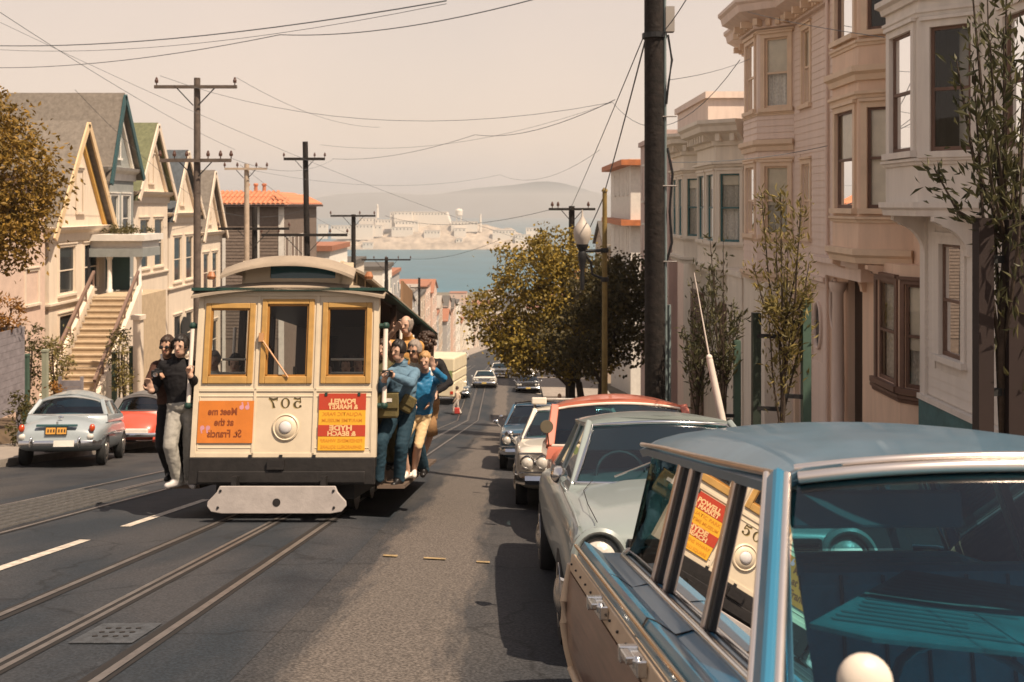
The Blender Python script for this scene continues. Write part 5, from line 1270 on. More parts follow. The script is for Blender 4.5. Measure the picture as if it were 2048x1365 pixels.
def cabin(e, pm, wb, wr_, zb, zr_, yA0, yA1, yC1, yC0, crown=.05, bulge=.10, yB=None, pw=.06, glass=None, trim=None, thick=.04, rbulge=.10, rim=True, cpw=.12, soft=None):
    g = glass or m_cglass; yB = yB if yB is not None else (yA1 + yC1) / 2 + .05
    rm = soft or pm
    # roof shell
    n, k = 10, 8; mb = MB(); top = []; 
    for j in range(k + 1):
        v = j / k; y = yA1 + (yC1 - yA1) * v; ring = []
        ee = min(1, min(v, 1 - v) * 5); 
        for i in range(n + 1):
            t = -1 + 2 * i / n; yy = y + (-bulge * (1 - t * t) * (1 - v)) + (rbulge * (1 - t * t) * v); z = zr_ + crown * (1 - t * t) * (.55 + .45 * math.sin(PI * v)) - .02 * abs(t) ** 6
            ring.append((t * wr_, yy, z))
        top.append(ring + [(p[0] * .985, p[1], p[2] - thick) for p in reversed(ring)])
    mb.loft(top); roof = mb.build('roof', rm, e, smooth=55)
    # pillars
    def pil(a, b, w_, d_, nm='pillar'):
        mb = MB(); mb.beam(a, b, w_, d_, up=(0, 1, 0)); return mb.build(nm, rm, e, bevel=.012)
    for s in (-1, 1):
        pil((s * (wb - .02), yA0, zb - .03), (s * (wr_ - .025), yA1 + .01, zr_ - .015), pw, pw * .9)
        pil((s * (wb - .02), yB, zb - .03), (s * (wr_ - .025), yB + .02, zr_ - .015), pw * .6, pw)
        mb = MB(); a = V((s * (wb - .01), yC0 - cpw * 2.0, zb - .03)); b = V((s * (wb - .06), yC0 + .0, zb - .03)); c = V((s * (wr_ - .06), yC1 + .02, zr_ - .01)); d = V((s * (wr_ - .015), yC1 - cpw, zr_ - .01)); off = V((-s * .04, 0, 0))
        mb.hexa([a, b, b + off, a + off, d, c, c + off, d + off]); mb.build('pillar', rm, e)
        # side glass
        for ya, yb, ta, tb in ((yA0 + pw, yB - pw / 2, yA1 + pw, yB - pw / 2), (yB + pw / 2, yC0 - cpw * 2, yB + pw / 2, yC1 - cpw)):
            mb = MB(); mb.poly([(s * (wb - .03), ya, zb - .02), (s * (wb - .03), yb, zb - .02), (s * (wr_ - .04), tb, zr_ - .02), (s * (wr_ - .04), ta, zr_ - .02)]); mb.build('side_window', g, e)
    def screen(y0, y1, sgn, bl, nm):
        mb = MB(); rows = []
        for v in range(6):
            v /= 5; ring = []
            for i in range(11):
                t = -1 + .2 * i; ring.append((t * ((wb - .04) * (1 - v) + (wr_ - .05) * v), y0 + (y1 - y0) * v - sgn * bl * (1 - t * t), zb - .015 + (zr_ + crown * .5 * (1 - t * t) - .035 - zb) * v))
            rows.append(ring)
        mb.loft(rows, closed=False, c0=False, c1=False); o = mb.build(nm, g, e, smooth=180)
        if rim:
            mb = MB(); loop = rows[0] + [r[-1] for r in rows[1:-1]] + rows[-1][::-1] + [r[0] for r in rows[1:-1]][::-1]; loop = [V(p) + V((0, -.012 * sgn, .004)) for p in loop]; mb.path(loop + [loop[0]], .016, 6); mb.build('screen_trim', trim or m_chrome, o, smooth=60)
        return rows
    rows = screen(yA0, yA1, 1, bulge, 'windscreen'); screen(yC0, yC1, -1, rbulge, 'rear_window')
    # cowl joining cabin and body
    ol = [(t * (wb - .015), yA0 - bulge * (1 - t * t)) for t in (-1, -.75, -.4, 0, .4, .75, 1)] + [(t * (wb - .015), yC0 + rbulge * (1 - t * t)) for t in (1, .75, .4, 0, -.4, -.75, -1)]
    mb = MB(); cy = (yA0 + yC0) / 2; mb.loft([[(x_ * f, cy + (y_ - cy) * f, z_) for x_, y_ in ol] for f, z_ in ((1.05, zb - .16), (1.03, zb - .05), (1.005, zb - .012), (.97, zb - .01))], c0=False, c1=False); mb.build('cowl', pm, e, smooth=50)
    # interior
    for y in ((yA1 + yB) / 2 + .28, yC1 - .05):
        mb = MB(); mb.bx(-wb + .15, wb - .15, y, y + .14, zb - .45, zb + .13); mb.bx(-wb + .15, wb - .15, y - .45, y, zb - .45, zb - .30); mb.build('seat', m_seat, e, bevel=.04)
    mb = MB(); r = .19; c = V((-.32, yA0 + .55, zb + .0)); k = 20; P = [c + V((r * math.cos(2 * PI * j / k), r * .45 * math.sin(2 * PI * j / k), r * .9 * math.sin(2 * PI * j / k))) for j in range(k + 1)]; mb.path(P, .014, 6); mb.tube(c, c + V((0, -.3, -.15)), .02, n=6); mb.build('steering_wheel', m_black, e)
    mb = MB(); mb.bx(-wb + .1, wb - .1, yA0 + .15, yA0 + .4, zb - .25, zb - .02); mb.build('dashboard', m_black, e)
    return roof
def headlight(e, x, y, z, r, deep=.05, ring=m_chrome):
    mb = MB(); mb.lathe([(r * 1.28, .03), (r * 1.30, -.01), (r * 1.12, -.03), (r * 1.0, .0)], (x, y, z), 'y', 24, cap=False); h = mb.build('headlight', ring, e, smooth=50)
    mb = MB(); mb.lathe([(r * 1.02, .0), (r * .9, -.022), (r * .5, -.04), (.003, -.045)], (x, y, z), 'y', 24, cap=False); mb.build('lens', m_lens, h, smooth=60)
def bumper(e, y, w, z, h=.11, d=.08, wrap=.35, sgn=1, m=None, overr=()):
    mb = MB(); P = []; n = 14; rings = []
    for i in range(n + 1):
        t = -1 + 2 * i / n; x = t * w; a = abs(t); yy = y + sgn * (wrap * max(0, (a - .82) / .18) ** 2 + .08 * a * a)
        rings.append([(x, yy, z - h / 2), (x, yy - sgn * d * .7, z - h * .45), (x, yy - sgn * d, z), (x, yy - sgn * d * .7, z + h * .45), (x, yy, z + h / 2)])
    mb.loft(rings); b = mb.build('bumper', m or m_chrome, e, smooth=50)
    for x in overr:
        mb = MB(); mb.ball((x, y - sgn * d * .8, z + .02), (.035, .05, .11), 8, 8); mb.build('overrider', m or m_chrome, b, smooth=60)
def plate(e, x, y, z, s, sgn, label=True):
    pass
def car(name, label, x, y, rz=0, yaw=0, group=None, cat='car', dz=0):
    o = empty(name, (x, y, zr(y) + cross(x) + dz), label, cat, group)
    mw = M.Translation(o.location) @ M.Rotation(-TH, 4, 'X') @ M.Rotation(rz + yaw, 4, 'Z'); o.rotation_euler = mw.to_euler(); return o
CARG = 'cars parked along the right kerb'

# --- grey green compact with round headlights
p = paint('grey_green_paint', (.205, .235, .225), .34)
e = car('parked_car', 'grey green compact saloon with round headlights parked behind the station wagon', 1.19, 5.45, yaw=R(1.0), group=CARG)
st = [(.02, .80, .42, .70, .74, .93), (.05, .86, .34, .80, .83, .94), (.30, .885, .26, .845, .90, .93), (.9, .89, .24, .865, .955, .90), (1.55, .89, .24, .90, .99, .88), (1.9, .89, .24, .92, .98, .88), (2.9, .89, .24, .92, .97, .88), (3.5, .885, .25, .90, .97, .88), (4.2, .87, .28, .88, .93, .9), (4.5, .84, .36, .84, .86, .93), (4.54, .78, .42, .78, .80, .93)]
car_body(e, st, p, (.85, 3.6), .315, .89)
cabin(e, p, .755, .575, .955, 1.37, 1.52, 2.15, 3.25, 3.75, crown=.06, bulge=.10, pw=.045)
for s in (-1, 1):
    mb = MB(); mb.lathe([(.16, .0), (.165, -.085), (.145, -.10), (.125, -.075), (.115, .0)], (s * .70, .09, .66), 'y', 28, cap=False); mb.build('headlight_tunnel', p, e, smooth=50)
    headlight(e, s * .70, .045, .66, .098); wheel(e, s * .80, .85, .315, s); wheel(e, s * .80, 3.6, .315, s)
    # fender crease
    mb = MB(); mb.path([(s * .805, .10, .815), (s * .80, .5, .846), (s * .795, 1.2, .872), (s * .79, 1.9, .905)], [.010, .012, .012, .01], 6); mb.build('fender_crease', p, e, smooth=60)
mb = MB(); mb.path([(-.70, .13, .84), (-.72, .5, .905), (-.70, 1.0, .938), (-.60, 1.42, .972)], .003, 4); mb.path([(.70, .13, .84), (.72, .5, .905), (.70, 1.0, .938), (.60, 1.42, .972)], .003, 4); mb.build('bonnet_seam', m_dark, e)
mb = MB(); mb.bx(-.54, .54, -.02, .06, .54, .76); 
for k in range(9): mb.bx(-.52, .52, -.035, -.02, .55 + .023 * k, .562 + .023 * k, 1)
mb.build('grille', [m_under, m_chrome], e)
bumper(e, .0, .90, .44, .12, .09, .30)
mb = MB(); mb.tube((-.45, 1.36, 1.0), (-.15, 1.62, 1.08), .008, n=5); mb.tube((.2, 1.36, 1.0), (.5, 1.62, 1.08), .008, n=5); mb.build('wiper', m_chrome, e)
mb = MB(); mb.path([(-.80, 1.28, .91), (-.83, 1.25, .96), (-.845, 1.24, 1.0)], .010, 6); mb.lathe([(.055, .0), (.06, -.015), (.045, -.07), (.01, -.13)], (-.845, 1.28, 1.02), 'y', 14); mb.build('wing_mirror', m_chrome, e, smooth=50)

# --- red rounded car
p = paint('coral_red_paint', (.42, .12, .07), .42)
e = car('parked_car', 'coral red old car with a tall rounded roof between the grey green and white cars', 1.26, 10.1, group=CARG); e.scale = (1, .87, 1)
st = [(.0, .58, .40, .66, .74, .9), (.06, .74, .32, .80, .86, .9), (.35, .82, .28, .90, .98, .86), (.9, .84, .26, .96, 1.05, .84), (1.35, .84, .26, 1.0, 1.08, .86), (2.4, .84, .26, 1.0, 1.04, .88), (3.0, .82, .28, .96, 1.02, .86), (3.5, .74, .34, .84, .9, .86), (3.6, .6, .4, .74, .8, .9)]
car_body(e, st, p, (.72, 2.95), .32, .84)
cabin(e, p, .85, .78, 1.02, 1.46, 1.25, 1.62, 2.75, 3.2, crown=.13, bulge=.10, pw=.09, cpw=.2, trim=mat('cream_rubber', (.6, .54, .46), .5))
for s in (-1, 1):
    headlight(e, s * .62, .02, .72, .08); wheel(e, s * .75, .72, .32, s); wheel(e, s * .75, 2.95, .32, s)
bumper(e, -.04, .84, .46, .10, .08, .2)
mb = MB(); mb.tube((-.84, 1.2, 1.0), (-.86, 1.1, 1.16), .008, n=6); mb.lathe([(.07, -.012), (.075, 0), (.06, .02)], (-.87, 1.1, 1.22), 'y', 18); mb.build('round_mirror', mat('tarnished_chrome', (.28, .23, .15), .35, metal=.9), e, smooth=50)
mb = MB(); mb.tube((1.27, 1.9, 1.2), (1.13, 1.9, 2.0), .046, .038, n=14); mb.ball((1.128, 1.9, 2.02), .038); mb.tube((1.125, 1.9, 2.05), (.98, 1.9, 3.05), .010, .005, n=8); mb.build('whip_aerial', mat('cream_aerial', (.60, .53, .47), .5), e, smooth=40)

# --- white saloon with double headlights and roof rack
p = paint('white_car_paint', (.56, .51, .43), .34)
e = car('parked_car', 'white saloon with paired round headlights and roof rack', .97, 13.4, group=CARG)
def saloon(e, p, L=4.7, hw=.93, zs=.86, zr_=1.38, lights=2, rack=False, rear=False):
    st = [(.0, hw * .90, .42, zs - .12, zs - .08, .95), (.06, hw * .97, .32, zs - .02, zs + .02, .95), (.4, hw, .26, zs, zs + .05, .93), (1.3, hw, .24, zs + .02, zs + .10, .9), (1.7, hw, .24, zs + .04, zs + .10, .9), (L * .7, hw, .24, zs + .04, zs + .09, .9), (L - .5, hw, .27, zs + .02, zs + .06, .93), (L - .06, hw * .96, .33, zs - .02, zs + .02, .95), (L, hw * .88, .42, zs - .12, zs - .08, .95)]
    car_body(e, st, p, (.88, L - 1.05), .33, hw)
    cabin(e, p, hw * .89, hw * .68, zs + .075, zr_, 1.5, 2.1, L * .70, L * .70 + .45, crown=.05, bulge=.1)
    for s in (-1, 1):
        wheel(e, s * hw * .9, .88, .33, s); wheel(e, s * hw * .9, L - 1.05, .33, s)
        for k in range(lights): headlight(e, s * (hw - .17 - .2 * k), -.005, zs - .20, .078)
        mb = MB(); mb.bx(*sorted((s * (hw - .26), s * (hw - .06))), L - .01, L + .012, zs - .26, zs - .12); mb.build('tail_light', m_redl, e, bevel=.01)
        mb = MB(); mb.path([(s * (hw - .02), 1.55, zs + .02), (s * (hw + .06), 1.55, zs + .10)], .012, 6); mb.ball((s * (hw + .08), 1.55, zs + .13), (.07, .03, .05), 10, 6); mb.build('wing_mirror', m_chrome, e, smooth=50)
    mb = MB(); w2 = hw - .1 - .2 * lights if lights else hw - .3
    mb.bx(-w2, w2, -.012, .05, zs - .30, zs - .10)
    for k in range(6): mb.bx(-w2, w2, -.025, -.012, zs - .29 + .034 * k, zs - .275 + .034 * k, 1)
    mb.build('grille', [m_under, m_chrome], e)
    mb = MB(); mb.bx(-hw + .05, hw - .05, -.022, .0, zs - .095, zs - .065); mb.bx(-hw + .05, hw - .05, -.022, 0, zs - .34, zs - .315); mb.build('grille_surround', m_chrome, e)
    bumper(e, -.02, hw, .43, .13, .10, .3); bumper(e, L + .02, hw, .43, .13, .10, .3, sgn=-1)
    mb = MB(); mb.bx(-.17, .17, -.135, -.125, .36, .47); mb.build('number_plate', mat('yellow_plate', (.5, .36, .1), .5), e)
    if rack:
        mb = MB()
        for y in (2.4, 3.0): mb.tube((-.62, y, zr_ + .14), (.62, y, zr_ + .14), .018, n=6)
        for x in (-.6, .6): mb.tube((x, 2.3, zr_ + .14), (x, 3.1, zr_ + .14), .014, n=6); mb.tube((x, 2.4, zr_), (x, 2.4, zr_ + .14), .014, n=6); mb.tube((x, 3.0, zr_), (x, 3.0, zr_ + .14), .014, n=6)
        mb.build('roof_rack', m_steel, e)
        mb = MB(); mb.bx(-.66, -.42, 2.2, 2.5, zr_ + .06, zr_ + .17); mb.build('roof_box', p, e, bevel=.02)
        mb = MB(); mb.bx(.40, .64, 2.2, 2.5, zr_ + .06, zr_ + .17); mb.build('roof_box', p, e, bevel=.02)
saloon(e, p, rack=True, zr_=1.36)
e = car('parked_car', 'dark blue saloon peeping out behind the white saloon', .66, 20.2, group=CARG); saloon(e, paint('dark_blue_paint', (.03, .075, .12), .3), zr_=1.36)
e = car('parked_car', 'brown old saloon with much chrome, last in the near right row', .72, 26.0, group=CARG); saloon(e, paint('dark_brown_paint', (.06, .04, .03), .3), zr_=1.38, lights=1)
# --- cars beyond the crossing
e = car('moving_car', 'white saloon coming up beyond the crossing right of the camper', -2.1, 75.5, cat='car'); saloon(e, paint('ivory_car_paint', (.6, .55, .47), .34))
e = car('parked_car', 'black car parked in the tree shade across the crossing', 1.2, 73.8, cat='car'); saloon(e, paint('black_car_paint', (.015, .015, .018), .3))
e = car('parked_car', 'small dark car just right of the camper', -3.75, 69.5, cat='car'); saloon(e, paint('slate_car_paint', (.07, .10, .13), .3), L=4.2, hw=.8)
rs = random.Random(5)
base = car('parked_car', 'white car, first of those parked far down the hill', -1.2, 96, group='cars far down the hill'); saloon(base, paint('far_white_car_paint', (.58, .54, .48), .34))
for k, (x, y) in enumerate([(1.4, 100), (1.3, 112), (-.6, 118), (1.4, 126), (-8.8, 120), (1.3, 140), (-1.2, 150), (1.4, 160), (-8.8, 150), (-.9, 185), (1.4, 190), (-8.8, 180)]):
    c = copy_tree(base); c['label'] = 'white car, %s of those parked far down the hill' % ORD[k + 1]; c.location = (x, y, zr(y) + cross(x)); c.rotation_euler = (-math.atan(.135), 0, 0)
base.rotation_euler = (-math.atan(.135), 0, 0)
# --- camper van
e = empty('camper_van', (-5.0, 66.5, zr(66.5)), 'cream camper van with green window band at the crossing', 'van'); e.rotation_euler = (-.06, 0, R(-8))
pc = paint('camper_cream', (.60, .52, .36), .5, .2); mg = paint('camper_green', (.19, .24, .09), .5, .2)
mb = MB(); mb.bx(-1.15, 1.15, 0, 4.6, .55, 1.55); mb.bx(-1.15, 1.15, 0, 4.6, 2.2, 3.15); mb.bx(-1.15, -.75, 0, 4.6, 1.55, 2.2); mb.bx(.95, 1.15, 0, 4.6, 1.55, 2.2); mb.build('body', pc, e, bevel=.12)
mb = MB(); mb.bx(-1.158, -.25, -.012, .1, 1.5, 1.95); mb.bx(-.25, 1.0, -.012, .1, 1.40, 1.55); mb.bx(-.25, 1.0, -.012, .1, 2.1, 2.3); mb.bx(.85, 1.0, -.012, .1, 1.55, 2.1); mb.build('window_band', mg, e)
mb = MB(); mb.poly([(-.25, .05, 1.55), (.85, .05, 1.55), (.85, .05, 2.1), (-.25, .05, 2.1)]); mb.build('rear_window', m_cglass, e)
mb = MB(); mb.bx(-1.0, 1.0, .3, 4.4, .5, .6); mb.bx(-.7, .7, 2.5, 2.6, .6, 2.4); mb.build('interior', m_dark, e)
for s in (-1, 1):
    for y in (.9, 3.7): wheel(e, s * .98, y, .36, s)
    mb = MB(); mb.bx(*sorted((s * .9, s * 1.1)), -.02, .02, .75, .95); mb.build('tail_light', m_redl, e)
bumper(e, -.05, 1.1, .5, .14, .08, .1)

# --- grey blue rounded saloon on the left, seen from behind (local -y is its tail)
LG = 'cars parked along the left kerb'
p = paint('grey_blue_paint', (.265, .30, .315), .36)
e = car('parked_car', 'grey blue rounded saloon seen from behind with a black and gold plate', -8.60, 18.75, yaw=R(13), group=LG)
st = [(.0, .54, .44, .60, .66, .9), (.05, .70, .36, .72, .77, .88), (.3, .77, .30, .80, .88, .84), (.7, .79, .27, .85, .97, .80), (1.05, .79, .26, .89, 1.02, .82), (1.6, .79, .25, .90, 1.0, .84), (2.9, .79, .25, .88, .96, .84), (3.5, .78, .27, .82, .92, .82), (3.95, .66, .36, .68, .76, .86), (4.0, .5, .42, .6, .66, .9)]
car_body(e, st, p, (.95, 3.2), .31, .79)
cabin(e, p, .735, .60, .985, 1.27, .98, 1.24, 2.55, 3.05, crown=.20, bulge=.20, pw=.075, thick=.06, cpw=.10, rbulge=.1, trim=mat('grey_rubber', (.25, .25, .25), .6))
for s in (-1, 1):
    mb = MB(); mb.ball((s * .62, .035, .74), (.055, .045, .075), 12, 8); mb.build('tail_light', mat('amber_red_lens', (.40, .05, .01), .25, spec=.6), e, smooth=60)
    mb = MB(); mb.ball((s * .60, .03, .58), (.065, .04, .055), 12, 8); mb.build('reversing_light', m_lens, e, smooth=60)
    wheel(e, s * .70, .95, .31, s); wheel(e, s * .70, 3.2, .31, s)
    mb = MB(); mb.path([(s * .80, .3, .60), (s * .80, 1.5, .62), (s * .80, 3.2, .62)], .008, 5); mb.build('side_seam', m_chrome, e)
mb = MB(); mb.bx(-.36, .36, -.03, .05, .765, .81); mb.build('plate_lamp', m_tealtrim, e, bevel=.01)
mb = MB(); mb.bx(-.19, .19, -.035, -.01, .615, .765); pl = mb.build('number_plate', mat('black_plate', (.02, .018, .015), .5), e)
mgold = mat('gold_plate_print', (.55, .27, .05), .5)
mb = MB(); mb.bx(-.18, -.012, -.039, -.0355, .63, .75); mb.bx(.012, .18, -.039, -.0355, .63, .75); mb.build('plate_characters', mgold, pl)
mb = MB()
for x in (-.14, -.09, -.04, .05, .10, .15): mb.bx(x - .012, x + .012, -.0405, -.0392, .66, .72)
mb.build('plate_strokes', D.materials['black_plate'], pl)['kind'] = 'stuff'
bumper(e, .0, .76, .46, .11, .07, .3, overr=(-.42, .42))
mb = MB(); mb.bx(-.02, .34, -.085, -.07, .40, .515); mb.build('bumper_card', m_white, e)
mb = MB(); mb.ball((.0, .30, .93), (.05, .03, .035), 10, 6); mb.bx(-.015, .015, .0, .08, .80, .86); mb.build('boot_badge', m_chrome, e)
# --- red soft top beetle-like car, tail towards the camera
p = paint('red_car_paint', (.50, .08, .045), .34)
e = car('parked_car', 'red rounded convertible with grey soft top seen from behind', -8.98, 23.6, yaw=R(9), group=LG)
st = [(.0, .30, .40, .48, .52, .9), (.06, .44, .34, .62, .68, .86), (.3, .52, .30, .82, .90, .8), (.65, .56, .28, .95, 1.03, .78), (1.1, .64, .27, .97, 1.03, .84), (1.8, .66, .27, .95, 1.0, .86), (2.8, .62, .27, .93, .98, .8), (3.4, .54, .30, .82, .92, .72), (3.85, .42, .36, .62, .70, .76), (3.95, .3, .42, .54, .6, .9)]
mb = MB(); mb.loft(body_loft(st)); mb.build('body', p, e, smooth=180, sub=2)
for s in (-1, 1):
    for yc, ln in ((.72, .62), (3.1, .66)):
        mb = MB(); rings = []
        for k in range(13):
            a = PI * k / 12; yy = yc - ln * math.cos(a); zt = .30 + .52 * math.sin(a) ** .8; w = .10 + .20 * math.sin(a) ** .5
            rings.append([(s * .44, yy, zt), (s * (.46 + w * .6), yy, zt + .015), (s * (.48 + w), yy, zt - .06), (s * (.50 + w), yy, max(.28, zt - .25)), (s * (.48 + w), yy, max(.26, zt - .30)), (s * .44, yy, max(.26, zt - .30))])
        mb.loft(rings); mb.build('fender', p, e, smooth=60)
        wheel(e, s * .66, yc, .33, s, white=True)
    mb = MB(); mb.bx(*sorted((s * .60, s * .72)), 1.2, 2.6, .27, .31); mb.build('step', m_rubber, e)
    mb = MB(); mb.ball((s * .66, .14, .62), (.055, .05, .085), 10, 8); mb.build('tail_light', m_redl, e, smooth=60)
cabin(e, p, .63, .54, 1.0, 1.27, .62, .84, 2.2, 2.5, crown=.22, bulge=.14, pw=.15, thick=.06, cpw=.12, soft=mat('grey_canvas', (.13, .12, .115), .9, var=.15), trim=mat('canvas_edge', (.1, .09, .09), .9), glass=m_cglass)
bumper(e, -.06, .72, .43, .10, .07, .12, overr=())
mb = MB(); mb.bx(-.35, .35, -.07, .02, .44, .58); mb.build('rear_valance', mat('pale_plate', (.5, .45, .4), .4), e, bevel=.04)
# --- cream car ahead of it
e = car('parked_car', 'cream car ahead of the red convertible, half hidden by the men', -9.35, 29.4, yaw=R(5), group=LG); saloon(e, paint('warm_cream_paint', (.62, .55, .44), .35), L=4.2, hw=.82, zr_=1.42)
# ================================================================== people
def J(px, py, y): return V(((px - CX) * y / FPX, y, zat(py, y)))
m_skin = mat('skin', (.45, .28, .20), .55, var=.08, scale=12); m_skin2 = mat('tanned_skin', (.38, .22, .145), .55, var=.08, scale=12)
def cloth(n, c, r=.8): return mat(n, c, r, var=.16, scale=14, bump=.35, bscale=30, spec=.2)
m_hairb = mat('brown_hair', (.035, .018, .010), .6, var=.4, scale=60); m_hairk = mat('dark_hair', (.014, .010, .008), .55, var=.4, scale=60)
m_hairg = mat('grey_hair', (.22, .18, .15), .7, var=.3, scale=60); m_hairy = mat('blond_hair', (.36, .21, .09), .65, var=.3, scale=60)
m_eye = mat('dark_eye', (.015, .01, .008), .3); m_lip = mat('lips', (.26, .09, .065), .5)
def bend(a, b, la, lb, hint):
    """middle joint of a two bone limb"""
    a, b = V(a), V(b); d = b - a; L = min(d.length, (la + lb) * .999); x = (la * la - lb * lb + L * L) / (2 * L); h = math.sqrt(max(0, la * la - x * x)); u = d.normalized(); k = V(hint); k = (k - u * k.dot(u)).normalized(); return a + u * x + k * h
def caps(mb, a, b, ra, rb, n=12):
    a, b = V(a), V(b); d = (b - a); L = d.length
    if L < 1e-5: return
    d /= L; pts, rr = [], []
    for t in (-90, -60, -30): pts.append(a + d * ra * math.sin(R(t))); rr.append(max(.001, ra * math.cos(R(t))))
    for t in (0, .33, .66): pts.append(a + d * L * t); rr.append(ra + (rb - ra) * t)
    for t in (0, 30, 60, 90): pts.append(b + d * rb * math.sin(R(t))); rr.append(max(.001, rb * math.cos(R(t))))
    x = d.cross(V((0, 0, 1)) if abs(d.z) < .9 else V((0, 1, 0))).normalized(); y = d.cross(x)
    mb.loft([[p + (x * math.cos(2 * PI * j / n) + y * math.sin(2 * PI * j / n)) * r for j in range(n)] for p, r in zip(pts, rr)])
def ell(mb, c, s, f, u, rs_, n=16, m=10):
    rings = []
    for k in range(m + 1):
        t = PI * k / m - PI / 2; ct = max(.02, math.cos(t)); rings.append([V(c) + s * (rs_[0] * ct * math.cos(2 * PI * j / n)) + f * (rs_[1] * ct * math.sin(2 * PI * j / n)) + u * (rs_[2] * math.sin(t)) for j in range(n)])
    mb.loft(rings)
def hand(mb, w_, d, pn, k, curl, left, segs):
    d = d.normalized(); pn = (pn - d * pn.dot(d)).normalized(); s = d.cross(pn) * (1 if left else -1)
    pc = w_ + d * .05 * k; ell(mb, pc, s, pn, d, (.041 * k, .019 * k, .055 * k), 12, 8); segs.append((w_, w_ + d * .1 * k, .03 * k, 'hand'))
    for i, (o, l) in enumerate(((-.030, .068), (-.010, .080), (.010, .076), (.029, .060))):
        a = w_ + d * .092 * k + s * o * k; a0 = w_ + d * .05 * k + s * o * .8 * k; c1 = curl * .6; e1 = a + (d * math.cos(c1) + pn * math.sin(c1)).normalized() * l * .5 * k; e2 = e1 + (d * math.cos(curl * 1.5) + pn * math.sin(curl * 1.5)) * l * .5 * k
        caps(mb, a0, a, .0115 * k, .0115 * k, 8); caps(mb, a, e1, .0112 * k, .0105 * k, 8); caps(mb, e1, e2, .0105 * k, .0092 * k, 8); segs.append((a, e2, .011 * k, 'hand'))
    a = w_ + d * .025 * k - s * .03 * k; e1 = a + (d * .7 - s * .75 + pn * .2).normalized() * .045 * k; e2 = e1 + (d * .95 - s * .2 + pn * .35 * curl).normalized() * .035 * k
    caps(mb, a, e1, .014 * k, .0125 * k, 8); caps(mb, e1, e2, .0125 * k, .0105 * k, 8); segs.append((a, e2, .013 * k, 'hand'))
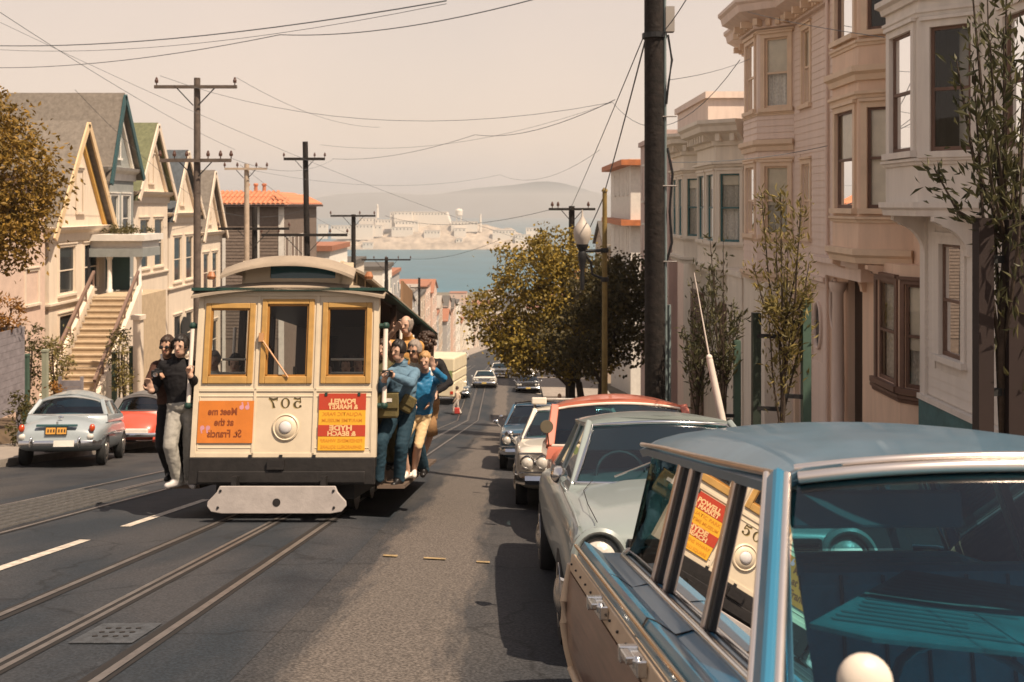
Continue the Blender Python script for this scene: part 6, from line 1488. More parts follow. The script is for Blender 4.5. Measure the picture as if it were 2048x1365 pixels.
def person(label, P, k=1.0, face=(0, -1), mats=None, sleeves='long', legs='long', hair=None, hairtype='short', build=1.0, voxel=.0105, group=None, glasses=False, collar=None, ph=(.4, .4), hnl=None, hnr=None, cat='person'):
    """P: pel, neck, head, sl, sr, hl, hr (hands), el, er (elbow hints) , fl, fr (ankles), kl, kr (knee hints), toes"""
    mb = MB(); segs = []; Z = V((0, 0, 1)); pel, neck, head, sl, sr = (V(P[n]) for n in ('pel', 'neck', 'head', 'sl', 'sr'))
    s = (sr - sl).normalized(); up = (neck - pel).normalized(); f = up.cross(s).normalized() * -1
    if f.y * face[1] + f.x * face[0] < 0: f = -f
    b = build * k
    # torso
    rings = []; prof = [(-.12, .10, .085), (-.05, .165, .122), (.05, .178, .13), (.22, .160, .118), (.42, .178, .128), (.66, .192, .132), (.84, .178, .112), (.95, .11, .08), (1.03, .062, .06)]
    for t, a, c in prof:
        o = pel.lerp(neck, t); rings.append([o + s * (a * b * math.cos(2 * PI * j / 20)) + f * (c * b * math.sin(2 * PI * j / 20)) for j in range(20)])
    mb.loft(rings); segs += [(pel.lerp(neck, -.1), pel.lerp(neck, .06), .15 * b, 'leg'), (pel.lerp(neck, .13), pel.lerp(neck, .9), .15 * b, 'top')]
    # head
    fd = V((face[0], face[1], 0)).normalized(); hs = fd.cross(Z).normalized() * -1; hk = k * .99
    caps(mb, neck - Z * .02 * k, head - Z * .05 * k, .056 * k, .054 * k); segs.append((neck + Z * .035 * k, head, .055 * k, 'skin'))
    ell(mb, head + Z * .015 * hk, hs, fd, Z, (.076 * hk, .096 * hk, .108 * hk)); ell(mb, head + fd * .028 * hk - Z * .06 * hk, hs, fd, Z, (.054 * hk, .060 * hk, .058 * hk))
    caps(mb, head + fd * .088 * hk + Z * .012 * hk, head + fd * .108 * hk - Z * .022 * hk, .010 * hk, .015 * hk, 8)
    for q in (-1, 1): ell(mb, head + hs * q * .078 * hk - Z * .005 * hk, hs, fd, Z, (.012 * hk, .022 * hk, .033 * hk), 8, 6); ell(mb, head + fd * .075 * hk + hs * q * .034 * hk + Z * .022 * hk, hs, fd, Z, (.026 * hk, .018 * hk, .008 * hk), 8, 6)
    segs.append((head - Z * .08 * hk + fd * .03 * hk, head + Z * .09 * hk, .09 * hk, 'skin'))
    # arms
    for sh, hd, el, lf, hn, pc in ((sl, P.get('hl'), P.get('el'), True, hnl, ph[0]), (sr, P.get('hr'), P.get('er'), False, hnr, ph[1])):
        if hd is None: continue
        hd = V(hd); el_ = bend(sh, hd, .29 * k, .255 * k, el if el is not None else (0, .3, -1))
        ls = sleeves == 'long'; caps(mb, sh, el_, .064 * b, (.056 if ls else .045) * b); caps(mb, el_, hd, (.054 if ls else .043) * b, .032 * b); ls and caps(mb, el_, el_.lerp(hd, .82), .054 * b, .044 * b); caps(mb, pel.lerp(neck, .86), sh, .07 * b, .062 * b)
        segs += [(sh, sh.lerp(el_, .55), .055 * b, 'top'), (sh.lerp(el_, .55), el_, .045 * b, 'top' if sleeves != 'none' else 'skin'), (el_, hd - (hd - el_).normalized() * .03, .04 * b, 'top' if sleeves == 'long' else 'skin')]
        d = (hd - el_).normalized(); hand(mb, hd, d if hn is None or len(hn) < 2 else V(hn[1]), V(hn[0]) if hn else fd, k, pc, lf, segs)
    # legs
    for q, an, kn, toe in ((-1, P.get('fl'), P.get('kl'), P.get('tl', (0, -1, .1))), (1, P.get('fr'), P.get('kr'), P.get('tr', (0, -1, .1)))):
        if an is None: continue
        an = V(an); hip = pel + s * q * .085 * b - up * .04 * k; kn_ = bend(hip, an, .43 * k, .42 * k, kn or (fd.x, fd.y, .1)); bare = legs
        lg = bare == 'long'; caps(mb, hip, kn_, (.095 if lg else .088) * b, (.076 if lg else .060) * b); caps(mb, kn_, kn_.lerp(an, .35), (.074 if lg else .055) * b, (.072 if lg else .058) * b); caps(mb, kn_.lerp(an, .35), an, (.072 if lg else .058) * b, .062 * b if lg else .036 * b)
        segs += [(hip, hip.lerp(kn_, .8 if bare == 'long' else .62), .08 * b, 'leg'), (hip.lerp(kn_, .8 if bare == 'long' else .62), an, .05 * b, 'leg' if bare == 'long' else 'skin')]
        if bare == 'long': caps(mb, an.lerp(kn_, .12), an - Z * .015, .062 * b, .066 * b)
        td = V(toe).normalized(); he = an - td * .05 * k - Z * .045 * k; tp = an + td * .155 * k - Z * .055 * k
        caps(mb, he, tp, .038 * k, .036 * k); caps(mb, an, an + td * .08 * k - Z * .035 * k, .040 * k, .036 * k); segs += [(he, tp, .038 * k, 'shoe'), (an - Z * .02, an + td * .08 * k - Z * .035 * k, .036 * k, 'shoe')]
    o = mb.build('person', [mats['skin'], mats['top'], mats['leg'], mats['shoe']])
    md = o.modifiers.new('r', 'REMESH'); md.mode = 'VOXEL'; md.voxel_size = voxel; md.use_smooth_shade = True
    m2 = o.modifiers.new('s', 'SMOOTH'); m2.factor = .5; m2.iterations = 2
    baked(o); me = o.data
    nv = len(me.vertices); co = np.empty(nv * 3); me.vertices.foreach_get('co', co); co = co.reshape(-1, 3); no_ = np.empty(nv * 3); me.vertices.foreach_get('normal', no_); no_ = no_.reshape(-1, 3)
    n = len(me.polygons); c = np.empty(n * 3); me.polygons.foreach_get('center', c); c = c.reshape(-1, 3); best = np.full(n, 1e9); idx = np.zeros(n, dtype=np.int32); lut = {'skin': 0, 'hand': 0, 'top': 1, 'leg': 2, 'shoe': 3}
    for a, b2, r, lab in segs:
        a = np.array(a); d = np.array(b2) - a; L = max(1e-9, d @ d); t = np.clip(((c - a) @ d) / L, 0, 1); dist = np.linalg.norm(c - a - t[:, None] * d, axis=1) - r
        m_ = dist < best; best[m_] = dist[m_]; idx[m_] = lut[lab]
    vm = np.zeros(nv, dtype=np.int32)      # folds in the cloth: displace the clothed faces along their normals
    lp = np.empty(len(me.loops), dtype=np.int32); me.loops.foreach_get('vertex_index', lp); tot = np.empty(n, dtype=np.int32); me.polygons.foreach_get('loop_total', tot); np.maximum.at(vm, lp, np.repeat(np.where((idx == 1) | (idx == 2), 1, 0), tot).astype(np.int32))
    ids = np.nonzero(vm)[0]; fa = .0075 if legs == 'long' else .009
    for i in ids:
        x_, y_, z_ = co[i]; q = NZ.noise(V((x_ * 9, y_ * 9, z_ * 13 + 5 * NZ.noise(V((x_ * 3, y_ * 3, z_ * 3)))))) + .5 * NZ.noise(V((x_ * 22, y_ * 22, z_ * 34)))
        co[i] += no_[i] * (fa * q + .004)
    me.vertices.foreach_set('co', co.ravel())
    me.materials.clear()
    for q in ('skin', 'top', 'leg', 'shoe'): me.materials.append(mats[q])
    me.polygons.foreach_set('material_index', idx); me.shade_smooth(); me.update()
    tag(o, label, cat, group)
    # origin at the feet
    base = V((pel.x, pel.y, min(v.co.z for v in me.vertices))); me.transform(M.Translation(-base)); o.location = base
    def child(mb, nm, m): c = mb.build(nm, m, o, smooth=180); c.matrix_parent_inverse = M.Translation(-base); return c
    # face and hair
    for q in (-1, 1):
        e_ = MB(); ell(e_, head + fd * .083 * hk + hs * q * .033 * hk + Z * .006 * hk, hs, fd, Z, (.012 * hk, .006 * hk, .0055 * hk), 8, 6); child(e_, 'eye', m_eye)
        e_ = MB(); ell(e_, head + fd * .091 * hk + hs * q * .034 * hk + Z * .026 * hk, hs, fd, Z, (.019 * hk, .005 * hk, .0032 * hk), 8, 6); child(e_, 'eyebrow', hair or m_hairb)
    e_ = MB(); ell(e_, head + fd * .084 * hk - Z * .055 * hk, hs, fd, Z, (.024 * hk, .009 * hk, .007 * hk), 8, 6); child(e_, 'mouth', m_lip)
    if hair:
        h_ = MB()
        if hairtype == 'curly':
            rs = random.Random(int(head.x * 999))
            for _ in range(90):
                v = V((rs.gauss(0, 1), rs.gauss(0, 1), rs.gauss(0, 1))).normalized()
                if v.dot(fd) > .55 and v.z < .5: continue
                h_.ball(head + V((v.x * .11, v.y * .11, v.z * .12 + .03)) * hk, .034 * hk, 6, 5)
        else:
            n_, m_n = 36, 20; rings = []
            for kk in range(m_n + 1):
                t = PI * kk / m_n - PI / 2; ring = []
                for j in range(n_):
                    a = 2 * PI * j / n_; v = hs * math.cos(a) * math.cos(t) + fd * math.sin(a) * math.cos(t) + Z * math.sin(t); fw = v.dot(fd)
                    lim = .60 if hairtype != 'long' else .5; zmin = -.35 if hairtype == 'short' else -.95
                    r = 1.17 + .05 * math.sin(a * 7 + kk) + .03 * math.sin(a * 17 + kk * 2.3)
                    if fw > lim and v.z < (.50 if hairtype != 'bald' else .7) + .08 * math.sin(a * 9): r = .86
                    if v.z < zmin: r = .86
                    if hairtype == 'bald' and v.z > .55: r = .9
                    ring.append(head + Z * .02 * hk + hs * v.dot(hs) * .078 * r * hk + fd * (fw * .098 * r - .004) * hk + Z * v.z * .108 * r * hk)
                rings.append(ring)
            h_.loft(rings)
        child(h_, 'hair', hair)
    if collar:
        c_ = MB(); rg = []
        for zz, rr in ((-.03, .078), (.0, .074), (.035, .080), (.03, .068), (-.02, .062)):
            rg.append([neck + Z * (zz + .03) * k + s * (rr * k * math.cos(2 * PI * j / 20)) + f * (rr * k * math.sin(2 * PI * j / 20) + .004 * k) for j in range(20)])
        c_.loft(rg, c0=False, c1=False); child(c_, 'collar', collar)
    if glasses:
        g_ = MB()
        for q in (-1, 1): ell(g_, head + fd * .096 * hk + hs * q * .034 * hk + Z * .006 * hk, hs, fd, Z, (.027 * hk, .007 * hk, .019 * hk), 12, 6); caps(g_, head + fd * .094 * hk + hs * q * .058 * hk + Z * .012 * hk, head + hs * q * .083 * hk + Z * .012 * hk, .004, .004, 6)
        caps(g_, head + fd * .10 * hk - hs * .01 * hk + Z * .01 * hk, head + fd * .10 * hk + hs * .01 * hk + Z * .01 * hk, .004, .004, 6); child(g_, 'sunglasses' if glasses == 'sun' else 'glasses', m_black)
    return o, child
RID = 'riders on the outside of the cable car'
M_ = lambda top, leg, shoe, skin=None: dict(skin=skin or m_skin, top=top, leg=leg, shoe=shoe)
black_knit = cloth('black_knit', (.010, .009, .010)); grey_tr = cloth('grey_trousers', (.27, .255, .225)); pale_shoe = mat('pale_shoe', (.45, .42, .40), .5); dark_shoe = mat('black_shoe', (.012, .011, .011), .4)
denim = cloth('blue_denim', (.10, .17, .23)); jeans = cloth('dark_jeans', (.016, .038, .055)); satin = mat('blue_satin', (.018, .135, .27), .38, var=.12, scale=9, bump=.4, bscale=14); cream_sh = cloth('cream_shorts', (.50, .36, .20)); white_sh = cloth('white_shirt', (.62, .58, .52)); brown_j = cloth('brown_jacket', (.05, .022, .014)); ochre_sh = cloth('ochre_shirt', (.42, .22, .07)); slate_j = cloth('slate_sleeves', (.06, .06, .08)); olive_d = cloth('olive_dress', (.08, .07, .035)); tan_sk = cloth('tan_skirt', (.33, .19, .09))
# front man on the left board
person('man in black sweater and pale grey trousers gripping the left pole', dict(pel=J(366, 812, 11.75), neck=J(356, 718, 11.8), head=J(362, 693, 11.72), sl=J(328, 732, 11.78), sr=J(381, 730, 11.8), hl=J(303, 782, 11.5), el=(-.5, .3, -1), hr=J(381, 752, 11.5), er=(.3, .5, -1), fl=J(356, 959, 11.62), fr=J(380, 960, 11.8), kl=(-.2, -1, 0), kr=(.1, -1, 0), tl=(-.5, -.8, .10), tr=(.5, -.8, .10)),
       k=1.0, face=(-.15, -1), mats=M_(black_knit, grey_tr, pale_shoe), hair=m_hairk, collar=black_knit, build=1.04, ph=(.5, 1.2), hnl=((0, -1, .2), (-.25, -.1, 1)), hnr=((.6, -.3, 0), (-.25, -.3, 1)), group=RID)
person('man in sunglasses and brown jacket behind the man in black sweater', dict(pel=J(345, 812, 12.15), neck=J(334, 720, 12.15), head=J(335, 694, 12.05), sl=J(312, 733, 12.1), sr=J(362, 733, 12.2), hl=J(318, 757, 11.75), el=(-.8, .1, -1), hr=J(362, 790, 12.1), fl=J(342, 945, 12.15), fr=J(368, 948, 12.2)),
       k=1.0, face=(-.1, -1), mats=M_(brown_j, black_knit, dark_shoe, m_skin2), hair=m_hairb, glasses='sun', collar=white_sh, ph=(.9, .3), group=RID)
c = empty('camera', J(314, 748, 11.68), 'small black camera held up by the man in the brown jacket', 'camera')
mb = MB(); mb.box((0, 0, 0), (.13, .04, .075)); mb.box((0, 0, .045), (.05, .035, .03)); mb.build('camera_body', m_black, c, bevel=.006); mb = MB(); mb.lathe([(.03, -.02), (.03, -.06), (.024, -.06), (.02, -.05)], (0, 0, 0), 'y', 14); mb.build('camera_lens', m_chrome, c)
# right side riders
person('young man in denim jacket and jeans leaning out at the right pole', dict(pel=J(803, 815, 12.0), neck=J(803, 730, 11.95), head=J(797, 703, 11.88), sl=J(778, 744, 11.85), sr=J(830, 746, 12.0), hl=J(768, 762, 11.62), el=(-.5, .2, -1), hr=J(786, 752, 11.6), er=(.8, -.6, -.8), fl=J(757, 955, 11.75), fr=J(798, 957, 11.9), kl=(-.5, -1, .2), kr=(-.1, -1, 0), tl=(-.85, -.5, .10), tr=(-.3, -.9, .10)),
       k=.98, face=(-.55, -.85), mats=M_(denim, jeans, dark_shoe), hair=m_hairk, build=1.05, collar=denim, ph=(1.1, 1.0), group=RID)
c = empty('camera', J(775, 747, 11.56), 'small dark camera in the hands of the young man in denim', 'camera')
mb = MB(); mb.box((0, 0, 0), (.12, .05, .07)); mb.build('camera_body', m_black, c, bevel=.006); mb = MB(); mb.lathe([(.026, -.02), (.026, -.07)], (0, 0, 0), 'y', 14); mb.build('camera_lens', m_chrome, c)
o, child = person('blond youth in shiny blue jacket and cream shorts waving at the camera', dict(pel=J(838, 832, 12.5), neck=J(850, 752, 12.45), head=J(850, 724, 12.36), sl=J(830, 766, 12.4), sr=J(872, 762, 12.5), hl=J(826, 812, 12.3), el=(-.5, .4, -1), hr=J(866, 738, 12.12), er=(1, .1, -.6), fl=J(815, 944, 12.3), fr=J(828, 940, 12.45), kl=(-.4, -1, .1), kr=(0, -1, 0), tl=(-.3, -.9, .10), tr=(.1, -1, .10)),
       k=.92, face=(-.1, -1), mats=M_(satin, cream_sh, white_sh), legs='bare', hair=m_hairy, collar=satin, ph=(.4, .12), hnr=((0, -1, .1), (-.12, -.15, 1)), group=RID)
person('grey haired man with glasses and white shirt behind the denim youth', dict(pel=J(838, 815, 12.55), neck=J(832, 730, 12.5), head=J(829, 702, 12.4), sl=J(806, 744, 12.5), sr=J(856, 744, 12.6), hl=J(815, 800, 12.3), hr=J(856, 805, 12.45), fl=J(834, 938, 12.6), fr=J(848, 938, 12.6)),
       k=.98, face=(-.35, -.9), mats=M_(white_sh, jeans, dark_shoe, m_skin2), hair=m_hairg, collar=white_sh, glasses='clear', group=RID)
person('tall man above the others with one arm raised to the roof', dict(pel=J(818, 770, 12.95), neck=J(818, 678, 12.95), head=J(812, 651, 12.85), sl=J(797, 690, 12.85), sr=J(838, 692, 12.95), hl=J(788, 662, 12.5), el=(-.9, 0, -.6), hr=J(838, 750, 12.8), fl=J(812, 893, 12.95), fr=J(830, 893, 13.0)),
       k=1.0, face=(-.3, -.95), mats=M_(ochre_sh, slate_j, dark_shoe), sleeves='none', hair=m_hairg, hairtype='bald', ph=(.15, .3), group=RID)
o, child = person('curly dark haired person in black top seen at the outer edge', dict(pel=J(853, 806, 13.25), neck=J(855, 714, 13.2), head=J(853, 688, 13.15), sl=J(833, 726, 13.15), sr=J(879, 728, 13.25), hl=J(845, 790, 13.0), hr=J(872, 785, 12.95), er=(1, .1, -.6), fl=J(827, 932, 13.1), fr=J(837, 930, 13.3)),
       k=1.0, face=(.4, .9), mats=M_(black_knit, tan_sk, dark_shoe), legs='bare', hair=m_hairb, hairtype='curly', group=RID)
sk = MB(); q = J(842, 806, 13.3); rings = []
for z, a, b in ((.10, .15, .12), (0, .18, .14), (-.22, .205, .16), (-.42, .225, .17)): rings.append([q + V((a * math.cos(2 * PI * j / 24) * (1 + .05 * math.sin(j * 3)), b * math.sin(2 * PI * j / 24), z)) for j in range(24)])
sk.loft(rings); child(sk, 'skirt', tan_sk)
person('pale faced woman in olive beside the right pole, partly hidden', dict(pel=J(778, 800, 12.35), neck=J(770, 724, 12.35), head=J(766, 699, 12.3), sl=J(755, 736, 12.35), sr=J(794, 738, 12.4), hl=J(765, 795, 12.2), hr=J(794, 795, 12.3), fl=J(778, 925, 12.4), fr=J(790, 925, 12.4)),
       k=.93, face=(-.2, -1), mats=M_(olive_d, olive_d, dark_shoe), hair=m_hairb, hairtype='long', group=RID)
# shoulder bag
e = empty('shoulder_bag', J(775, 812, 11.70), 'olive canvas shoulder bag hanging at the hip of the denim youth', 'bag')
m_bag = cloth('olive_canvas', (.12, .095, .04))
mb = MB(); mb.box((0, 0, 0), (.26, .11, .28)); mb.build('bag_body', m_bag, e, bevel=.03); mb = MB(); mb.bx(-.135, .135, -.07, -.05, -.02, .145); mb.bx(-.135, .135, -.07, .05, .14, .155); mb.build('flap', m_bag, e, bevel=.008)
mb = MB(); mb.path([(-.1, 0, .14), (-.03, .1, .4), (.12, .18, .56), (.22, .26, .5)], .014, 6); mb.build('strap', m_bag, e)
mb = MB(); mb.bx(-.03, .06, -.076, -.069, .06, .10); mb.build('buckle', m_white, e)
e = empty('small_bag', J(815, 808, 11.85), 'small brown pouch at the elbow of the denim youth', 'bag')
mb = MB(); mb.box((0, 0, 0), (.17, .10, .2)); b_ = mb.build('pouch', m_bag, e, bevel=.03); b_.rotation_euler = (0, .5, 0); mb = MB(); mb.bx(-.08, .08, -.06, -.05, .0, .1); f_ = mb.build('flap', m_bag, e); f_.rotation_euler = (0, .5, 0)
# seated passengers inside
ING = 'passengers seated inside the tram'
for lab, hx, hy, y, top, hr in (('passenger in white shirt behind the left tram window, leftmost', 428, 722, 13.3, white_sh, m_hairg), ('passenger in ochre shirt behind the left tram window, rightmost', 470, 728, 13.2, ochre_sh, m_hairk), ('passenger in white shirt low in the right tram window', 655, 742, 13.0, white_sh, m_hairb), ('dark clad passenger in the middle of the right tram window', 692, 732, 13.4, black_knit, m_hairk), ('passenger in red behind the right tram window, rightmost', 716, 728, 13.6, cloth('maroon_coat', (.14, .03, .025)), m_hairb)):
    h = J(hx, hy, y); n_ = h - V((0, -.05, .17)); pl = n_ - V((0, 0, .52)); sg = -1 if hx < 560 else 1
    person(lab, dict(pel=pl, neck=n_, head=h, sl=n_ + V((-.18, 0, -.08)), sr=n_ + V((.18, 0, -.08)), hl=pl + V((-.12, -.3, .12)), hr=pl + V((.12, -.3, .12)), fl=pl + V((-.1, -.42, -.42)), fr=pl + V((.1, -.42, -.42)), kl=(0, -1, .6), kr=(0, -1, .6)), k=.95, face=(.1, -1), mats=M_(top, jeans, dark_shoe), hair=hr, voxel=.014, group=ING)
# pedestrians
def walker(label, px, pf, y, k, top, leg, hair, st=.12, face=(1, 0), group=None):
    f = V(((px - CX) * y / FPX, y, zr(y) + cross((px - CX) * y / FPX))); fd = V((face[0], face[1], 0)).normalized(); s = V((-fd.y, fd.x, 0)) * -1
    p = f + V((0, 0, .93 * k)); n_ = f + V((0, 0, 1.45 * k))
    return person(label, dict(pel=p, neck=n_, head=n_ + V((0, 0, .17 * k)), sl=n_ - s * .18 * k - V((0, 0, .08)), sr=n_ + s * .18 * k - V((0, 0, .08)), hl=p - s * .2 * k + fd * .15 + V((0, 0, -.05)), hr=p + s * .2 * k - fd * .12 + V((0, 0, -.05)), el=tuple(-fd * .5 + V((0, 0, -.3))), er=tuple(-fd * .5 + V((0, 0, -.3))), fl=f + fd * st - s * .08 + V((0, 0, .09)), fr=f - fd * st + s * .08 + V((0, 0, .09)), tl=tuple(fd), tr=tuple(fd)), k=k, face=face, mats=M_(top, leg, dark_shoe), hair=hair, voxel=.018)
walker('pedestrian in pale clothes with a red bag crossing beyond the tram', 914, 845, 62.5, 1.0, cloth('pale_coat', (.5, .38, .28)), cloth('pale_trousers', (.5, .44, .38)), m_hairb, .22, (-1, .1))
e = empty('red_bag', (J(914, 822, 62.2)), 'red bag carried by the pedestrian on the crossing', 'bag'); mb = MB(); mb.box((0, 0, .0), (.34, .16, .38)); mb.build('bag_body', cloth('red_cloth', (.42, .05, .04)), e, bevel=.05); mb = MB(); mb.path([(-.1, 0, .18), (-.05, 0, .34), (.05, 0, .34), (.1, 0, .18)], .015, 5); mb.build('handle', m_black, e)
walker('blond pedestrian in white standing beyond the white saloon', 1119, 800, 47.5, 1.02, white_sh, cloth('white_slacks', (.55, .5, .44)), m_hairy, .05, (.2, -1))
# ================================================================== station wagon in the foreground
p = paint('blue_wagon_paint', (.020, .125, .21), .34, .28, .05); p2 = mat('faded_roof_paint', (.065, .120, .165), .40, var=.22, scale=2.2, coat=.30, bump=.02, bscale=6)
m_mah = mat('mahogany_panel', (.15, .078, .05), .38, var=.35, scale=7, coat=.3)
_n = m_mah.node_tree.nodes; _l = m_mah.node_tree.links; _t = [q for q in _n if q.type == 'TEX_COORD'][0]; _m = _n.new('ShaderNodeMapping'); _m.inputs['Scale'].default_value = (1, .35, 6); _l.new(_t.outputs['Object'], _m.inputs[0])
_l.new(_m.outputs[0], [q for q in _n if q.type == 'TEX_NOISE'][0].inputs['Vector']); m_maple = mat('maple_trim', (.50, .37, .25), .45, var=.12, scale=6)
m_wgl = glassmat('wagon_glass', (.20, .34, .36), .06, .0); m_wsc = glassmat('wagon_windscreen', (.24, .72, .84), .01, .0)
m_teal = mat('teal_vinyl', (.05, .22, .28), .5, var=.2, scale=5, bump=.3, bscale=40); m_tdark = mat('dark_teal_trim_panel', (.012, .05, .06), .6)
wg = car('station_wagon', 'blue station wagon with wood panelled side filling the lower right corner', 1.34, 2.8, yaw=R(3), group=CARG)
BZ, RZ, GX, RX = .855, 1.312, .757, .63
yF, yR = -.30, 1.66
# lower body with fins: rings across at stations along the car
def wst(y, hw=.96, fin=.90, mid=.86, low=.25, cut=1.0):
    h = [(0, low), (hw * .8, low), (hw * .97, low + .08), (hw + .035, .52), (hw + .03, .66), (hw + .012, .80), (hw - .012, fin - .035), (hw - .035, fin), (hw - .06, fin - .01), (hw - .12, fin - .05), (GX + .02, mid), (GX - .03, mid - .004), (GX - .06, mid - .05), (GX - .08, .5), (0, .48)]
    return [(x, y, z) for x, z in h] + [(-x, y, z) for x, z in reversed(h[1:-1])]
mb = MB(); mb.loft([wst(y, *a) for y, *a in ((-.98, .95, .885, .86), (-.5, .955, .89), (.15, .96, .893), (.9, .965, .898), (1.5, .965, .902), (1.62, .962, .903), (1.70, .955, .90, .85))]); mb.build('body', [p], wg, smooth=34)
def front():
    rings = []
    for y, hw, zt, zc in ((-2.9, .86, .72, .74), (-2.86, .92, .80, .83), (-2.3, .955, .86, .90), (-1.5, .955, .88, .93), (-1.0, .95, .885, .90)):
        h = [(0, .3), (hw * .8, .27), (hw, .36), (hw + .02, .6), (hw - .01, zt - .05), (hw - .06, zt), (hw * .7, zc - .03), (hw * .35, zc), (0, zc + .005)]
        rings.append([(x, y, z) for x, z in h] + [(-x, y, z) for x, z in reversed(h[1:-1])])
    return rings
mb = MB(); mb.loft(front()); mb.build('bonnet', p, wg, smooth=40)
# tailgate end
mb = MB(); mb.bx(-.90, .90, 1.66, 1.72, .30, .85); mb.build('tailgate', m_mah, wg, bevel=.02)
mb = MB(); mb.bx(-.55, .55, 1.72, 1.74, .45, .62); mb.build('tailgate_trim', m_maple, wg)
for s in (-1, 1):
    # wood panel with maple frame
    X = lambda z: s * (.998 if .5 < z < .68 else .985)
    prof = [(.968, .35), (.998, .46), (1.002, .56), (.998, .66), (.984, .77)]
    mb = MB(); rings = []
    for y in (-.96, -.3, .4, 1.1, 1.60, 1.69): rings.append([(s * (x + .006), y, z) for x, z in prof] + [(s * (x - .02), y, z) for x, z in reversed(prof)])
    mb.loft(rings); mb.build('wood_panel', m_mah, wg, smooth=40)
    mb = MB(); mb.hexa([(s * .955, -.97, .785), (s * .990, -.97, .775), (s * .990, 1.705, .775), (s * .955, 1.705, .785), (s * .955, -.97, .835), (s * .980, -.97, .845), (s * .980, 1.705, .850), (s * .955, 1.705, .838)]); fr_ = mb.build('maple_frame', m_maple, wg, bevel=.006)
    mb = MB(); mb.path([(s * (x + .004), 1.705 + .012 * math.sin(k * 1.1), z) for k, (x, z) in enumerate([(.975, .80), (.99, .72), (1.008, .64), (1.012, .55), (.995, .44), (.97, .34)])], .022, 8); mb.path([(s * .985, -.95, .355), (s * .985, 1.70, .355)], .02, 8); mb.build('maple_edge', m_maple, fr_, smooth=60)
    for k in range(16):
        rv = MB(); rv.ball((s * .988, -.85 + .165 * k, .812), .006, 6, 4); rv.build('rivet', m_black, fr_)
    mb = MB(); mb.path([(s * .952, -.97, .868), (s * .955, .4, .875), (s * .960, 1.70, .882)], .009, 6); mb.build('side_trim', mat('brass_lit_chrome', (.62, .48, .32), .2, metal=1.0, var=.05), wg, smooth=60)  # brassy light on the chrome line is put into its colour
    mb = MB(); mb.path([(s * (GX + .02), -1.0, BZ + .006), (s * (GX + .02), .4, BZ + .006), (s * (GX + .018), 1.5, BZ + .008), (s * (GX - .03), 1.66, BZ + .008), (s * (GX - .14), 1.70, BZ + .008)], .014, 8); mb.build('belt_trim', m_chrome, wg, smooth=60)
    for y in (.10, .86):     # door seams
        mb = MB(); mb.path([(s * (GX + .02), y, .861), (s * .843, y, .846), (s * .903, y, .886), (s * .928, y, .896), (s * .951, y, .86)], .0032, 4); mb.build('door_seam', m_dark, wg)
    for y in (-.12, .60):     # chrome pull handles
        mb = MB(); mb.box((s * 1.0, y, .825), (.03, .17, .045)); mb.box((s * 1.03, y - .02, .845), (.024, .10, .02)); mb.bx(*sorted((s * .985, s * 1.04)), y + .05, y + .085, .81, .855); mb.lathe([(.014, -.02), (.016, 0), (.01, .012)], (s * 1.01, y - .065, .845), 'z', 10); mb.build('door_handle', m_chrome, wg, bevel=.006)
    for y in (-2.2, .95):
        wheel(wg, s * .84, y, .35, s, white=True, w=.19)
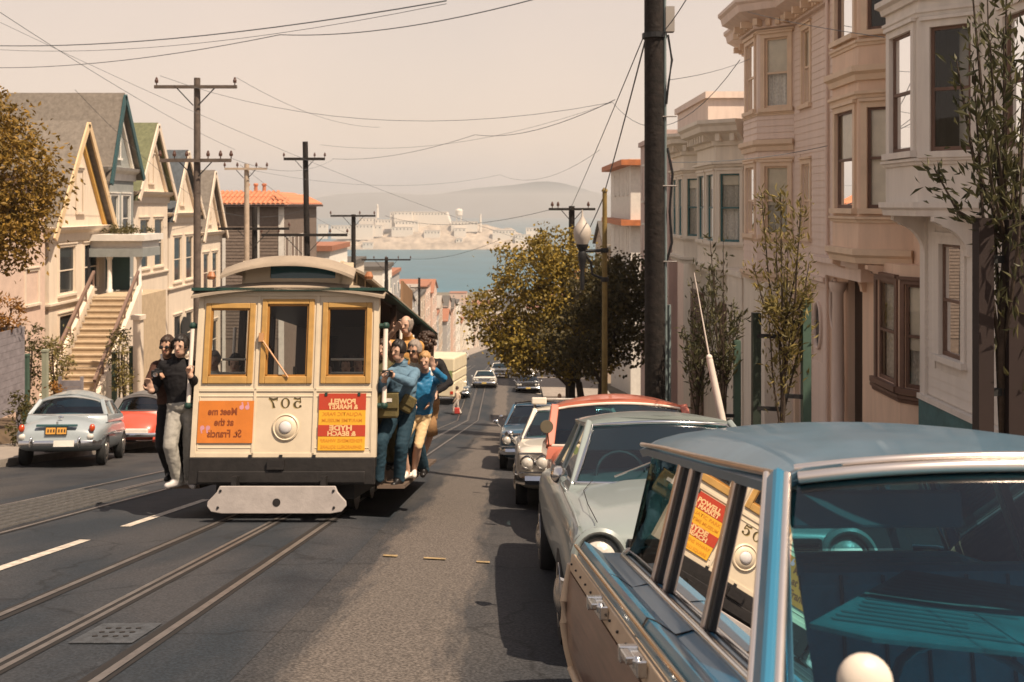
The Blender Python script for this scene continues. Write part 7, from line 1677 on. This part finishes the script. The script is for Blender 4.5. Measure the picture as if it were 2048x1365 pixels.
# greenhouse
def side(s, y, z): return V((s * (GX + (RX - GX) * (z - BZ) / (RZ - BZ)), y, z))
for s in (-1, 1):
    wins = [(-.90, .12, -.26, .10), (.20, .66, .18, .67), (.73, .90, .72, .89), (.98, 1.56, .96, 1.56)]
    off = V((-s * .02, 0, 0))
    for a, b, c, d in ((-.98 + .12, .13, -.27, .13), (.13, .93, .13, .93), (.93, 1.58, .93, 1.58)):
        mb = MB(); mb.poly([side(s, a, BZ - .01) + off, side(s, b, BZ - .01) + off, side(s, d, RZ + .01) + off, side(s, c, RZ + .01) + off]); mb.build('side_window', m_wgl, wg)
    # quarter glass wrapping round the tail
    mb = MB(); rows = []
    for k in range(8):
        a = k / 7 * PI / 2; y = 1.58 + .10 * math.sin(a); dx = .22 * (1 - math.cos(a)); q0, q1 = side(s, y, BZ - .01) + off, side(s, y + .02, RZ + .01) + off
        rows.append([q0 - V((s * dx, 0, 0)), q1 - V((s * dx, 0, 0))])
    mb.loft(rows, closed=False, c0=False, c1=False); mb.build('quarter_window', m_wgl, wg, smooth=180)
    def pill(y0, y1, w_, m, name='pillar', t=.035, dx=0.0):
        mb = MB(); o2 = V((s * (.004 + dx), 0, 0)); i2 = V((-s * t, 0, 0))
        a, b, c, d = side(s, y0, BZ), side(s, y0 + w_, BZ), side(s, y1 + w_, RZ + .02), side(s, y1, RZ + .02)
        mb.hexa([a + o2, b + o2, b + i2, a + i2, d + o2, c + o2, c + i2, d + i2]); return mb.build(name, m, wg, bevel=.005)
    m_fr = mat('brushed_window_frame', (.50, .40, .33), .3, metal=.85, var=.12, scale=9)
    pill(.105, .115, .040, m_fr); pill(.075, .085, .028, m_black, 'pillar_rubber', dx=-.012)
    pill(.905, .90, .042, m_fr); pill(.875, .87, .028, m_black, 'pillar_rubber', dx=-.012); pill(.70, .70, .022, m_fr); pill(.68, .68, .018, m_black, 'pillar_rubber', dx=-.012)
    pill(-.62, -.24, .016, m_chrome, 'vent_frame', .02)
    mb = MB(); mb.path([side(s, -.92, BZ + .0), side(s, .0, BZ), side(s, 1.58, BZ)], .010, 6); mb.build('window_channel', m_black, wg)
    mb = MB(); mb.path([side(s, -.25, RZ + .004), side(s, .5, RZ + .004), side(s, 1.6, RZ + .004)], .010, 6); mb.build('window_channel', m_fr, wg)
    # A pillar: blue post between two bright strips
    A0, A1 = V((s * .93, -1.04, BZ - .02)), V((s * RX, yF + .02, RZ + .03))
    mb = MB(); mb.beam(A0, A1, .036, .06, up=(0, 1, 0)); mb.build('windscreen_pillar', p, wg, bevel=.014)
    for dx, dy, r, nm in ((.018, .030, .0095, 'pillar_strip'), (-.020, -.030, .0125, 'pillar_strip')):
        mb = MB(); mb.path([A0 + V((s * dx, dy, 0)), A0.lerp(A1, .5) + V((s * dx, dy, 0)), A1 + V((s * dx, dy, 0))], r, 8); mb.build(nm, mat('satin_chrome', (.72, .64, .58), .3, metal=.9, var=.05), wg, smooth=60)
    mb = MB(); mb.path([A1 + V((0, .03, .0)), V((s * (RX + .012), .3, RZ + .028)), V((s * (RX + .012), 1.2, RZ + .028)), V((s * (RX + .01), 1.72, RZ + .02))], .011, 6); mb.build('drip_rail', m_fr, wg, smooth=60)
mb = MB(); mb.poly([(-.56, 1.70, .86), (.56, 1.70, .86), (.46, 1.69, RZ + .02), (-.46, 1.69, RZ + .02)]); mb.build('tailgate_window', m_wgl, wg)
# roof
n = 16; rings = []
for v in range(13):
    t = v / 12; ring = []
    for i in range(n + 1):
        q = -1 + 2 * i / n; y0 = yF - .13 * (1 - q * q); y1 = 1.74 + .10 * (1 - q * q); y = y0 + (y1 - y0) * t
        z = RZ + .035 + .10 * (1 - abs(q) ** 2.4) * (.42 + .68 * math.sin(PI * min(1, .02 + t * 1.0)) ** .6) + .018 * math.exp(-((abs(q) - .72) / .09) ** 2) * math.sin(PI * t) - .03 * max(0, abs(q) - .9) / .1
        if t > .93: z -= .012
        ring.append((q * (RX + .018), y, z))
    rings.append(ring + [(a[0] * .985, a[1] + (.012 if v == 0 else (-.012 if v == 12 else 0)), a[2] - .03) for a in reversed(ring)])
mb = MB(); mb.loft(rings); mb.build('roof', p2, wg, smooth=60)
mb = MB(); rings2 = []
for v in range(7):
    t = v / 6; rings2.append([(q / 8 * (RX - .03), yF + .02 - .10 * (1 - (q / 8) ** 2) + (1.66 - yF) * t, RZ - .005 + .06 * (1 - (q / 8) ** 2)) for q in range(-8, 9)])
mb.loft(rings2, closed=False, c0=False, c1=False); mb.build('headliner', m_teal, wg, smooth=180)
# windscreen
rows = []
for v in range(9):
    t = v / 8; ring = []
    for i in range(21):
        q = -1 + i / 10; ring.append((q * (.905 * (1 - t) + (RX - .045) * t), (-1.04 - .26 * (1 - q * q)) * (1 - t) + (yF - .02 - .13 * (1 - q * q)) * t, (BZ - .01) * (1 - t) + (RZ + .012 + .040 * (1 - abs(q) ** 2.4)) * t))
    rows.append(ring)
mb = MB(); mb.loft(rows, closed=False, c0=False, c1=False); ws = mb.build('windscreen', m_wsc, wg, smooth=180)
for k in range(2):
    mb = MB(); mb.path([V(q) + V((0, -.012 + .03 * k, .012 + .022 * k)) for q in rows[-1]], .017 if k == 0 else .012, 8); mb.build('screen_header', D.materials['satin_chrome'], ws, smooth=60)
mb = MB(); mb.path([V(q) + V((0, -.01, .0)) for q in rows[0]], .015, 8); mb.build('screen_sill', D.materials['satin_chrome'], ws, smooth=60)
mb = MB(); mb.path([V(q) + V((0, -.004, -.016)) for q in rows[-1]] , .012, 6); mb.build('screen_rubber', m_black, ws, smooth=60)
# crack-like aerial lines on the glass seen in the photo
mb = MB(); mb.path([(-.03, -.47, 1.345), (.015, -.9, 1.11), (.06, -1.25, .90)], .0022, 4); mb.build('radio_aerial', m_black, wg); mb = MB(); mb.path([(.13, -.47, 1.345), (.175, -.9, 1.11), (.2, -1.2, .93)], .0035, 4); mb.build('radio_aerial', m_black, wg)
# interior
mb = MB(); mb.bx(-.60, .60, .24, .40, .48, 1.01); mb.bx(-.60, .60, -.36, .24, .42, .56); mb.build('front_seat', m_teal, wg, bevel=.05)
for k in range(9):
    mb = MB(); mb.path([(-.55 + .137 * k, .236, .56), (-.55 + .137 * k, .232, .99)], .006, 5); mb.build('seat_piping', m_tdark, wg)
mb = MB(); mb.bx(-.58, .58, 1.05, 1.18, .45, .93); mb.bx(-.58, .58, .6, 1.05, .42, .54); mb.build('rear_seat', m_teal, wg, bevel=.05)
mb = MB(); mb.hexa([(-.80, -1.1, .70), (.80, -1.1, .70), (.80, -.62, .66), (-.80, -.62, .66), (-.80, -1.15, .84), (.80, -1.15, .84), (.78, -.66, .82), (-.78, -.66, .82)]); mb.build('dashboard', m_teal, wg, bevel=.03)
for x in (-.36, .30):
    mb = MB(); mb.bx(x - .24, x + .24, -.30, -.28, 1.20, 1.30); mb.build('sun_visor', m_tdark, wg, bevel=.04)
cw = V((-.17, -.40, .775)); k = 40; nrm = V((0, -.55, .83)).normalized(); ux = V((1, 0, 0)); uy = nrm.cross(ux)
mb = MB(); mb.path([cw + (ux * math.cos(2 * PI * j / k) + uy * math.sin(2 * PI * j / k)) * (.205 + .003 * (j % 2)) for j in range(k + 1)], .013, 8); sw = mb.build('steering_wheel', mat('pale_teal_rim', (.03, .10, .12), .25, spec=.6), wg, smooth=60)
mb = MB(); mb.tube(cw - ux * .2, cw + ux * .2, .012, n=8); mb.ball(cw, (.05, .05, .03)); mb.build('horn_bar', m_chrome, sw); mb = MB(); mb.tube(cw, cw + V((0, -.3, -.1)), .025, n=8); mb.build('steering_column', m_tdark, sw)
q = J(1730, 1362, 1.72); L = wg.matrix_basis.inverted() @ q
mb = MB(); mb.ball((L.x, L.y, L.z), (.048, .03, .045), 20, 12); mb.tube((L.x, L.y + .01, L.z - .03), (L.x + .02, L.y + .03, .86), .010, n=8); mb.lathe([(.03, .86), (.028, .885), (.012, .9)], (L.x + .02, L.y + .03, 0), n=12); mb.build('wing_mirror', mat('pale_mirror_shell', (.60, .52, .43), .4), wg, smooth=60)

# added sheet with print, standing in for a reflection in the windscreen
e = empty('reflection_sheet', J(1840, 1210, 2.8), 'added teal sheet with faint print standing in for a reflection in the wagon windscreen', 'sheet')
m_sheet = mat('reflection_tint', (.032, .085, .09), .6, var=.3, scale=8)
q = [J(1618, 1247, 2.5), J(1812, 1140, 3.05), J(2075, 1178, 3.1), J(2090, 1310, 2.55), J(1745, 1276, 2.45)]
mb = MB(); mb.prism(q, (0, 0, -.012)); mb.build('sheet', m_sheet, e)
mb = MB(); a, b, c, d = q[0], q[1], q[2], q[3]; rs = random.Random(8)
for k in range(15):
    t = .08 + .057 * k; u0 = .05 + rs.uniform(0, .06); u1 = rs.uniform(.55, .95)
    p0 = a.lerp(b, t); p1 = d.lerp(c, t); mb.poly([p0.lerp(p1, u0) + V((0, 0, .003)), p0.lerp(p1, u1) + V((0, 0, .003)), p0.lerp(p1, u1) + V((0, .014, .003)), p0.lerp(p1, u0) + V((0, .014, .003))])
mb.build('print', mat('reflection_print', (.024, .065, .07), .6), e)['kind'] = 'stuff'
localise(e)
# ================================================================== haze
def haze(density):
    m = D.materials.new('haze'); m.use_nodes = True; n = m.node_tree.nodes; n.clear(); o = n.new('ShaderNodeOutputMaterial'); v = n.new('ShaderNodeVolumePrincipled')
    v.inputs['Color'].default_value = (.93, .91, .88, 1); v.inputs['Density'].default_value = density; v.inputs['Anisotropy'].default_value = .2
    m.node_tree.links.new(v.outputs[0], o.inputs['Volume'])
    mb = MB(); mb.bx(-7200, 7200, -60, 9200, -90, 75); h = mb.build('haze', m); h['kind'] = 'stuff'
haze(.00026)
